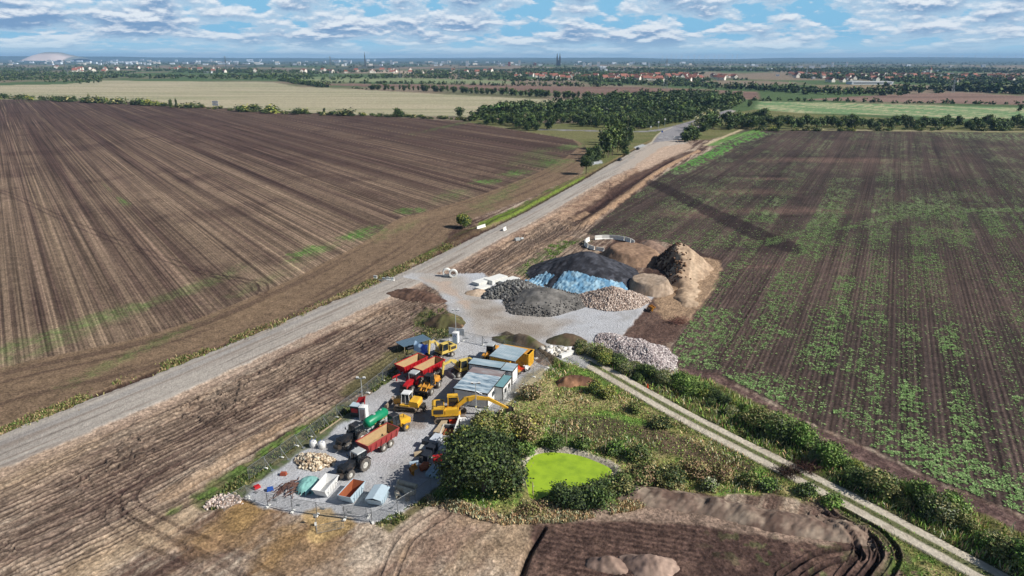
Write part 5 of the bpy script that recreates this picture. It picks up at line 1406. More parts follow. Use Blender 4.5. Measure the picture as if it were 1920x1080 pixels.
t = thing('concrete_wall', 'free-standing white wall of L-shaped elements left of the dark tree top', 'wall', on(852, 826), heading((852, 826), (864, 790)))
MB().box((2.4, 0, .8), (5.0, .14, 1.6)).build('wall_face', P['concrete_w'], t); MB().box((2.4, .5, .08), (5.0, 1.0, .14)).build('foot_slab', P['concrete'], t)
t = thing('concrete_bay', 'grey concrete storage bay filled with rusty scrap next to the white wall', 'storage bay', on(836, 826), heading((836, 826), (846, 800)))
MB().box((1.6, 1.0, .4), (3.4, .12, .8)).box((3.3, 0, .4), (.12, 1.9, .8)).box((-.1, 0, .4), (.12, 1.9, .8)).build('bay_wall', P['concrete'], t)
MB().box((1.6, 0, .2), (3.0, 1.7, .4), (.8, .7)).build('scrap_fill', P['rust'], t)
crate('compactor_box', 'red machine box tucked between the excavator track and the white wall', (851, 795), .2, (1.5, .8, .6), P['orange'], 'box')
crate('white_tank', 'white box tank behind the white wall', (872, 800), .1, (1.6, 1.2, 1.1), P['whitep'], 'tank')
crate('black_tub', 'black plastic tub in front of the storage bay', (842, 806), .1, (1.4, .9, .5), P['plastic_dk'], 'tub')

crate('pallet_load', 'dark stack of crates left of the brown boards in the shaded stores', (802, 838), hh, (1.4, 1.2, 1.1), P['plastic_dk'], 'pallet')
crate('pallet_load', 'low pallet of grey blocks at the left edge of the shaded stores', (794, 846), hh + .2, (1.2, 1.0, .5), P['concrete'], 'pallet')
crate('pallet_load', 'dark blue covered load at the tree shadow edge below the dark stack', (800, 862), hh, (1.7, 1.1, .9), P['plastic_dk'], 'pallet')
crate('timber_stack', 'stack of brown beams between the brown boards and the storage bay', (829, 803), hh + .1, (2.6, .9, .5), P['wood'], 'timber')
crate('pallet_load', 'rust coloured scrap load at the left of the pale grid panels', (797, 880), hh, (1.2, .9, .6), P['rust'], 'pallet')
crate('pallet_load', 'pale wrapped load beside the red steel box', (835, 850), hh, (1.5, 1.1, 1.1), P['wrap'], 'pallet')
t = thing('plank', 'long pale plank lying on the gravel along the left fence', 'plank', on(620, 800), heading((603, 812), (652, 777)))
MB().box((0, 0, .05), (5.2, .25, .08)).build('board', P['wood'], t)
for k, (px, lb) in enumerate((((790, 868), 'dark barrel nearest to the pale steel case'), ((808, 828), 'dark barrel left of the film-wrapped load'), ((764, 940), 'dark barrel at the foot of the pipe stack'))):
    t = thing('barrel', lb, 'barrel', on(*px), 0, 'dark barrels'); MB().cyl((0, 0, 0), (0, 0, .9), .3, 14).build('drum', P['plastic_dk'], t); MB().cyl((0, 0, .88), (0, 0, .93), .32, 14).build('lid', P['dark'], t)
for k, (px, lb) in enumerate((((836, 662), 'pale light pole base block right of the rear excavator'), )): pass
# big bags
def sack(label, px):
    t = thing('big_bag', label, 'big bag', on(*px), .3, 'white big bags')
    n = 18; V = []; prof = [(.0, 0), (.45, 0), (.52, .2), (.55, .55), (.5, .9), (.34, 1.05), (.1, 1.1), (0, 1.1)]
    V = [(r * math.cos(2 * PI * i / n) * (1 + .05 * math.sin(3 * i)), r * math.sin(2 * PI * i / n) * (1 + .05 * math.cos(5 * i)), z) for r, z in prof for i in range(n)]
    F_ = [[k * n + i, k * n + (i + 1) % n, (k + 1) * n + (i + 1) % n, (k + 1) * n + i] for k in range(len(prof) - 1) for i in range(n)]
    link('sack', np_mesh('sack', V, F_, P['whitep'], smooth=True), t)
    m = MB()
    for a in range(4):
        x, y = .4 * math.cos(a * PI / 2 + .4), .4 * math.sin(a * PI / 2 + .4); m.tube([(x, y, .95), (x * 1.1, y * 1.1, 1.3), (x * .6, y * .6, 1.05)], .02)
    m.build('loop', P['bluep'], t)
sack('left one of the two white big bags on the yard edge', (588, 839)); sack('right one of the two white big bags next to the black tractor', (604, 841))

# rubble, hoses, tarpaulin
def tarp(name, label, px, rx, ry, h, mt, seed, hd=0):
    n = 36; V = []; F_ = []
    for j in range(n + 1):
        for i in range(n + 1):
            u, v = 2 * i / n - 1, 2 * j / n - 1
            q = math.hypot(u, v); hh_ = h * max(0, 1 - q * q) ** .7
            V.append([u * rx, v * ry, hh_ + .03])
    V = np.array(V); V[:, 2] += (fbm(V[:, 0] * 1.6 + seed, V[:, 1] * 1.6, seed, 3) - .5) * .45 * np.clip(V[:, 2] / h + .25, 0, 1)
    keep = lambda a: math.hypot(V[a][0] / rx, V[a][1] / ry) < 1.0 + .12 * math.sin(a)
    for j in range(n):
        for i in range(n):
            f = [j * (n + 1) + i, j * (n + 1) + i + 1, (j + 1) * (n + 1) + i + 1, (j + 1) * (n + 1) + i]
            if all(keep(a) for a in f): F_.append(f)
    o = link(name, np_mesh(name, V, F_, mt, smooth=True), None, on(*px), hd)
    return tag(o, label, 'tarpaulin')
tarp('tarpaulin', 'turquoise tarpaulin bunched over a heap next to the white skip', (578, 914), 1.7, 2.2, .9, mat('turquoise_tarp', S(128, 178, 172), .5, 0, .12, 2, bump=.3), 3)
rr = random.Random(8)
cv = bpy.data.curves.new('pipe_coils', 'CURVE'); cv.dimensions = '3D'; cv.bevel_depth = .05; cv.bevel_resolution = 1; cv.resolution_u = 4
for k in range(34):
    sp_ = cv.splines.new('NURBS'); n = 9; sp_.points.add(n - 1)
    x0, y0 = rr.gauss(0, .6), rr.gauss(0, .7); a = rr.gauss(1.0, .35)
    for i in range(n):
        d = (i - n / 2) * .34; z = .1 + .8 * math.exp(-((x0 + d * math.cos(a)) ** 2 + (y0 + d * math.sin(a)) ** 2) / 1.6) * rr.uniform(.7, 1.1)
        sp_.points[i].co = (x0 + d * math.cos(a) + .15 * math.sin(i * 1.7 + k), y0 + d * math.sin(a) + .12 * math.cos(i * 2.1 + k), z, 1)
dg = None
tmp = bpy.data.objects.new('tmp', cv); C.objects.link(tmp)
me = bpy.data.meshes.new_from_object(tmp.evaluated_get(bpy.context.evaluated_depsgraph_get())); C.objects.unlink(tmp); bpy.data.objects.remove(tmp)
me.materials.clear(); me.materials.append(mat('rusty_hose', S(104, 76, 66), .7, .1, .25, 5, dirt=S(60, 44, 40)))
tag(link('hose_heap', me, None, on(547, 918)), 'tangled heap of brown hoses and bars beside the turquoise tarpaulin', 'hose heap')
for k, (px, c, lb) in enumerate((((532, 892), P['brick'], 'rust-red brick bundle above the hose heap'), ((507, 921), P['bluep'], 'small blue barrow body by the fence corner'), ((482, 917), P['red'], 'red hoop frame lying near the fence corner'))):
    t = thing(['brick_bundle', 'barrow', 'hoop_frame'][k], lb, ['brick bundle', 'barrow', 'frame'][k], on(*px), .4 * k)
    MB().box((0, 0, .25), (.9, .6, .4), (.8, .8)).build('body', c, t); MB().cyl((-.5, 0, .1), (.7, .1, .15), .05, 6).build('bar', P['wood'], t)

# ------------------------------------------------------------------ temporary fence
def fence_panel_proto():
    t = thing('site_fence', 'temporary mesh fence panel around the machine yard', 'site fence', (0, 0, 0), 0, 'temporary fence panels')
    f = MB(); W_, H_ = 3.4, 2.0
    f.tube([(0, 0, .1), (0, 0, H_), (W_, 0, H_), (W_, 0, .1)], .028).tube([(0, 0, .25), (W_, 0, .25)], .022)
    f.build('frame', P['fencem'], t)
    m = MB()
    for i in range(1, 23): m.box((i * W_ / 23, 0, 1.12), (.012, .012, 1.75))
    for j in range(1, 7): m.box((W_ / 2, .008, .25 + j * .25), (W_, .012, .012))
    m.build('mesh', P['fencem'], t)
    MB().box((0, 0, .08), (.28, .75, .16)).build('foot', P['concrete_w'], t)
    s_ = MB().tube([(.05, 0, 1.7), (.05, 1.3, .08)], .025); s_.box((.05, 1.35, .06), (.5, .3, .12)); s_.build('brace', P['fencem'], t)
    return t
FP = fence_panel_proto(); used = False
ORD = ['first', 'second', 'third', 'fourth', 'fifth', 'sixth', 'seventh', 'eighth', 'ninth', 'tenth', 'eleventh', 'twelfth', 'thirteenth', 'fourteenth']
def fence_line(pts, side):
    global used
    Wp = [on(*p) for p in pts]; c_ = 0
    for a, b in zip(Wp[:-1], Wp[1:]):
        l_ = math.hypot(b[0] - a[0], b[1] - a[1]); n = max(1, round(l_ / 3.45)); ang = math.atan2(b[1] - a[1], b[0] - a[0])
        for k in range(n):
            f = (k + 0.0) / n
            if used: o = copy_tree(FP)
            else: o = FP; used = True
            x, y = a[0] + (b[0] - a[0]) * f, a[1] + (b[1] - a[1]) * f
            o.location = (x, y, z_at(x, y) - .02); o.rotation_euler = (0, 0, ang + R(1.5 * math.sin(k * 7)))
            o.scale = (l_ / n / 3.45, 1, 1)
            o['label'] = '%s mesh fence panel of the %s' % (ORD[c_], side); c_ += 1
fence_line([(655, 765), (632, 782), (583, 819), (528, 858), (466, 902)], 'long left fence, counted down from the cabin')
fence_line([(464, 935), (503, 951), (549, 961), (595, 968), (647, 975), (698, 981), (746, 963), (779, 943), (809, 920)], 'front fence, counted from the left corner')
fence_line([(464, 935), (420, 962)], 'short stub behind the pale stones')
fence_line([(1026, 690), (1000, 708), (965, 738), (938, 768), (912, 795)], 'right fence beside the offices, counted from the far corner')
fence_line([(868, 640), (905, 648), (945, 656), (1005, 672), (1026, 690)], 'rear fence, counted from the white boards')
fence_line([(655, 765), (690, 738), (718, 716), (745, 690)], 'fence left of the red trailers, counted from the cabin')
t = copy_tree(FP); t.location = on(592, 985); t.rotation_euler = (R(84), 0, .35); tag(t, 'fence panel lying flat on the sand in front of the yard', 'site fence')
t = copy_tree(FP); x, y, z = on(690, 975); t.location = (x, y + .4, z); t.rotation_euler = (R(-18), 0, heading((600, 968), (690, 980)) + PI); tag(t, 'doubled fence panel leaning against the front fence below the closed skip', 'site fence')
# ------------------------------------------------------------------ stockpiles
def attr_mat(name, rough=.9, var=.2, scale=2.5, bump=.4):
    return mat(name, (1, 1, 1), rough, 0, var, scale, bump, attr='Col', spec=.15)
M_PILE = attr_mat('stockpile_material', var=.22, scale=1.2, bump=.5)
M_STONE = attr_mat('stones', .85, .12, 2.0, .2)
def mound(name, label, px, hd, shape, R_, c1, c2, seed, rough=.25, res=.45, cat='heap', group=None, stripes=0, nz=1.6, off=(0, 0), streak=None):
    """shape(u, v) -> height in metres over local metres"""
    x0, y0 = G(*px); x0 += off[0]; y0 += off[1]
    a, b = R_
    n, m = int(2 * a / res) + 1, int(2 * b / res) + 1
    U, V = np.meshgrid(np.linspace(-a, a, n), np.linspace(-b, b, m))
    u, v = U.ravel(), V.ravel()
    nb = fbm(u / nz + seed, v / nz, seed, 4) - .5
    H = shape(u, v)
    k = H > 0
    H = H + nb * rough * 2 * sstep(0, .6, H)
    ca, sa = math.cos(hd), math.sin(hd)
    wx, wy = x0 + u * ca - v * sa, y0 + u * sa + v * ca
    gz = ground_z(wx, wy)
    z = np.where(H > .02, H + gz, gz - .25)
    t = sstep(.35, .65, fbm(u / 2.2, v / 2.2, seed + 5, 4))
    if stripes: t = sstep(.35, .65, fbm(u / 1.0, v / 9.0, seed + 5, 3))
    c = np.array(c1)[None] * (1 - t[:, None]) + np.array(c2)[None] * t[:, None]
    if streak is not None:
        s_ = sstep(.5, .65, fbm(u / 1.2, v / 1.2, seed + 9, 4)) * streak[1](u, v); c = c * (1 - s_[:, None]) + np.array(streak[0])[None] * s_[:, None]
    c = c * (1 + (vnoise(u / .26, v / .26, seed + 3) - .5) * .5 + (vnoise(u / .8, v / .8, seed + 4) - .5) * .3)[:, None]
    I_ = np.arange(n * m).reshape(m, n)
    F_ = np.stack([I_[:-1, :-1], I_[:-1, 1:], I_[1:, 1:], I_[1:, :-1]], -1).reshape(-1, 4)
    F_ = F_[(H[F_] > .0).any(1)]
    uq, inv = np.unique(F_, return_inverse=True)
    Vv = np.stack([u, v, z], 1)[uq]
    o = link(name, np_mesh(name, Vv, inv.reshape(-1, 4), M_PILE, c[uq], smooth=True), None, (x0, y0, 0), hd)
    tag(o, label, cat, group)
    def height(uu, vv):
        nb_ = fbm(uu / nz + seed, vv / nz, seed, 4) - .5
        h = shape(uu, vv); return h + nb_ * rough * 2 * sstep(0, .6, h)
    return o, height
def cone(a, b, h, p=1.0, flat=0.0, lob=.12, seed=0):
    """heap at its angle of repose: straight flanks, rounded or flat top, uneven foot"""
    def f(u, v):
        q = np.hypot(u / a, v / b); th = np.arctan2(v / b, u / a)
        q = q * (1 + lob * np.sin(2 * th + seed) + lob * .6 * np.sin(3 * th + seed * 2.3) + lob * .35 * np.sin(7 * th + seed))
        s_ = np.clip((1 - q) / (1 - flat), -.5, 1)
        s_ = np.where(s_ > .93, .93 + (s_ - .93) * .35, s_)
        return h * np.where(s_ > 0, np.maximum(s_, 1e-6) ** p, s_)
    return f
_st = []
for k in range(6):
    rr = random.Random(40 + k); bm_v = []
    for i in (-1, 1):
        for j in (-1, 1):
            for l in (-1, 1): bm_v.append((i * rr.uniform(.55, 1), j * rr.uniform(.5, .9), l * rr.uniform(.4, .75)))
    _st.append(np.array(bm_v))
_SF = np.array([(0, 1, 3, 2), (4, 6, 7, 5), (0, 4, 5, 1), (2, 3, 7, 6), (0, 2, 6, 4), (1, 5, 7, 3)])
def rand_rot(n, rng):
    q = rng.normal(size=(n, 4)); q /= np.linalg.norm(q, axis=1)[:, None]
    w, x, y, z = q.T
    return np.stack([1 - 2 * (y * y + z * z), 2 * (x * y - z * w), 2 * (x * z + y * w), 2 * (x * y + z * w), 1 - 2 * (x * x + z * z), 2 * (y * z - x * w),
                     2 * (x * z - y * w), 2 * (y * z + x * w), 1 - 2 * (x * x + y * y)], 1).reshape(n, 3, 3)
def stones(name, pos, size, cols, seed, parent=None, elong=1.0):
    rng = np.random.default_rng(seed); n = len(pos)
    pr = np.array(_st)[rng.integers(0, 6, n)]                    # n,8,3
    pr = pr * (np.asarray(size)[:, None, None]) * np.array([elong, 1, 1])
    pr = np.einsum('nij,nkj->nki', rand_rot(n, rng), pr) + pos[:, None, :]
    F_ = (_SF[None] + (np.arange(n) * 8)[:, None, None]).reshape(-1, 4)
    ci = np.array(cols)[rng.integers(0, len(cols), n)] * rng.uniform(.8, 1.15, (n, 1))
    return link(name, np_mesh(name, pr.reshape(-1, 3), F_, M_STONE, np.repeat(ci, 8, 0)), parent)
def stone_heap(name, label, px, hd, shape, R_, n, size, cols, seed, c1, group=None, elong=1.0, scatter=1.1):
    o, H = mound(name, label, px, hd, shape, R_, c1, tuple(x * .7 for x in c1), seed, .3, .5, 'stone heap', group)
    rng = np.random.default_rng(seed); u = rng.uniform(-R_[0], R_[0], n * 4); v = rng.uniform(-R_[1], R_[1], n * 4)
    h = shape(u, v); k = h > -.02 * rng.random(len(u)) * 10 * (scatter - 1)
    u, v, h = u[k][:n], v[k][:n], H(u[k][:n], v[k][:n])
    sz = rng.uniform(size[0], size[1], len(u)) * rng.uniform(.7, 1.2, len(u))
    x0, y0 = o.location.x, o.location.y; ca, sa = math.cos(hd), math.sin(hd)
    gz = ground_z(x0 + u * ca - v * sa, y0 + u * sa + v * ca)
    p = np.stack([u, v, np.maximum(h, 0) + gz + sz * .25], 1)
    s_ = stones('stones', p, sz, cols, seed + 1, o, elong); s_['kind'] = 'stuff'
    return o
ASPH = S(66, 66, 72); 
# the black asphalt-planings heap with its tarpaulin
ds = cone(16.2, 15.5, 7.0, 1.0, .0, .06, 1.0)
dpx = (1098, 516)
dark, dH = mound('planings_heap', 'large black heap of asphalt planings, highest of the stockpiles', dpx, 0, ds, (18, 18), S(60, 61, 67), S(44, 44, 49), 11, .2, .4, 'stockpile', None, 0, 3.0, streak=(S(84, 86, 94), lambda u, v: .6 + 0 * u))
def tarp_on(name, label, cx, cy, shape_h, inside_f, c1, c2, seed, lift=.16, res=.22, ext=17):
    n = int(2 * ext / res); U, V = np.meshgrid(np.linspace(-ext, ext, n), np.linspace(-ext, ext, n)); u, v = U.ravel(), V.ravel()
    h = shape_h(u, v); w = fbm(u / .9, v / .9, seed, 3) - .5; w2 = np.abs(fbm((u + v) / 1.6, (u - v) / .5, seed + 3, 3) - .5)
    gz = ground_z(cx + u, cy + v)
    z = np.maximum(h, 0) + gz + lift + w * .5 + w2 * 1.1
    m = inside_f(u, v)
    I_ = np.arange(n * n).reshape(n, n); F_ = np.stack([I_[:-1, :-1], I_[:-1, 1:], I_[1:, 1:], I_[1:, :-1]], -1).reshape(-1, 4)
    F_ = F_[m[F_].all(1)]; uq, inv = np.unique(F_, return_inverse=True)
    t = sstep(.4, .6, fbm(u / 1.3, v / 1.3, seed + 7, 4))[:, None]
    c = np.array(c1)[None] * (1 - t) + np.array(c2)[None] * t
    me = np_mesh(name, np.stack([u, v, z], 1)[uq], inv.reshape(-1, 4), attr_mat('tarp_blue', .45, .15, 3, .3), c[uq], smooth=True)
    return tag(link(name, me, None, (cx, cy, 0)), label, 'tarpaulin')
dx0, dy0 = G(*dpx)
def tarp_area(u, v):
    th = np.degrees(np.arctan2(v, u)) % 360; q = np.hypot(u / 15.6, v / 15.5)
    top = .56 + .02 * np.sin(np.radians(th) * 7) + .34 * sstep(255, 312, th) + .16 * sstep(232, 200, th)
    slit = np.abs(th - 222 - 10 * (q - .7)) < 4.5
    return (th > 196) & (th < 306) & (q > top) & (q < 1.1 + .03 * np.sin(np.radians(th) * 11)) & ~(slit & (q < .98))
tarp_on('tarpaulin', 'crumpled light blue tarpaulin over the lower left side of the black stockpile', dx0, dy0, lambda u, v: dH(u, v), tarp_area, S(104, 146, 176), S(150, 182, 200), 71)
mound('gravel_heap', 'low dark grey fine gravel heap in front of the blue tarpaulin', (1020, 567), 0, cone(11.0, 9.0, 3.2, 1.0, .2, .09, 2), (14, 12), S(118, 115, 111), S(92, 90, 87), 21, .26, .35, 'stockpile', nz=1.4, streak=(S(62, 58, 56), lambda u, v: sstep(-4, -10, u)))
gh = bpy.data.objects['gravel_heap']; rng = np.random.default_rng(22); u = rng.uniform(-12, 12, 2600); v = rng.uniform(-10, 4, 2600); gs = cone(11.0, 9.0, 3.2, 1.0, .2, .09, 2)
h = gs(u, v); k = (h > .02) & (rng.random(2600) < sstep(2.0, .2, h) * .5 + .04); u, v, h = u[k], v[k], h[k]
stones('coarse_stones', np.stack([u, v, h + .15], 1), rng.uniform(.08, .26, len(u)), [S(96, 94, 92), S(74, 72, 70), S(128, 124, 120)], 23, gh)['kind'] = 'stuff'
stone_heap('boulder_heap', 'heap of dark grey broken asphalt slabs beside the white slab stacks', (962, 548), .2, cone(7.6, 5.2, 2.4, 1, .2, .12, 3), (9, 7), 1300, (.22, .5), [S(96, 96, 94), S(128, 128, 126), S(72, 72, 74), S(110, 108, 104)], 31, S(60, 60, 60))
stone_heap('rubble_heap', 'pale beige stone heap between the grey gravel and the round sand heap', (1148, 565), -.1, cone(8.2, 7.2, 3.4, 1, .05, .08, 4), (11, 10), 4200, (.13, .26), [S(190, 172, 158), S(168, 150, 138), S(140, 122, 112), S(208, 194, 182)], 41, S(150, 130, 118))
def big_stone(u, v):
    q = np.hypot(u / 10.4, (v + .12 * u) / 6.0) * (1 + .10 * np.sin(3 * np.arctan2(v, u) + 1) + .05 * np.sin(8 * np.arctan2(v, u)))
    return 2.1 * np.clip((1 - q) * 1.1, -.5, 1) * (.85 + .25 * np.sin(u * .6) * np.sin(v * .8 + 1))
stone_heap('rubble_heap', 'long pinkish white stone heap behind the hedge at the field corner', (1196, 664), R(-50), big_stone, (15, 10), 9000, (.14, .28), [S(184, 174, 172), S(160, 148, 148), S(206, 198, 194), S(128, 116, 114)], 51, S(140, 126, 122))
def flat_sand(u, v):
    q = np.hypot(u / 5.6, v / 6.6) * (1 + .05 * np.sin(2 * np.arctan2(v, u)))
    return np.where(q < 1.05, np.minimum(2.6 + .05 * u, (1.02 - q) * 9.5), -.3)
mound('sand_heap', 'round flat-topped sand heap beside the pale stone heap', (1218, 541), 0, flat_sand, (7, 8), S(166, 148, 130), S(150, 132, 114), 61, .08, .3, 'stockpile')
def back_sand(u, v):
    q = np.hypot(u / 10.0, v / 8.5) * (1 + .06 * np.sin(2 * np.arctan2(v, u) + 1))
    return np.where(q < 1.05, np.minimum(2.9 - .06 * u + .04 * v, (1.0 - q) * 9), -.3)
mound('sand_heap', 'wide flat brown sand heap behind the black planings', (1184, 484), -.2, back_sand, (14, 12), S(150, 124, 102), S(130, 106, 88), 62, .12, .4, 'stockpile')
mound('sand_heap', 'small pointed sand heap, farthest of the stockpiles', (1217, 467), 0, cone(4.6, 4.6, 2.9, 1, .1, .1, 5), (7, 7), S(140, 118, 104), S(120, 100, 88), 63, .12, .35, 'stockpile')
def ridge(u, v):
    """sand bank: a crest with a slumped peak at the back that falls away into a long flat tongue at the front"""
    w = .55 * np.sin(v * .5) + .35 * np.sin(v * 1.3 + 1)
    cr = 5.9 * np.exp(-((v - 12) / 6.5) ** 2) + 2.7 * np.exp(-((v - 3) / 8.5) ** 2) + 1.0 * np.exp(-((v + 12) / 10) ** 2)
    cx = -1.5 - .10 * (v - 8) + w
    wl, wr = 1.0 + .82 * cr, 2.6 + 1.05 * cr                    # steep left flank, long right flank
    d = np.where(u < cx, (cx - u) / wl, (u - cx) / wr)
    h = cr * (1 - d ** 1.15)
    h = np.where(d < .25, cr * (1 - .25 ** 1.15) + cr * .12 * (1 - (d / .25) ** 2), h)
    h = np.where(d > 1, (1 - d) * 2, h)
    end = np.clip((22.5 - np.abs(v + .5)) / 5, -.3, 1)
    return np.where(h > 0, h * end, h)
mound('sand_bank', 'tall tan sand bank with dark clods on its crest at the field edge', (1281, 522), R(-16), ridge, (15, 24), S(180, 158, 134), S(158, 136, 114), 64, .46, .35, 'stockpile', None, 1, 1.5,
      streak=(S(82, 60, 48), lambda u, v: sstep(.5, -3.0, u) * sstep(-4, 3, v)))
bk = bpy.data.objects['sand_bank']; rng = np.random.default_rng(91); u = rng.uniform(-9, 2, 900); v = rng.uniform(-6, 19, 900); k = rng.random(900) < sstep(1, -3.5, u) * .8 + .06; u, v = u[k], v[k]
h = ridge(u, v); k = h > .2; u, v, h = u[k], v[k], h[k]; s_ = rng.uniform(.12, .42, len(u))
stones('clods', np.stack([u, v, h + .1], 1), s_, [S(92, 68, 54), S(70, 52, 44), S(130, 104, 82)], 92, bk)['kind'] = 'stuff'
mound('sand_heap', 'small pale sand heap at the foot of the white slab stacks', (899, 551), 0, cone(3.6, 2.8, 1.0, 1, .2, .08, 6), (5, 4), S(196, 176, 154), S(184, 160, 136), 65, .04, .3, 'heap')
stone_heap('rubble_heap', 'small heap of tan broken curb stones beside the front of the black tractor', (590, 868), -.1, cone(3.1, 1.9, .8, 1, .2, .1, 7), (4, 3), 420, (.12, .26), [S(206, 190, 164), S(180, 160, 134), S(222, 210, 188), S(150, 130, 110)], 71, S(120, 106, 92), elong=1.6)
stone_heap('rubble_heap', 'small heap of pale stones outside the fence corner', (421, 941), .1, cone(2.6, 1.4, .5, 1, .2, .15, 8), (4, 3), 260, (.1, .2), [S(212, 192, 180), S(190, 170, 158), S(226, 214, 204)], 73, S(140, 116, 98))
stone_heap('rubble_heap', 'jumble of white broken concrete blocks at the start of the field path', (1042, 661), -.5, cone(2.9, 1.8, .6, 1, .2, .15, 9), (4, 3), 90, (.22, .55), [S(206, 202, 192), S(178, 172, 160), S(226, 222, 214)], 75, S(120, 106, 92), elong=1.5)
t = thing('concrete_block', 'long white concrete block lying in front of the broken concrete', 'concrete block', on(1062, 668), heading((1048, 672), (1073, 662)))
MB().box((0, 0, .35), (3.4, .8, .7)).build('block', P['concrete_w'], t); MB().box((0, .9, .2), (2.6, .7, .4)).build('slab', P['concrete'], t)
SOIL1, SOIL2 = S(104, 82, 70), S(82, 64, 56)
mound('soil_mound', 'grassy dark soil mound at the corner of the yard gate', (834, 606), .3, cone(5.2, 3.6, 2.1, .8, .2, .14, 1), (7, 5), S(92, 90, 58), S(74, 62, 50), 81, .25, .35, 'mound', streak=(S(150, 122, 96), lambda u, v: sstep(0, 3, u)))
mound('soil_mound', 'long dark clod mound between the road and the yard entrance', (782, 556), -.6, cone(9, 3.2, 1.3, .8, .2, .16, 2), (12, 5), SOIL1, SOIL2, 82, .4, .35, 'mound', nz=.9)
mound('soil_mound', 'dark overgrown mound beside the broken white concrete', (1064, 641), -.2, cone(4.2, 2.6, 1.5, .8, .3, .1, 3), (6, 4), S(88, 84, 62), S(92, 76, 62), 83, .2, .35, 'mound')
mound('soil_mound', 'low grassy wedge of soil behind the yellow containers', (980, 648), R(-30), cone(7, 2.2, 1.7, .9, .1, .1, 4), (9, 3.5), S(112, 98, 84), S(86, 88, 56), 84, .12, .35, 'mound')
mound('soil_mound', 'reddish brown rooty soil heap in the meadow beside the path', (1074, 718), .2, cone(2.9, 2.0, 1.5, .8, .2, .16, 5), (4, 3), S(150, 112, 86), S(92, 66, 54), 85, .4, .25, 'mound', nz=.8)
def bank(u, v):
    e = np.clip((15 - np.abs(u)) / 2.0, -.3, 1)
    h = 1.25 * (1 - np.abs(v + .3 * np.sin(u * .35)) / 2.3)
    return np.where(h > 0, h * e * (.85 + .15 * np.sin(u * 1.7)) + .16 * np.abs(np.sin(u * 3.1 + np.abs(v) * 2.2)) * sstep(0, .5, h), h)
hb = heading((1230, 930), (1520, 985))
mound('soil_bank', 'long ridge of excavated brown soil with blade marks south of the meadow', (1385, 962), hb, bank, (16, 3), S(152, 136, 120), S(122, 104, 92), 86, .20, .25, 'soil bank', None, 0, 1.2, streak=(S(92, 72, 64), lambda u, v: .7 + 0 * u))
mound('soil_heap', 'left one of the two grey soil heaps in the dug ground at the bottom edge', (1140, 1060), 0, cone(2.4, 1.5, 1.1, .9, .1, .12, 6), (3.2, 2.4), S(150, 128, 114), S(124, 104, 94), 87, .26, .16, 'soil heap', 'soil heaps', nz=.7)
mound('soil_heap', 'right and larger one of the two grey soil heaps at the bottom edge', (1218, 1062), 0, cone(3.6, 1.9, 1.5, .9, .1, .12, 7), (4.6, 2.8), S(158, 136, 122), S(128, 108, 98), 88, .3, .16, 'soil heap', 'soil heaps', nz=.8)
for (px, lb, a, h, c) in (((1273, 606), 'tangle of reddish dead branches at the foot of the sand bank', 2.8, 1.8, S(120, 84, 76)), ((1478, 890), 'left pile of dark roots beside the field path', 1.9, 1.1, S(70, 54, 48)), ((1512, 880), 'right pile of dark roots across the field path edge', 2.0, 1.2, S(78, 56, 50))):
    rng = np.random.default_rng(int(px[0])); n = 520
    p = rng.normal(size=(n, 3)) * np.array([a * .42, a * .36, h * .3]); p[:, 2] = np.abs(p[:, 2]) * (1 - .25 * np.hypot(p[:, 0], p[:, 1]) / a) + .1
    d = rng.normal(size=(n, 3)) * .5; d[:, 2] = np.abs(d[:, 2]) * .7; w_ = rng.normal(size=(n, 3)); w_ = np.cross(d, w_); w_ /= np.linalg.norm(w_, axis=1)[:, None]; w_ *= .035
    V = np.stack([p - w_, p + w_, p + d + w_ * .4, p + d - w_ * .4], 1).reshape(-1, 3); F_ = np.arange(n * 4).reshape(-1, 4)
    cc = np.repeat(np.array(c)[None] * rng.uniform(.6, 1.4, (n, 1)), 4, 0)
    tag(link('brush_pile', np_mesh('brush_pile', V, F_, M_STONE, cc), None, on(*px)), lb, 'brush pile')
t = thing('loader_bucket', 'orange loader bucket lying at the edge of the pale gravel below the sand bank', 'bucket', on(1222, 583), .3)
m = MB(); bucket(m, 0, .55, R(30), 2.0, 1.3); m.build('shell', P['amber'], t); MB().box((-.8, 0, .5), (.3, 1.2, .6)).build('hitch', P['dark'], t)
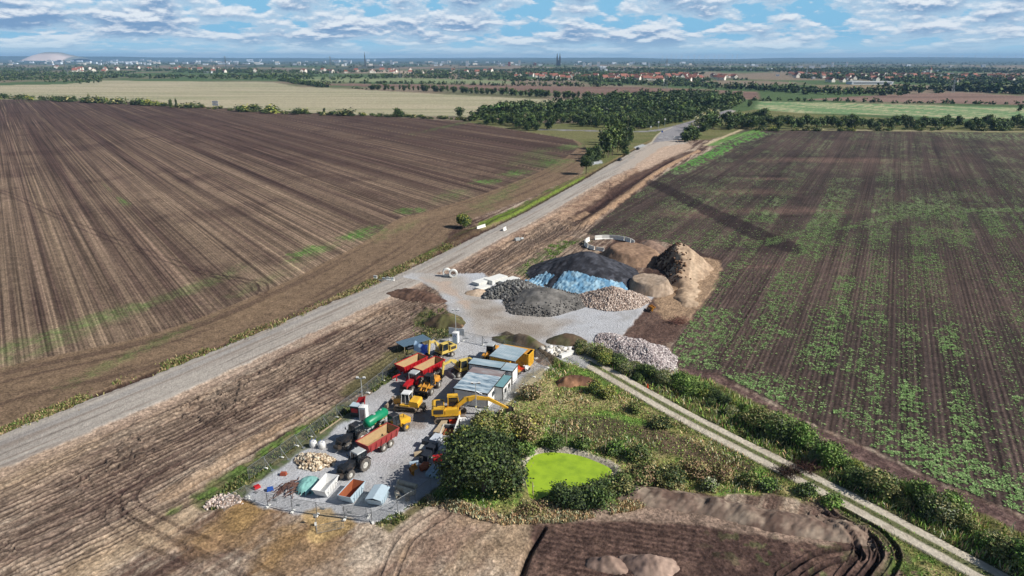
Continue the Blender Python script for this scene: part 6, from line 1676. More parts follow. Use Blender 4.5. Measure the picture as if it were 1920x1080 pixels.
# ------------------------------------------------------------------ vegetation
M_LEAF = mat('foliage', (1, 1, 1), .6, 0, .18, 1.3, 0, attr='Col', spec=.25)
M_BARK = mat('bark', S(96, 82, 68), .9, 0, .2, 4, .3)
def crown_arrays(rng, lobes, n, leaf, cols, clump=.55, upright=0.0):
    """leaf-sized quads gathered in clumps over uneven lobes (x, y, z, rx, ry, rz)"""
    vol = np.array([l[3] * l[4] + .3 * l[5] for l in lobes]); pk = rng.choice(len(lobes), size=max(8, n // 14), p=vol / vol.sum())
    Lb = np.array(lobes)[pk]
    d = rng.normal(size=(len(pk), 3)); d /= np.linalg.norm(d, axis=1)[:, None]; d[:, 2] = np.where(d[:, 2] < -.35, -d[:, 2], d[:, 2])
    r = rng.uniform(.45, 1.02, len(pk)) ** .6
    cc = Lb[:, :3] + d * Lb[:, 3:] * r[:, None]
    tone = rng.integers(0, len(cols), len(pk)); br = rng.uniform(.72, 1.25, len(pk))
    k = rng.integers(0, len(pk), n)
    ctr = cc[k] + rng.normal(size=(n, 3)) * clump
    ctr[:, 2] = np.maximum(ctr[:, 2], .06)
    out = d[k] * .8 + rng.normal(size=(n, 3)) * .65 + np.array([0, 0, .35]); out /= np.linalg.norm(out, axis=1)[:, None]
    t = np.cross(out, rng.normal(size=(n, 3))); t /= np.linalg.norm(t, axis=1)[:, None]
    if upright: t = t * (1 - upright) + np.array([0, 0, 1.0]) * upright; t /= np.linalg.norm(t, axis=1)[:, None]
    b = np.cross(out, t); s_ = leaf * rng.uniform(.6, 1.35, n)[:, None]
    el = 1.5 + 2 * upright
    V = np.stack([ctr - t * s_ * el * .5, ctr + b * s_ * .5, ctr + t * s_ * el * .5, ctr - b * s_ * .5], 1)
    C_ = np.array(cols)[tone[k]] * (br[k] * rng.uniform(.82, 1.2, n))[:, None]
    return V.reshape(-1, 3), np.repeat(C_, 4, 0)
def quads(n): return np.arange(n * 4).reshape(-1, 4)
DG = [tuple(v * 1.25 for v in c) for c in [S(66, 82, 46), S(54, 72, 40), S(78, 92, 50), S(48, 60, 40)]]
MG = [tuple(v * 1.25 for v in c) for c in [S(92, 112, 56), S(76, 98, 48), S(106, 122, 62), S(84, 92, 54)]]
BG = [tuple(v * 1.20 for v in c) for c in [S(110, 142, 62), S(92, 128, 54), S(128, 152, 74), S(84, 110, 52)]]
OL = [tuple(v * 1.25 for v in c) for c in [S(132, 128, 80), S(112, 112, 66), S(150, 142, 96), S(98, 98, 60)]]
DR = [tuple(v * 1.25 for v in c) for c in [S(146, 122, 92), S(126, 100, 78), S(168, 146, 112), S(112, 92, 72)]]
YG = [tuple(v * 1.20 for v in c) for c in [S(138, 142, 62), S(118, 128, 58), S(156, 150, 72), S(96, 112, 52)]]
GY = [tuple(v * 1.25 for v in c) for c in [S(134, 138, 112), S(112, 118, 92), S(150, 150, 124), S(98, 106, 82)]]
PURE = lambda *ls: [c for l in ls for c in l]
LT = lambda l: [tuple(v * 1.6 for v in c) for c in l]      # grass colours brightened to make up for self-shadowing of the upright blades
def lobes_for(rng, w, h, kind):
    L_ = []
    if kind == 'tree':
        for i in range(9):
            a = rng.uniform(0, 6.28); r = rng.uniform(.05, .32) * w; z = rng.uniform(.42, .86) * h
            s_ = rng.uniform(.20, .33) * w * (1.15 - .5 * abs(z / h - .6)); L_.append((r * math.cos(a), r * math.sin(a), z, s_, s_, s_ * .8))
        L_.append((0, 0, .62 * h, w * .30, w * .30, h * .26))
    elif kind == 'wood':                                    # leafy to the ground
        for i in range(12):
            a = rng.uniform(0, 6.28); r = rng.uniform(.05, .32) * w; z = rng.uniform(.15, .82) * h
            s_ = rng.uniform(.18, .30) * w * (1.1 - .5 * abs(z / h - .5)); L_.append((r * math.cos(a), r * math.sin(a), z, s_, s_, s_ * .9))
        L_.append((0, 0, .45 * h, w * .3, w * .3, h * .36))
    elif kind == 'tall':
        for i in range(8):
            a = rng.uniform(0, 6.28); r = rng.uniform(0, .22) * w; z = rng.uniform(.3, .9) * h; s_ = rng.uniform(.16, .28) * w
            L_.append((r * math.cos(a), r * math.sin(a), z, s_, s_, s_ * 1.6))
    else:
        for i in range(8):
            a = rng.uniform(0, 6.28); r = rng.uniform(.05, .33) * w; z = rng.uniform(.25, .68) * h
            s_ = rng.uniform(.17, .30) * w; L_.append((r * math.cos(a), r * math.sin(a), z, s_, s_, h * rng.uniform(.22, .36)))
        L_.append((0, 0, .35 * h, w * .34, w * .34, h * .4))
    return L_
def trunk_bm(rng, h, r, spread, limbs=5, low=.3):
    m = MB(); m.cyl((0, 0, -.2), (0, 0, h * .55), r, 8, r * .6)
    m.cyl((0, 0, h * .55), (spread * .15, 0, h * .85), r * .6, 6, r * .2)
    for i in range(limbs):
        a = 2 * PI * i / limbs + rng.uniform(-.4, .4); z0 = h * rng.uniform(low, .6)
        m.cyl((0, 0, z0), (math.cos(a) * spread * .6, math.sin(a) * spread * .6, z0 + h * .24), r * .42, 5, r * .12)
    return m
def plant_proto(kind, name, w, h, n, leaf, cols, seed, clump=.5, upright=0.0):
    rng = np.random.default_rng(seed)
    V, Cc = crown_arrays(rng, lobes_for(rng, w, h, kind), n, leaf, cols, clump, upright)
    t = bpy.data.objects.new(name, None)
    cn = 'crown' if kind != 'bush' else 'foliage'
    a = bpy.data.objects.new(cn, np_mesh(cn, V, quads(n), M_LEAF, Cc)); a.parent = t
    mb = trunk_bm(rng, h * (.8 if kind != 'bush' else .6), .03 * w + .04, w * .4, 5 if kind != 'bush' else 6, .3 if kind != 'bush' else .05)
    me = bpy.data.meshes.new('trunk'); me.from_pydata([tuple(p) for p in mb.v], [], mb.f); me.materials.append(M_BARK)
    b = bpy.data.objects.new('trunk' if kind != 'bush' else 'stem', me); b.parent = t
    return t
def put(proto, loc, sc, rz, label, cat, group):
    t = proto.copy(); C.objects.link(t); t.location = loc; t.rotation_euler = (0, 0, rz); t.scale = sc if hasattr(sc, '__len__') else (sc, sc, sc)
    for ch in proto.children:
        c = ch.copy(); C.objects.link(c); c.parent = t
    return tag(t, label, cat, group)
rr = random.Random(77)
# ---- big shrubs and trees round the pond: near, so each is its own mesh
def near_plant(kind, name, label, cat, px, w, h, n, leaf, cols, seed, group=None, clump=.35, off=(0, 0)):
    t = plant_proto(kind, name, w, h, n, leaf, cols, seed, clump)
    C.objects.link(t)
    for c in t.children: C.objects.link(c)
    x, y = G(*px); x += off[0]; y += off[1]; t.location = (x, y, z_at(x, y))
    return tag(t, label, cat, group)
near_plant('tree', 'hawthorn_tree', 'big round dark green tree between the yard stores and the pond', 'tree', (908, 922), 10.0, 7.4, 16000, .27, [tuple(v * .72 for v in c) for c in PURE(DG, DG, DG, MG)], 1, None, .5)
near_plant('bush', 'hawthorn_tree', 'lower dark green tree hugging the right flank of the big round tree', 'tree', (958, 925), 5.6, 4.8, 5000, .25, [tuple(v * .75 for v in c) for c in PURE(DG, DG, MG, OL)], 2, None, .45)
near_plant('bush', 'bush', 'dark shrub filling the left foot of the big round tree', 'bush', (862, 912), 4.6, 3.8, 4500, .24, PURE(DG, DG, MG), 3)
near_plant('bush', 'willow_bush', 'broad olive brown bush behind the big dark tree beside the excavator arm', 'bush', (928, 824), 7.5, 4.0, 11000, .22, PURE(OL, OL, YG, MG), 4)
near_plant('bush', 'willow_bush', 'olive yellow bush on the right of the broad olive one, above the pond', 'bush', (985, 822), 7.6, 4.6, 11000, .22, PURE(OL, YG, OL, DR), 5)
near_plant('bush', 'bush', 'mid green bush below the white wall at the yard edge', 'bush', (878, 850), 6.0, 4.4, 8000, .24, PURE(MG, DG, YG), 6)
near_plant('bush', 'grass_tussock', 'straw coloured round bush at the top corner of the meadow by the gravel', 'bush', (1000, 745), 4.0, 1.9, 3500, .2, PURE(DR, OL, GY), 7)
pond_b = [((1075, 945), 6.0, 3.6, DG, 'dark bush on the lower right bank of the pond'), ((1118, 945), 6.0, 3.4, PURE(DG, MG), 'dark green bush second along the lower pond bank'), ((1160, 925), 5.6, 3.2, PURE(DG, OL, MG), 'grey-green bush at the right tip of the pond'),
          ((1205, 905), 6.5, 3.4, PURE(OL, DR, MG), 'brownish bush right of the pond tip'), ((1250, 905), 6.5, 3.0, PURE(DG, OL), 'dull green bush east of the pond'), ((1050, 935), 4.0, 2.6, PURE(MG, DG), 'small leafy bush at the lowest point of the pond'),
          ((1300, 890), 5.5, 2.6, PURE(OL, DR), 'reddish brown thicket right of the dull green bush'), ((1195, 860), 5.0, 2.2, PURE(DG, MG, OL), 'low green bush above the right tip of the pond'), ((1350, 895), 4.6, 2.2, PURE(DR, OL), 'dry brown bush towards the field path'),
          ((1040, 835), 4.4, 1.7, PURE(MG, DG), 'low green bush on the upper pond bank'), ((985, 850), 4.2, 2.2, PURE(MG, BG), 'bright leafy bush at the upper left of the pond'), ((1090, 838), 4.0, 1.6, PURE(DG, MG), 'dark low bush in front of the pond posts'),
          ((1150, 848), 4.0, 1.6, PURE(DG, BG), 'dark low bush behind the third pond post'), ((1400, 905), 3.6, 1.6, PURE(MG, OL), 'small bush near the root piles'), ((1440, 915), 3.6, 1.5, PURE(DG, BG), 'green bush just below the left root pile'),
          ((1115, 735), 3.8, 2.4, PURE(DG, YG), 'dark bush right of the reddish soil heap'), ((1140, 745), 3.2, 1.8, PURE(YG, OL), 'yellow green bush next to the dark bush in the meadow'), ((1190, 770), 3.6, 1.6, PURE(MG, OL), 'mid green bush in the meadow centre'),
          ((1240, 800), 3.6, 1.6, PURE(DG, OL), 'dark bush in the meadow beside the path'), ((1510, 925), 3.2, 1.4, PURE(DG, MG), 'bush on the bank above the long soil ridge'), ((1560, 945), 3.4, 1.3, PURE(BG, MG), 'bright low bush at the path side past the root piles'),
          ((1330, 915), 3.0, 1.5, PURE(GY, MG), 'grey green weedy bush above the long soil ridge'), ((1000, 960), 4.5, 1.2, PURE(DR, OL), 'dry grass hummock below the pond')]
for i, (px, w, h, cl, lb) in enumerate(pond_b):
    near_plant('bush', 'bush', lb, 'bush', px, w * .82, h * .8, int(500 + w * w * 70), .2, cl, 100 + i, 'bushes round the pond and meadow', .3)
near_plant('bush', 'bush', 'round dark bush alone on the left road edge next to the white barrier', 'bush', (871, 428), 6.4, 5.4, 6000, .3, PURE(DG, YG), 8)
near_plant('tree', 'field_tree', 'small lone tree with a bare trunk on the left road verge', 'tree', (1099, 327), 6.5, 8.2, 4500, .4, DG, 9)
# ---- hedge along the path: prototypes copied with their own turn and size
PB = [plant_proto('bush', 'hedge_bush', 4.6, 3.2, 3600, .2, cl, 200 + i, .32) for i, cl in enumerate((DG, PURE(DG, MG), PURE(MG, BG), PURE(OL, MG), PURE(YG, MG), PURE(GY, OL, MG)))]
desc = ['dark green', 'deep green', 'bright green', 'olive', 'yellow green', 'grey green']
hl_ = smooth_line(W([(1085, 655), (1120, 672), (1170, 690), (1215, 712), (1260, 725), (1330, 752), (1385, 775), (1440, 800), (1495, 830), (1540, 868), (1600, 895), (1680, 930), (1760, 970), (1850, 1020), (1950, 1080)]), 12)
dl = np.concatenate([[0], np.cumsum(np.hypot(*np.diff(hl_, axis=0).T))])
s_ = 0.0; i = 0
where = ['behind the white stone heap', 'at the bend by the stone heap', 'in the upper hedge', 'in the middle of the hedge', 'by the root piles', 'in the lower hedge', 'at the lower right corner of the hedge']
rows_ = ['nearest the path', 'on the field side', 'in the hedge centre']
while s_ < dl[-1]:
    x = np.interp(s_, dl, hl_[:, 0]); y = np.interp(s_, dl, hl_[:, 1]); f = s_ / dl[-1]
    o = rr.choice([-1.0, 1.2, .3]); dx, dy = .8, -.6
    x += .55 * o * 1.5 + rr.uniform(-.6, .6); y += .85 * o * 1.2 + rr.uniform(-.6, .6)
    k = rr.choices(range(6), [2, 2, 3, 2, 2, 3])[0]; sc = rr.uniform(.45, 1.0) * (.9 if f < .5 else 1.15)
    put(PB[k], (x, y, z_at(x, y) - .05), (sc * rr.uniform(.8, 1.2), sc * rr.uniform(.8, 1.2), sc * rr.uniform(.75, 1.15)), rr.uniform(0, 6.28),
        '%s hedge bush %s, %s' % (desc[k], where[min(6, int(f * 7))], rows_[0 if o < 0 else 1 if o > 1 else 2]), 'bush', 'bushes of the hedge beside the field path')
    s_ += rr.uniform(.8, 1.7); i += 1
# ---- weeds and grass as ground cover
def cover(name, label, P_, hgt_r, wid, cols, seed, lean=.35):
    rng = np.random.default_rng(seed); n = len(P_)
    a = rng.uniform(0, 6.28, n); h = rng.uniform(*hgt_r, n); w = rng.uniform(.6, 1.3, n) * wid
    d = np.stack([np.cos(a), np.sin(a), 0 * a], 1); ln = rng.normal(size=(n, 3)) * lean; ln[:, 2] = 1; up = ln * h[:, None]
    base = np.stack([P_[:, 0], P_[:, 1], ground_z(P_[:, 0], P_[:, 1]) - .03], 1)
    V = np.stack([base - d * w[:, None] * .5, base + d * w[:, None] * .5, base + up + d * w[:, None] * .35, base + up - d * w[:, None] * .2], 1)
    cc = np.array(cols)[rng.integers(0, len(cols), n)] * rng.uniform(.75, 1.25, (n, 1))
    o = link(name, np_mesh(name, V.reshape(-1, 3), quads(n), M_LEAF, np.repeat(cc, 4, 0)))
    return tag(o, label, name.replace('_', ' '), None, 'stuff')
def scatter(pxs, n, dens, seed):
    P_ = W(pxs); rng = np.random.default_rng(seed); lo, hi = P_.min(0), P_.max(0)
    q = rng.uniform(lo, hi, (n, 2)); k = sdf(P_, q[:, 0], q[:, 1], 1) < 0; q = q[k]
    if dens is not None: q = q[rng.random(len(q)) < dens(q[:, 0], q[:, 1])]
    return q
nd = lambda s_, a, b, sc: (lambda x, y: sstep(a, b, fbm(x / sc, y / sc, s_, 3)))
dp = lambda x, y: sstep(.8, 2.0, sdf(pond_w, x, y, 5)) * (sstep(1.9, 2.3, np.abs(pdist(pa, x, y, 5)[0])))
meaP = mea
cover('meadow_grass', 'green and straw coloured rough grass of the meadow', scatter(meaP, 60000, lambda x, y: dp(x, y) * sstep(-1, .5, -0 + 1 * (fbm(x / 5, y / 5, 300, 3) > .47)), 301), (.08, .28), .16, LT(PURE(MG, BG, OL)), 302)
cover('dry_grass', 'pale dry grass tufts of the meadow and the pond surround', scatter(meaP, 50000, lambda x, y: dp(x, y) * nd(303, .52, .64, 5)(x, y), 304), (.2, .6), .14, LT(PURE(DR, GY, [S(196, 178, 136)])), 305)
hedgeP = [(1085, 648), (1170, 645), (1240, 692), (1330, 714), (1400, 748), (1500, 815), (1640, 884), (1760, 934), (1920, 1004), (2050, 1085), (1920, 1105), (1700, 985), (1480, 880), (1280, 775), (1090, 672)]
cover('hedge_weeds', 'tall weeds and reeds between the hedge bushes', scatter(hedgeP, 90000, lambda x, y: dp(x, y) * (.3 + .7 * nd(306, .4, .6, 3)(x, y)), 307), (.2, .95), .13, LT(PURE(MG, BG, OL, BG, GY, DR)), 308)
cover('path_grass', 'short grass on the crown and the edges of the path', np.concatenate([scatter([(1090, 668), (1280, 765), (1480, 868), (1860, 1070), (1900, 1100), (1840, 1100), (1460, 905), (1270, 795), (1080, 680)], 50000, lambda x, y: np.maximum(sstep(.5, .3, np.abs(pdist(pa, x, y, 5)[0])), sstep(1.9, 2.3, np.abs(pdist(pa, x, y, 5)[0])) * .7), 309)]), (.06, .25), .12, LT(PURE(MG, OL, BG)), 310)
vp = smooth_line(W([(-100, 868), (0, 822), (200, 740), (400, 660), (560, 600), (700, 538), (800, 490), (860, 460)]), 10)
vd_, _ = pdist(vp, gx, gy, 5)
rng = np.random.default_rng(311); ii = rng.integers(0, len(vp) - 1, 26000); tt = rng.random(26000)[:, None]; q = vp[ii] * (1 - tt) + vp[ii + 1] * tt; q += rng.normal(size=q.shape) * np.array([.8, .8]) + np.array([-1.4, 1.6])
q = q[rng.random(len(q)) < nd(312, .42, .6, 4)(q[:, 0], q[:, 1])]
cover('verge_grass', 'ragged dry grass on the verge between ploughed field and road', q, (.15, .5), .2, PURE(OL, DR, MG), 313)
cover('yard_weeds', 'green weeds along the outside of the yard fence', np.concatenate([scatter([(380, 935), (470, 880), (600, 790), (660, 758), (668, 768), (600, 812), (540, 850), (470, 905), (400, 960)], 26000, nd(314, .4, .6, 2.5), 315),
      scatter([(690, 725), (735, 690), (760, 655), (770, 665), (740, 710), (700, 738)], 8000, nd(316, .4, .6, 2.5), 317), scatter([(770, 590), (830, 580), (870, 605), (850, 632), (780, 640)], 7000, nd(318, .4, .6, 2), 319),
      scatter([(700, 985), (800, 935), (850, 900), (870, 940), (800, 950), (720, 1000)], 9000, nd(320, .4, .6, 2), 321)]), (.1, .45), .16, PURE(MG, OL, DG), 322)
cover('bank_weeds', 'green weed strip on the left of the black stockpile', scatter([(965, 512), (1000, 480), (1040, 456), (1090, 450), (1060, 468), (1030, 495), (990, 523)], 15000, nd(323, .4, .6, 3), 324), (.1, .4), .25, PURE(BG, MG), 325)
cover('fringe_grass', 'dry straw fringe between the big tree and the dug ground', scatter([(800, 930), (860, 945), (960, 965), (1080, 962), (1180, 940), (1240, 930), (1240, 945), (1180, 960), (1060, 982), (940, 985), (850, 962), (800, 948)], 26000, nd(326, .3, .55, 3), 327), (.2, .6), .14, LT(PURE(DR, GY, [S(190, 170, 130)])), 328)
# ---- seedlings of the right field
rng = np.random.default_rng(331); N_ = 850000
yy = 58 + (330 - 58) * rng.random(N_) ** 1.25; xx = rng.uniform(0.05, .86, N_) * (yy * _c + CAM_H * _s)
ac = np.round((xx * qy - yy * qx) / .45) * .45; al = xx * qx + yy * qy        # sown in rows
xx, yy = ac * qy + al * qx + rng.normal(0, .10, N_), -ac * qx + al * qy + rng.normal(0, .10, N_)
k = sdf(rf, xx, yy, 20) < -.6; xx, yy = xx[k], yy[k]
k = rng.random(len(xx)) < crop_density(xx, yy) * .9 * sstep(.30, .66, fbm(xx / .9, yy / .9, 179, 2)); xx, yy = xx[k], yy[k]
n = len(xx); nl = 3
a = np.repeat(rng.uniform(0, 6.28, n), nl) + np.tile(np.arange(nl) * 2.1, n) + rng.normal(0, .3, n * nl)
r = np.repeat(np.clip(rng.lognormal(-2.0, .38, n), .06, .32), nl); bx = np.repeat(xx, nl); by = np.repeat(yy, nl); bz = ground_z(bx, by)
dx, dy = np.cos(a), np.sin(a)
V = np.stack([np.stack([bx, by, bz + .02], 1), np.stack([bx + dx * r * .6 - dy * r * .4, by + dy * r * .6 + dx * r * .4, bz + r * .6], 1),
              np.stack([bx + dx * r, by + dy * r, bz + r * .45], 1), np.stack([bx + dx * r * .6 + dy * r * .4, by + dy * r * .6 - dx * r * .4, bz + r * .6], 1)], 1)
cc = 1.35 * np.array([S(108, 142, 80), S(124, 154, 96), S(92, 122, 68), S(144, 168, 112)])[rng.integers(0, 4, n)] * rng.uniform(.8, 1.2, (n, 1))
tag(link('crop_seedlings', np_mesh('crop_seedlings', V.reshape(-1, 3), quads(n * nl), M_LEAF, np.repeat(np.repeat(cc, nl, 0), 4, 0))), 'green crop seedlings in patchy rows on the dark field', 'seedlings', None, 'stuff')
print('seedlings', n)
# fence posts round the pond
for i, (px, h, lb) in enumerate((((1062, 832), 2.2, 'first wooden post on the upper bank of the pond'), ((1092, 842), 2.4, 'second wooden post above the pond'), ((1134, 850), 2.2, 'third wooden post above the right end of the pond'), ((1172, 850), 1.6, 'short post right of the pond'),
                                ((1202, 868), 1.5, 'short leaning post among the brown bushes'), ((1000, 925), 2.4, 'slanting pale post at the lower left of the pond'), ((1020, 805), 1.6, 'thin post behind the bright bush above the pond'))):
    t = thing('fence_post', lb, 'post', on(*px), .4 * i, 'posts of the old pond fence')
    MB().cyl((0, 0, -.2), (.25 if i == 5 else .06 * i % .13, 0, h), .075, 7, .06).build('stake', P['wood'], t)
    MB().cyl((0, 0, h * .8), (.0, -.12, h * .8), .03, 5).build('insulator', P['whitep'], t)
# ------------------------------------------------------------------ trees in the distance
def far_proto(kind, w, h, n, leaf, cols, seed): return plant_proto(kind, 'bush' if kind == 'bush' else 'tree', w, h, n, leaf, cols, seed, .75)
DK = [c for c in DG]; 
TP = [far_proto('wood', 9, 11, 1100, .85, PURE(DG, DG, DG, MG), 400), far_proto('wood', 8, 12, 1000, .85, PURE(DG, DG, MG), 401), far_proto('tall', 8, 15, 900, .85, PURE(DG, DG, MG), 402),
      far_proto('wood', 10, 10, 1100, .9, PURE(MG, DG, DG), 403), far_proto('tall', 7, 14, 420, .7, PURE(GY, OL), 404)]
TD = ['dark green', 'dark green', 'tall dark green', 'yellowish green', 'pale thin']
BP = [far_proto('bush', 6, 4.5, 420, .6, PURE(DG, MG), 410), far_proto('bush', 7, 4, 420, .65, PURE(MG, YG, DG), 411), far_proto('bush', 6, 3, 340, .6, PURE(OL, DG), 412)]
BD = ['dark', 'green', 'olive']
nT = [1]; nB = [len([o for o in bpy.data.objects if o.get('category') == 'bush'])]
rest = []                                          # (x, y, scale, height) drawn as one far wood
def far_tree(px, py, h, k, label, group, w=None):
    x, y = G(px, py)
    if nT[0] >= 290: rest.append((x, y, h / 11.0)); return
    nT[0] += 1
    base = (11, 12, 15, 10, 14)[k]; s_ = h / base
    put(TP[k], (x, y, z_at(x, y) - .1), ((w or 1) * s_ * rr.uniform(.85, 1.2), (w or 1) * s_ * rr.uniform(.85, 1.2), s_), rr.uniform(0, 6.28), label, 'tree', group)
def far_bush(px, py, h, k, label, group):
    x, y = G(px, py)
    if nB[0] >= 298: rest.append((x, y, h / 11.0)); return
    nB[0] += 1; s_ = h / (4.5, 4, 3)[k]
    put(BP[k], (x, y, z_at(x, y) - .1), (s_ * rr.uniform(1.1, 2.0), s_ * rr.uniform(1.1, 2.0), s_), rr.uniform(0, 6.28), label, 'bush', group)
rr = random.Random(9)
# singled out trees
for (px, py, h, k, lb, w) in [(862, 219, 10, 0, 'lone round dark tree at the right end of the pale stubble field', 1.15), (745, 219, 9, 0, 'round dark tree standing in the middle of the low left hedgerow', 1), (753, 220, 6.5, 0, 'smaller dark tree touching the round one in the left hedgerow', 1),
                            (608, 214, 6.5, 1, 'small upright tree in the thin part of the left hedgerow', .8), (167, 190, 13, 4, 'tall pale poplar, left of a pair in the far left hedgerow', .8), (183, 191, 12, 4, 'tall pale poplar, right of a pair in the far left hedgerow', .7),
                            (126, 189, 9, 4, 'thin pale tree left of the poplar pair', .6), (237, 196, 12, 4, 'single pale poplar right of the pair', .55), (195, 194, 8, 4, 'thin grey tree just right of the poplar pair', .6), (140, 191, 8, 0, 'round dark tree near the poplars', .9),
                            (320, 202, 10, 1, 'dark pointed tree left of the billboard', .8), (331, 203, 10.5, 2, 'tall brownish tree beside the pointed one', .6), (404, 202, 9, 4, 'thin tree right behind the billboard', .7), (10, 186, 8, 0, 'dark tree at the left picture edge of the hedgerow', .9),
                            (505, 212, 8, 0, 'dark tree at the thick middle of the left hedgerow', 1), (1912, 208, 8, 1, 'dark bushy tree at the right picture edge in the pale green field', 1.3), (1385, 196, 13, 0, 'big dark tree where the finished road leaves the wood', 1), (1405, 200, 9, 1, 'brownish tree beside the big dark one at the far road', 1)]:
    far_tree(px, py, h, k, lb, None, w)
# poplars by the road
for i, (px, py, h, k) in enumerate([(1158, 286, 17, 2), (1170, 276, 15, 2), (1148, 292, 16, 2), (1140, 296, 14, 2), (1180, 266, 12, 1), (1133, 292, 15, 2), (1160, 272, 16, 2), (1150, 268, 15, 2), (1122, 302, 10, 1), (1112, 303, 8, 0), (1105, 298, 7, 0), (1142, 280, 15, 0), (1172, 290, 9, 1)]):
    far_tree(px, py, h * .95, k, '%s of the dense clump left of the road' % ('tall tree' if h > 11 else 'lower tree at the near foot'), 'clump of tall trees beside the road', .9)
for i, (px, py, h, k) in enumerate([(1290, 266, 8, 0), (1302, 263, 7.5, 1), (1283, 262, 6, 0), (1297, 258, 8, 3)]):
    far_tree(px, py, h, k, 'dense round tree at the right end of the pale road base', 'dense clump at the end of the road base', 1.3)
for i, (px, py, h, k) in enumerate([(1305, 246, 14, 4), (1318, 240, 15, 4), (1330, 232, 15, 4), (1296, 250, 9, 4), (1345, 228, 12, 4)]):
    far_tree(px, py, h, k, 'pale feathery tree right of the finished asphalt', 'pale trees beside the far road', 1.1)
for i in range(34):
    px = rr.uniform(1315, 1432); py = 250 - (px - 1315) * .12 - rr.uniform(0, 16)
    far_tree(px, py, rr.uniform(6, 11), rr.choice([0, 1, 3, 3]), 'mixed tree in the thicket between far road and crop field', 'thicket beside the far road', 1.1)
# right hedgerow above the crop field
for i in range(95):
    px = 1400 + 560 * (i + rr.random()) / 95; py = 243 - rr.uniform(0, 11) + (px - 1400) * .004
    far_tree(px, py, rr.uniform(5.5, 9.5), rr.choice([0, 1, 3, 3, 0]), '%s tree in the hedgerow along the top of the crop field' % ['dark', 'deep green', '', 'yellow green'][rr.choice([0, 1, 3])].strip(), 'hedgerow trees above the crop field', 1.0)
for i in range(34):
    px = 1400 + 540 * rr.random(); far_bush(px, 244.5 + rr.uniform(-1, 1.5), rr.uniform(1.2, 3), rr.randrange(3), 'low bush at the foot of the right hedgerow', 'low bushes below the right hedgerow')
# left hedgerow
hlx = W([(-40, 182), (0, 186), (180, 193), (360, 203), (500, 212), (620, 216), (700, 219), (800, 223), (880, 228)])
for i in range(92):
    f = (i + rr.random()) / 92; px = -30 + 920 * f; py = float(np.interp(px, [-40, 0, 180, 360, 500, 620, 700, 800, 880], [182, 186, 193, 203, 212, 216, 219, 223, 228])) + rr.uniform(-2.5, .5)
    tall = rr.random() < (.6 if px < 520 else .12)
    far_bush(px, py, rr.uniform(4.0, 7.5) if tall else rr.uniform(1.8, 3.4), rr.randrange(3), '%s bush of the left hedgerow, %s' % ('tall' if tall else 'low', ('left of the poplars', 'between poplars and billboard', 'right of the billboard', 'in the sparse middle', 'towards the lone round tree')[min(4, int(f * 5))]), 'bushes of the left hedgerow')
# dark tree row in the fields
for i in range(52):
    px = 690 + 475 * (i + rr.random() * .6) / 52; py = float(np.interp(px, [690, 820, 960, 1110, 1165], [168, 172, 179, 187, 187]))
    far_tree(px, py, rr.uniform(8, 12.5), rr.choice([0, 1, 0, 2]), 'dark tree in the long row across the far fields', 'long row of dark trees in the fields', 1.1)
# the wood: nearest edge first
wood = W([(880, 228), (905, 213), (960, 206), (1050, 202), (1110, 192), (1200, 184), (1300, 181), (1375, 186), (1395, 196), (1368, 205), (1310, 220), (1262, 233), (1205, 243), (1110, 238), (1060, 240), (1010, 246), (985, 246), (955, 238), (915, 233)])
gap = W([(1000, 232), (1085, 232), (1090, 240), (1000, 242)]); gap2 = W([(1270, 204), (1320, 200), (1350, 205), (1300, 216), (1268, 214)])
rng = np.random.default_rng(501); lo, hi = wood.min(0), wood.max(0)
q = rng.uniform(lo, hi, (6000, 2)); q = q[(sdf(wood, q[:, 0], q[:, 1], 5) < 0) & (sdf(gap, q[:, 0], q[:, 1], 5) > 0) & (sdf(gap2, q[:, 0], q[:, 1], 5) > 0)]
keep = []
for p in q:
    if all((p[0] - a) ** 2 + (p[1] - b) ** 2 > 38 for a, b in keep[-900:]): keep.append(tuple(p))
keep.sort(key=lambda p: p[1])
def put_w(x, y, h, k, lb, gr):
    if nT[0] >= 298: rest.append((x, y, h / 11.0)); return
    nT[0] += 1; s_ = h / (11, 12, 15, 10, 14)[k]
    put(TP[k], (x, y, z_at(x, y) - .1), (s_ * rr.uniform(.85, 1.25), s_ * rr.uniform(.85, 1.25), s_), rr.uniform(0, 6.28), lb, 'tree', gr)
for (x, y) in keep:
    k = rr.choice([0, 1, 0, 3, 2, 1, 4] if rr.random() < .5 else [0, 1]); put_w(x, y, rr.uniform(7, 12) * (1.15 if y > 700 else .9), k, 'woodland tree at the near edge of the wood left of the far road', 'trees of the wood left of the far road')
print('wood', len(keep), 'trees', nT, 'bushes', nB)
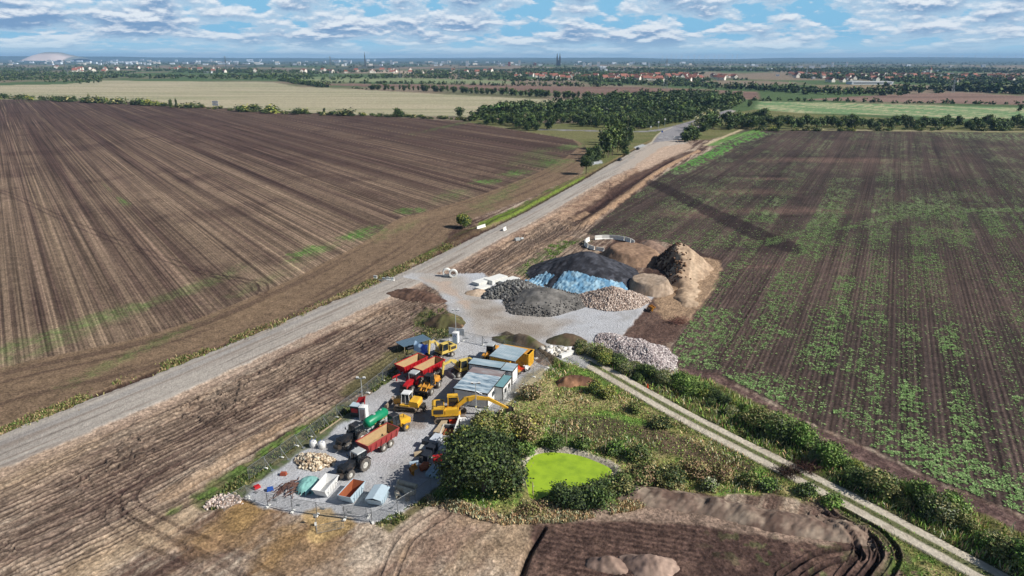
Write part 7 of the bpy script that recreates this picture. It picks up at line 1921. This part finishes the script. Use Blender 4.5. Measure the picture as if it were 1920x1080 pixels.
# everything farther or farther back in the wood
def clump_stuff(name, label, pts, seed, per=70, leaf=1.6, cols=None, tall=1.0):
    """many distant crowns as one body of woodland: pts = (x, y, scale)"""
    rng = np.random.default_rng(seed); pts = np.asarray(pts, float); n = len(pts)
    protos = []
    for i in range(5):
        V, Cc = crown_arrays(np.random.default_rng(seed * 10 + i), lobes_for(np.random.default_rng(seed + i), 9, 11, 'wood'), per, leaf, cols or PURE(DG, DG, MG), .8); V[:, 2] = np.maximum(V[:, 2] - 1.2, 0); protos.append((V, Cc))
    Vs, Cs = [], []
    pick = rng.integers(0, 5, n)
    for i in range(5):
        p = pts[pick == i]
        if not len(p): continue
        V, Cc = protos[i]; a = rng.uniform(0, 6.28, len(p)); s_ = p[:, 2] * rng.uniform(.8, 1.25, len(p)); ca, sa = np.cos(a)[:, None], np.sin(a)[:, None]
        X = (V[None, :, 0] * ca - V[None, :, 1] * sa) * s_[:, None] * 1.15 + p[:, 0:1]; Y = (V[None, :, 0] * sa + V[None, :, 1] * ca) * s_[:, None] * 1.15 + p[:, 1:2]
        Z = V[None, :, 2] * s_[:, None] * tall
        Vs.append(np.stack([X, Y, Z], 2).reshape(-1, 3)); Cs.append((Cc[None] * rng.uniform(.7, 1.2, (len(p), 1, 1)) * (1 + rng.normal(0, .05, (len(p), 1, 3)))).reshape(-1, 3))
    V = np.concatenate(Vs); o = link(name, np_mesh(name, V, quads(len(V) // 4), M_LEAF, np.concatenate(Cs)))
    return tag(o, label, 'woodland', None, 'stuff')
clump_stuff('wood', 'back of the wood left of the far road', rest, 601, 150, 1.3, PURE(DG, DG, MG, DG))
def line_pts(pxs, step, jit, sc, rng, skip=0.0):
    P_ = W(pxs); o = []
    for a, b in zip(P_[:-1], P_[1:]):
        l_ = np.hypot(*(b - a)); n = max(1, int(l_ / step))
        for k in range(n):
            if rng.random() < skip: continue
            p = a + (b - a) * (k + rng.random()) / n + rng.normal(0, jit, 2); o.append((p[0], p[1], rng.uniform(*sc)))
    return o
rng = np.random.default_rng(611); fp = []
fp += line_pts([(527, 151), (560, 157), (612, 164)], 4, 5, (.7, 1.0), rng) * 1
fp += line_pts([(540, 156), (650, 156), (800, 158), (960, 161), (1170, 163)], 6, 6, (.5, .95), rng, .08)
fp += line_pts([(660, 166), (690, 168)], 6, 4, (.3, .5), rng)
fp += line_pts([(-100, 146), (0, 147), (200, 146), (480, 148), (560, 150), (760, 146), (960, 151)], 7, 26, (.6, 1.1), rng, .1) * 1
fp += line_pts([(-100, 143), (200, 143), (480, 145), (600, 144)], 7, 36, (.6, 1.0), rng, .2)
fp += line_pts([(960, 152), (1100, 152), (1240, 160), (1350, 165), (1440, 168), (1560, 172)], 4, 22, (.7, 1.15), rng, .05)
fp += line_pts([(960, 158), (1170, 160)], 6, 8, (.5, .8), rng)
fp += line_pts([(1380, 165), (1480, 172), (1600, 178), (1700, 172), (1800, 168), (1940, 172)], 3.6, 24, (.8, 1.3), rng, .05)
fp += line_pts([(1780, 170), (1850, 173), (1930, 177)], 3.2, 7, (1.2, 1.7), rng)
fp += line_pts([(1430, 189), (1560, 190), (1700, 194), (1930, 196)], 4.5, 4, (.35, .6), rng, .1)
fp += line_pts([(1280, 182), (1380, 187), (1440, 190)], 7, 5, (.4, .7), rng)
for pts, n, sc in (([(-150, 141), (0, 139), (90, 138), (190, 146), (190, 156), (120, 158), (0, 158), (-150, 158)], 420, (.5, .9)), ([(960, 138), (1100, 137), (1440, 142), (1920, 150), (1920, 172), (1560, 172), (1400, 164), (1240, 160), (1100, 152), (960, 152)], 2300, (.7, 1.15)),
                   ([(-100, 128), (500, 130), (960, 133), (960, 148), (500, 147), (-100, 141)], 1900, (.7, 1.2)), ([(960, 130), (1920, 130), (1920, 150), (1440, 142), (960, 138)], 2600, (.8, 1.3)), ([(-100, 117), (1950, 117), (1950, 131), (-100, 129)], 1500, (.9, 1.5))):
    P_ = W(pts); lo, hi = P_.min(0), P_.max(0); q = rng.uniform(lo, hi, (n * 8, 2)); q = q[sdf(P_, q[:, 0], q[:, 1], 5) < 0]
    d = fbm(q[:, 0] / 260, q[:, 1] / 420, 613, 3); q = q[d > .5][:n]
    fp += [(a, b, rng.uniform(*sc)) for a, b in q]
print('far', len(fp))
clump_stuff('distant_woodland', 'woodland belts and tree lines towards the town', fp, 621, 42, 2.5, PURE(DG, DG, MG, DG))

# ------------------------------------------------------------------ village, town and landmarks
RED = mat('red_tiles', S(150, 98, 82), .8, 0, .15, .3); RED2 = mat('brown_tiles', S(140, 92, 74), .8, 0, .15, .3); WALLW = mat('pale_render', S(226, 220, 208), .8, 0, .06, .2); WALLB = mat('blue_white_facade', S(214, 222, 230), .6, 0, .06, .2)
def house_proto(w, d, e, r, roofm):
    t = bpy.data.objects.new('house', None)
    def part(nm, mb, mt):
        me = bpy.data.meshes.new(nm); me.from_pydata([tuple(p) for p in mb.v], [], mb.f); me.materials.append(mt); o = bpy.data.objects.new(nm, me); o.parent = t
    m = MB().prism([(-w / 2, -.5), (w / 2, -.5), (w / 2, e), (0, r), (-w / 2, e)], -d / 2, d / 2)
    part('wall', m, WALLW)
    m = MB(); k = .5
    for s_ in (-1, 1): m.add([(s_ * (w / 2 + k), -d / 2 - k, e - .3), (s_ * (w / 2 + k), d / 2 + k, e - .3), (0, d / 2 + k, r + .15), (0, -d / 2 - k, r + .15), (s_ * (w / 2 + k), -d / 2 - k, e), (s_ * (w / 2 + k), d / 2 + k, e), (0, d / 2 + k, r + .45), (0, -d / 2 - k, r + .45)], [(0, 1, 2, 3), (4, 7, 6, 5), (0, 4, 5, 1), (1, 5, 6, 2), (2, 6, 7, 3), (3, 7, 4, 0)])
    m.box((w * .2, d * .2, r), (.8, .8, 1.6)); part('roof', m, roofm)
    m = MB()
    for y in (-d * .25, d * .25):
        for s_ in (-1, 1): m.box((s_ * w / 2, y, e * .5), (.12, 1.4, 1.4))
    part('window', m, P['glass'])
    return t
HP = [house_proto(9, 12, 4.5, 9, RED), house_proto(10, 16, 5, 9.5, RED), house_proto(9, 10, 5, 8.5, RED2)]
rr = random.Random(31)
zones = [([(960, 141), (1100, 142), (1240, 147), (1240, 153), (1050, 150), (960, 148)], 62, 'red roofed village house left of the tall pylon'), ([(1150, 144), (1300, 143), (1400, 147), (1340, 153), (1200, 156), (1130, 151)], 66, 'red roofed village house right behind the tree belt'),
         ([(1480, 140), (1720, 141), (1720, 152), (1560, 156), (1480, 150)], 48, 'house among trees above the long white hall'), ([(1720, 142), (1920, 145), (1920, 156), (1760, 158)], 36, 'pale house at the far right of the village'),
         ([(100, 128), (480, 130), (480, 138), (120, 138)], 30, 'small house in the far left settlement'), ([(560, 132), (950, 134), (950, 141), (560, 138)], 30, 'small house in the middle distance settlement')]
for pts, n, lb in zones:
    P_ = W(pts); lo, hi = P_.min(0), P_.max(0); c = 0
    while c < n:
        x, y = rr.uniform(lo[0], hi[0]), rr.uniform(lo[1], hi[1])
        if sdf(P_, np.array([x]), np.array([y]), 5)[0] > 0: continue
        c += 1; k = rr.choice([0, 1, 0, 2]); s_ = rr.uniform(.8, 1.25) * (1 if y < 2600 else 1.3)
        t = HP[k].copy(); C.objects.link(t); t.location = (x, y, 2.0); t.rotation_euler = (0, 0, rr.choice([.2, 1.75, .9]) + rr.uniform(-.2, .2)); t.scale = (s_, s_, s_)
        for ch in HP[k].children: q = ch.copy(); C.objects.link(q); q.parent = t
        tag(t, lb, 'house', 'houses: ' + lb.replace('house', 'part').replace('red roofed ', ''))
def block(name, label, px, py, wpx, top, cat='building', group=None, mt=None, depth=None, hd=0, roof=None, wins=True):
    """building whose foot is at (px, py), wpx wide and reaching up to picture row `top` at its true distance"""
    x, y = G(px, py); d = math.hypot(y, CAM_H); w = wpx * d / FOC * .95; h = max(4.0, CAM_H - (top - 109.0) * y / FOC * .9)
    t = thing(name, label, cat, (x, y, 0), hd, group); dp_ = depth or max(10, w * .5)
    MB().box((0, 0, h / 2), (w, dp_, h)).build('wall', mt or WALLB, t)
    MB().box((0, 0, h + .4), (w * 1.02, dp_ * 1.02, .8)).build('roof', roof or P['greyp'], t)
    if wins:
        m = MB(); nf = max(1, min(9, int(h / 3.4)))
        for k in range(nf): m.box((0, -dp_ / 2 - .05, (k + .55) * h / nf), (w * .92, .12, h / nf * .35))
        m.build('window', P['glass'], t)
    return t
for (px, py, w, top, lb) in [(876, 124, 5, 114, 'white tower block standing highest left of the twin church towers'), (955, 124, 5, 116, 'white tower block by the orange brick building'), (974, 123, 4, 113, 'slender white tower block with a mast'), (1095, 125, 4, 117, 'left one of three far white blocks behind the church'),
                             (1107, 125, 4, 117, 'middle one of three far white blocks'), (1122, 124, 5, 116, 'white rounded block with a flared top'), (1217, 126, 3, 118, 'slender grey tower right of the far hill'), (1560, 126, 4, 117, 'white slab tower on the right, left one'), (1587, 126, 3, 116, 'white slab tower on the right, slender one'),
                             (1478, 128, 9, 124, 'first white block of the row on the right'), (1500, 128, 9, 123, 'second white block of the row on the right'), (1522, 128, 9, 123, 'third white block of the row on the right'), (1544, 128, 9, 122, 'fourth white block of the row on the right'),
                             (1843, 126, 7, 121, 'white building alone at the far right'), (632, 118, 10, 112.5, 'large white industrial block in the left town'), (655, 118, 8, 113, 'white silo block left of the television tower'), (735, 121, 5, 116, 'white cube right of the television tower'),
                             (1003, 123, 5, 118, 'orange brick block next to the church'), (1130, 133, 10, 127, 'white hall with a red side'), (1605, 156, 20, 152, 'pale hall roof left part'), (390, 137, 14, 134.5, 'long pale greenhouse roof on the left')]:
    block('town_block', lb, px, py, w, top, 'building', None, P['brick'] if 'brick' in lb else None)
t = block('long_hall', 'very long white hall roof in front of the village on the right', 1630, 158, 80, 153.5, 'hall', None, WALLB, 26, R(3), P['whitep'])
for i in range(230):
    if i < 90: px = rr.uniform(0, 500); py = rr.uniform(113.5, 122); lab = 'low pale hall of the left industrial area, %s' % ('below the spoil hill' if px < 160 else 'between hill and billboard' if px < 330 else 'above the billboard')
    elif i < 150: px = rr.uniform(500, 960); py = rr.uniform(115, 124); lab = 'low pale building of the town centre, %s the television tower' % ('left of' if px < 685 else 'right of')
    elif i < 200: px = rr.uniform(960, 1440); py = rr.uniform(118, 134); lab = 'low pale building of the town right of the church'
    else: px = rr.uniform(1440, 1920); py = rr.uniform(124, 150); lab = 'low pale building in the right settlement'
    block('pale_building', lab, px, py, rr.uniform(3, 12 if i < 90 else 8), py - rr.uniform(2.0, 4.0), 'building', lab.replace('low pale ', '') + ' group', rr.choice([WALLB, WALLW, WALLB, P['greyp']]), None, rr.uniform(-.3, .3), rr.choice([P['whitep'], P['greyp'], RED2]), False)
# church with twin towers
x, y = G(1047, 124); t = thing('cathedral', 'dark twin-towered cathedral on the horizon', 'church', (x, y, 0), 0); k = y / FOC
h = CAM_H + 4.0 * k
for sx in (-1, 1):
    o = MB().box((sx * 2.4 * k, 0, h * .42), (2.6 * k, 2.6 * k, h * .84)).cyl((sx * 2.4 * k, 0, h * .84), (sx * 2.4 * k, 0, h + 5 * k), 1.3 * k, 8, .1).build('tower', P['dark'], t)
MB().prism([(-2 * k, 0), (2 * k, 0), (2 * k, h * .4), (0, h * .6), (-2 * k, h * .4)], 0, 9 * k).build('nave', P['dark'], t)
x, y = G(685, 125); t = thing('television_tower', 'tall slender dark television tower above the left town', 'tower', (x, y, 0)); k = y / FOC; h = CAM_H + 10 * k
MB().cyl((0, 0, 0), (0, 0, h * .8), 1.1 * k, 10, .7 * k).build('shaft', P['dark'], t); MB().cyl((0, 0, h * .8), (0, 0, h), .45 * k, 8, .2 * k).build('antenna', P['dark'], t)
x, y = G(1744, 140); t = thing('village_church', 'small pale village church with a pointed red tower', 'church', (x, y, 0)); k = y / FOC
MB().box((0, 0, 8), (6, 6, 16)).build('tower', WALLW, t); MB().cyl((0, 0, 16), (0, 0, 27), 4.4, 4, .1).build('spire', RED, t); MB().prism([(-5, 0), (5, 0), (5, 7), (0, 12), (-5, 7)], 3, 20).build('nave', WALLW, t)
def pylon(label, px, py, top, group='power pylons'):
    x, y = G(px, py); h = CAM_H - (top - 109) * y / FOC * .9; t = thing('pylon', label, 'pylon', (x, y, 0), rr.uniform(-.3, .3), group)
    m = MB(); r0 = h * .075
    lv = [(0, r0), (.25, r0 * .7), (.5, r0 * .45), (.75, r0 * .25), (1, r0 * .08)]
    th = max(.12, y / FOC * .14)
    for (a, ra), (b, rb) in zip(lv[:-1], lv[1:]):
        ca = [(i * ra, j * ra, a * h) for i, j in ((-1, -1), (1, -1), (1, 1), (-1, 1))]; cb = [(i * rb, j * rb, b * h) for i, j in ((-1, -1), (1, -1), (1, 1), (-1, 1))]
        for i in range(4): m.cyl(ca[i], cb[i], th, 4); m.cyl(ca[i], cb[(i + 1) % 4], th * .6, 4); m.cyl(ca[(i + 1) % 4], cb[i], th * .6, 4)
    m.build('lattice_mast', P['galv'], t)
    for z, w in ((.68, .22), (.80, .30), (.92, .2)):
        MB().tube([(-h * w, 0, h * z), (0, 0, h * (z + .03)), (h * w, 0, h * z)], th * .8, 4).tube([(-h * w, 0, h * z), (h * w, 0, h * z)], th * .6, 4).build('crossarm', P['galv'], t)
for a in (('tall lattice pylon in front of the red roofed village', 1247, 168, 110), ('lattice pylon above the left tree belt, by the television tower', 622, 149, 105), ('lattice pylon right of the television tower', 750, 147, 122), ('lattice pylon behind the long dark tree row', 861, 158, 121),
          ('lattice pylon over the far left wood', 125, 140, 112), ('lattice pylon in the left settlement', 425, 134, 105), ('lattice pylon on the right by the brown field', 1786, 174, 142), ('slim lattice pylon by the four white blocks', 1512, 142, 122)):
    pylon(*a)
def turbine(px, top, label, group):
    y = 15000.0; x = (px - 960) / FOC * y / 1.055; h = CAM_H + (109.3 - top) * y / FOC * .9
    t = thing('wind_turbine', label, 'wind turbine', (x, y, 0), 0, group)
    MB().cyl((0, 0, 0), (0, 0, h), 5, 6, 3).build('tower', P['whitep'], t); MB().box((0, 0, h), (8, 14, 8)).build('nacelle', P['whitep'], t)
    a0 = rr.uniform(0, 2)
    for i in range(3):
        a = a0 + i * 2.094; MB().cyl((0, -9, h), (math.cos(a) * 38, -9, h + math.sin(a) * 38), 3.0, 4, 1.2).build('blade', P['whitep'], t)
for i in range(15): turbine(1240 + i * 10 + rr.uniform(-3, 3), rr.uniform(103.5, 106), 'white wind turbine in the row on the centre right horizon', 'wind turbines on the centre right horizon')
for i in range(12): turbine(1740 + i * 15 + rr.uniform(-4, 4), rr.uniform(104.5, 106.5), 'white wind turbine on the far right horizon', 'wind turbines on the far right horizon')
# spoil heap and low hills
def hill(name, label, px0, px1, y, tops, c, depth):
    n = len(tops); k = y / FOC; X = [(px0 + (px1 - px0) * i / (n - 1) - 960) * k / 1.055 for i in range(n)]
    V = []; 
    for j, f in enumerate((0, .25, .5, .75, 1.0)):
        s_ = (0, .72, 1, .72, 0)[j]
        for i in range(n): V.append((X[i], y + (f - .5) * depth, max(-2, (CAM_H + (109.3 - tops[i]) * k * .9) * s_)))
    F_ = [[j * n + i, j * n + i + 1, (j + 1) * n + i + 1, (j + 1) * n + i] for j in range(4) for i in range(n - 1)]
    cc = np.array(c); cc = cc if cc.ndim == 2 else np.repeat(cc[None], len(V), 0)
    o = link(name, np_mesh(name, V, F_, attr_mat(name + '_surface', .9, .15, .002), cc, smooth=True)); tag(o, label, None, None, 'structure')
rng = np.random.default_rng(5)
tp = [113, 108, 103.5, 100.5, 98.8, 98.3, 98.2, 98.3, 98.2, 98.6, 99.5, 101.5, 103, 104.2, 106, 110]
cc = []
for j in range(5):
    for i in range(16): cc.append(S(222, 204, 194) if (j <= 1 and 2 <= i <= 13) else S(120, 124, 112))
hill('spoil_hill', 'flat-topped pale spoil hill on the left horizon', 58, 152, 12500, tp, cc, 900)
xs = np.linspace(-1, 1, 240); pr = lambda x: np.interp(x, [-400, 0, 230, 300, 400, 900, 1000, 1120, 1190, 1240, 1300, 1920, 2300], [105, 105.5, 106.4, 108.6, 109.3, 110.4, 109.0, 108.4, 108.6, 110, 110.8, 110.5, 110])
hx = np.linspace(-350, 2300, 240); hill('hills', 'low wooded hills along the horizon', -350, 2300, 17000, list(pr(hx) + .5 * (fbm(hx / 40, hx * 0, 7, 3) - .5)), S(70, 84, 70), 3000)

# ------------------------------------------------------------------ cars and signs at the far junction
def car(label, px, hd, paint, van=False):
    t = thing('car', label, 'car', on(*px), hd)
    pr_ = [(-2.1, .3), (2.1, .3), (2.15, .75), (1.2, .95), (-1.6 if not van else -2.1, .98), (-2.15, .85)]
    b = MB().prism(pr_, -.85, .85).build('body', paint, t)
    MB().prism([(1.0, .95), (.45, 1.42), (-1.2 if not van else -1.9, 1.45), (-1.75 if not van else -2.05, .98)], -.72, .72).build('windows', P['glass'], t)
    MB().box((-.4, 0, 1.46), (1.5, 1.3, .05)).build('roof', paint, t)
    for x in (-1.3, 1.3):
        for y in (-.8, .8): wheel(t, x, y, .33, .2)
car('small dark blue car driving on the pale road base', (1162, 302), heading((1162, 302), (1185, 290)), mat('dark_blue_car', S(36, 44, 62), .3, 0, .05, 1))
car('dark estate car parked beside the gravel patch on the left of the road', (1196, 281), heading((1196, 281), (1206, 275)), mat('dark_grey_car', S(56, 60, 66), .3, 0, .05, 1), True)
car('dark car on the finished asphalt near the wood', (1303, 230), heading((1303, 230), (1320, 224)), P['black'])
car('dark car parked in the clearing of the wood', (1026, 235), .1, P['black'], True)
for i, (px, lb) in enumerate((((1268, 262), 'white closure board on the right of the far road end'), ((1250, 260), 'white barrier board in the middle of the far road end'), ((1238, 261), 'white barrier board on the left of the far road end'))):
    t = thing('closure_board', lb, 'barrier board', on(*px), 0, 'boards closing the far road'); w = (4, 3, 3)[i]
    MB().box((0, 0, 1.5 if i == 0 else .9), (w, .15, 1.6 if i == 0 else .5)).build('board', P['whitep'], t)
    MB().cyl((-w * .4, 0, 0), (-w * .4, 0, 1.6), .06, 6).cyl((w * .4, 0, 0), (w * .4, 0, 1.6), .06, 6).build('post', P['fencem'], t)
for i, (px, h, lb) in enumerate((((1234, 244), 7, 'sign mast at the left of the far junction'), ((1246, 238), 7, 'signal mast in the middle of the far junction'), ((1220, 246), 4, 'short sign post at the side road'), ((1241, 254), 3.5, 'small sign post at the road end'))):
    t = thing('sign_mast', lb, 'sign mast', on(*px)); MB().cyl((0, 0, 0), (0, 0, h), .12, 6).build('pole', P['greyp'], t); MB().box((0, -.15, h - .6), (1.2, .1, 1.2)).build('sign_plate', P['whitep'] if i < 3 else P['bluep'], t)
t = thing('billboard', 'white billboard on posts in the left hedgerow', 'billboard', on(405, 205), R(-12))
MB().box((0, 0, 5.2), (7.5, .3, 2.2)).box((0, 0, 8.0), (7.5, .3, 2.4)).build('panel', P['whitep'], t)
MB().cyl((-2.5, .3, 0), (-2.5, .3, 8), .15, 6).cyl((2.5, .3, 0), (2.5, .3, 8), .15, 6).build('post', P['fencem'], t)
t = thing('frame_hut', 'small white frame hut in the right hedgerow', 'hut', on(1840, 243), 0); MB().box((0, 0, 3.2), (5, 2.5, .3)).build('roof', P['whitep'], t)
m = MB()
for x in (-2.2, 2.2):
    for y_ in (-1, 1): m.cyl((x, y_, 0), (x, y_, 3.1), .12, 6)
m.build('post', P['greyp'], t)
t = thing('traffic_cone', 'orange marker post beside the field path hedge', 'marker post', on(1214, 727)); MB().cyl((0, 0, 0), (0, 0, .9), .22, 8, .06).build('cone', P['orange'], t); MB().box((0, 0, .02), (.5, .5, .05)).build('base', P['dark'], t)
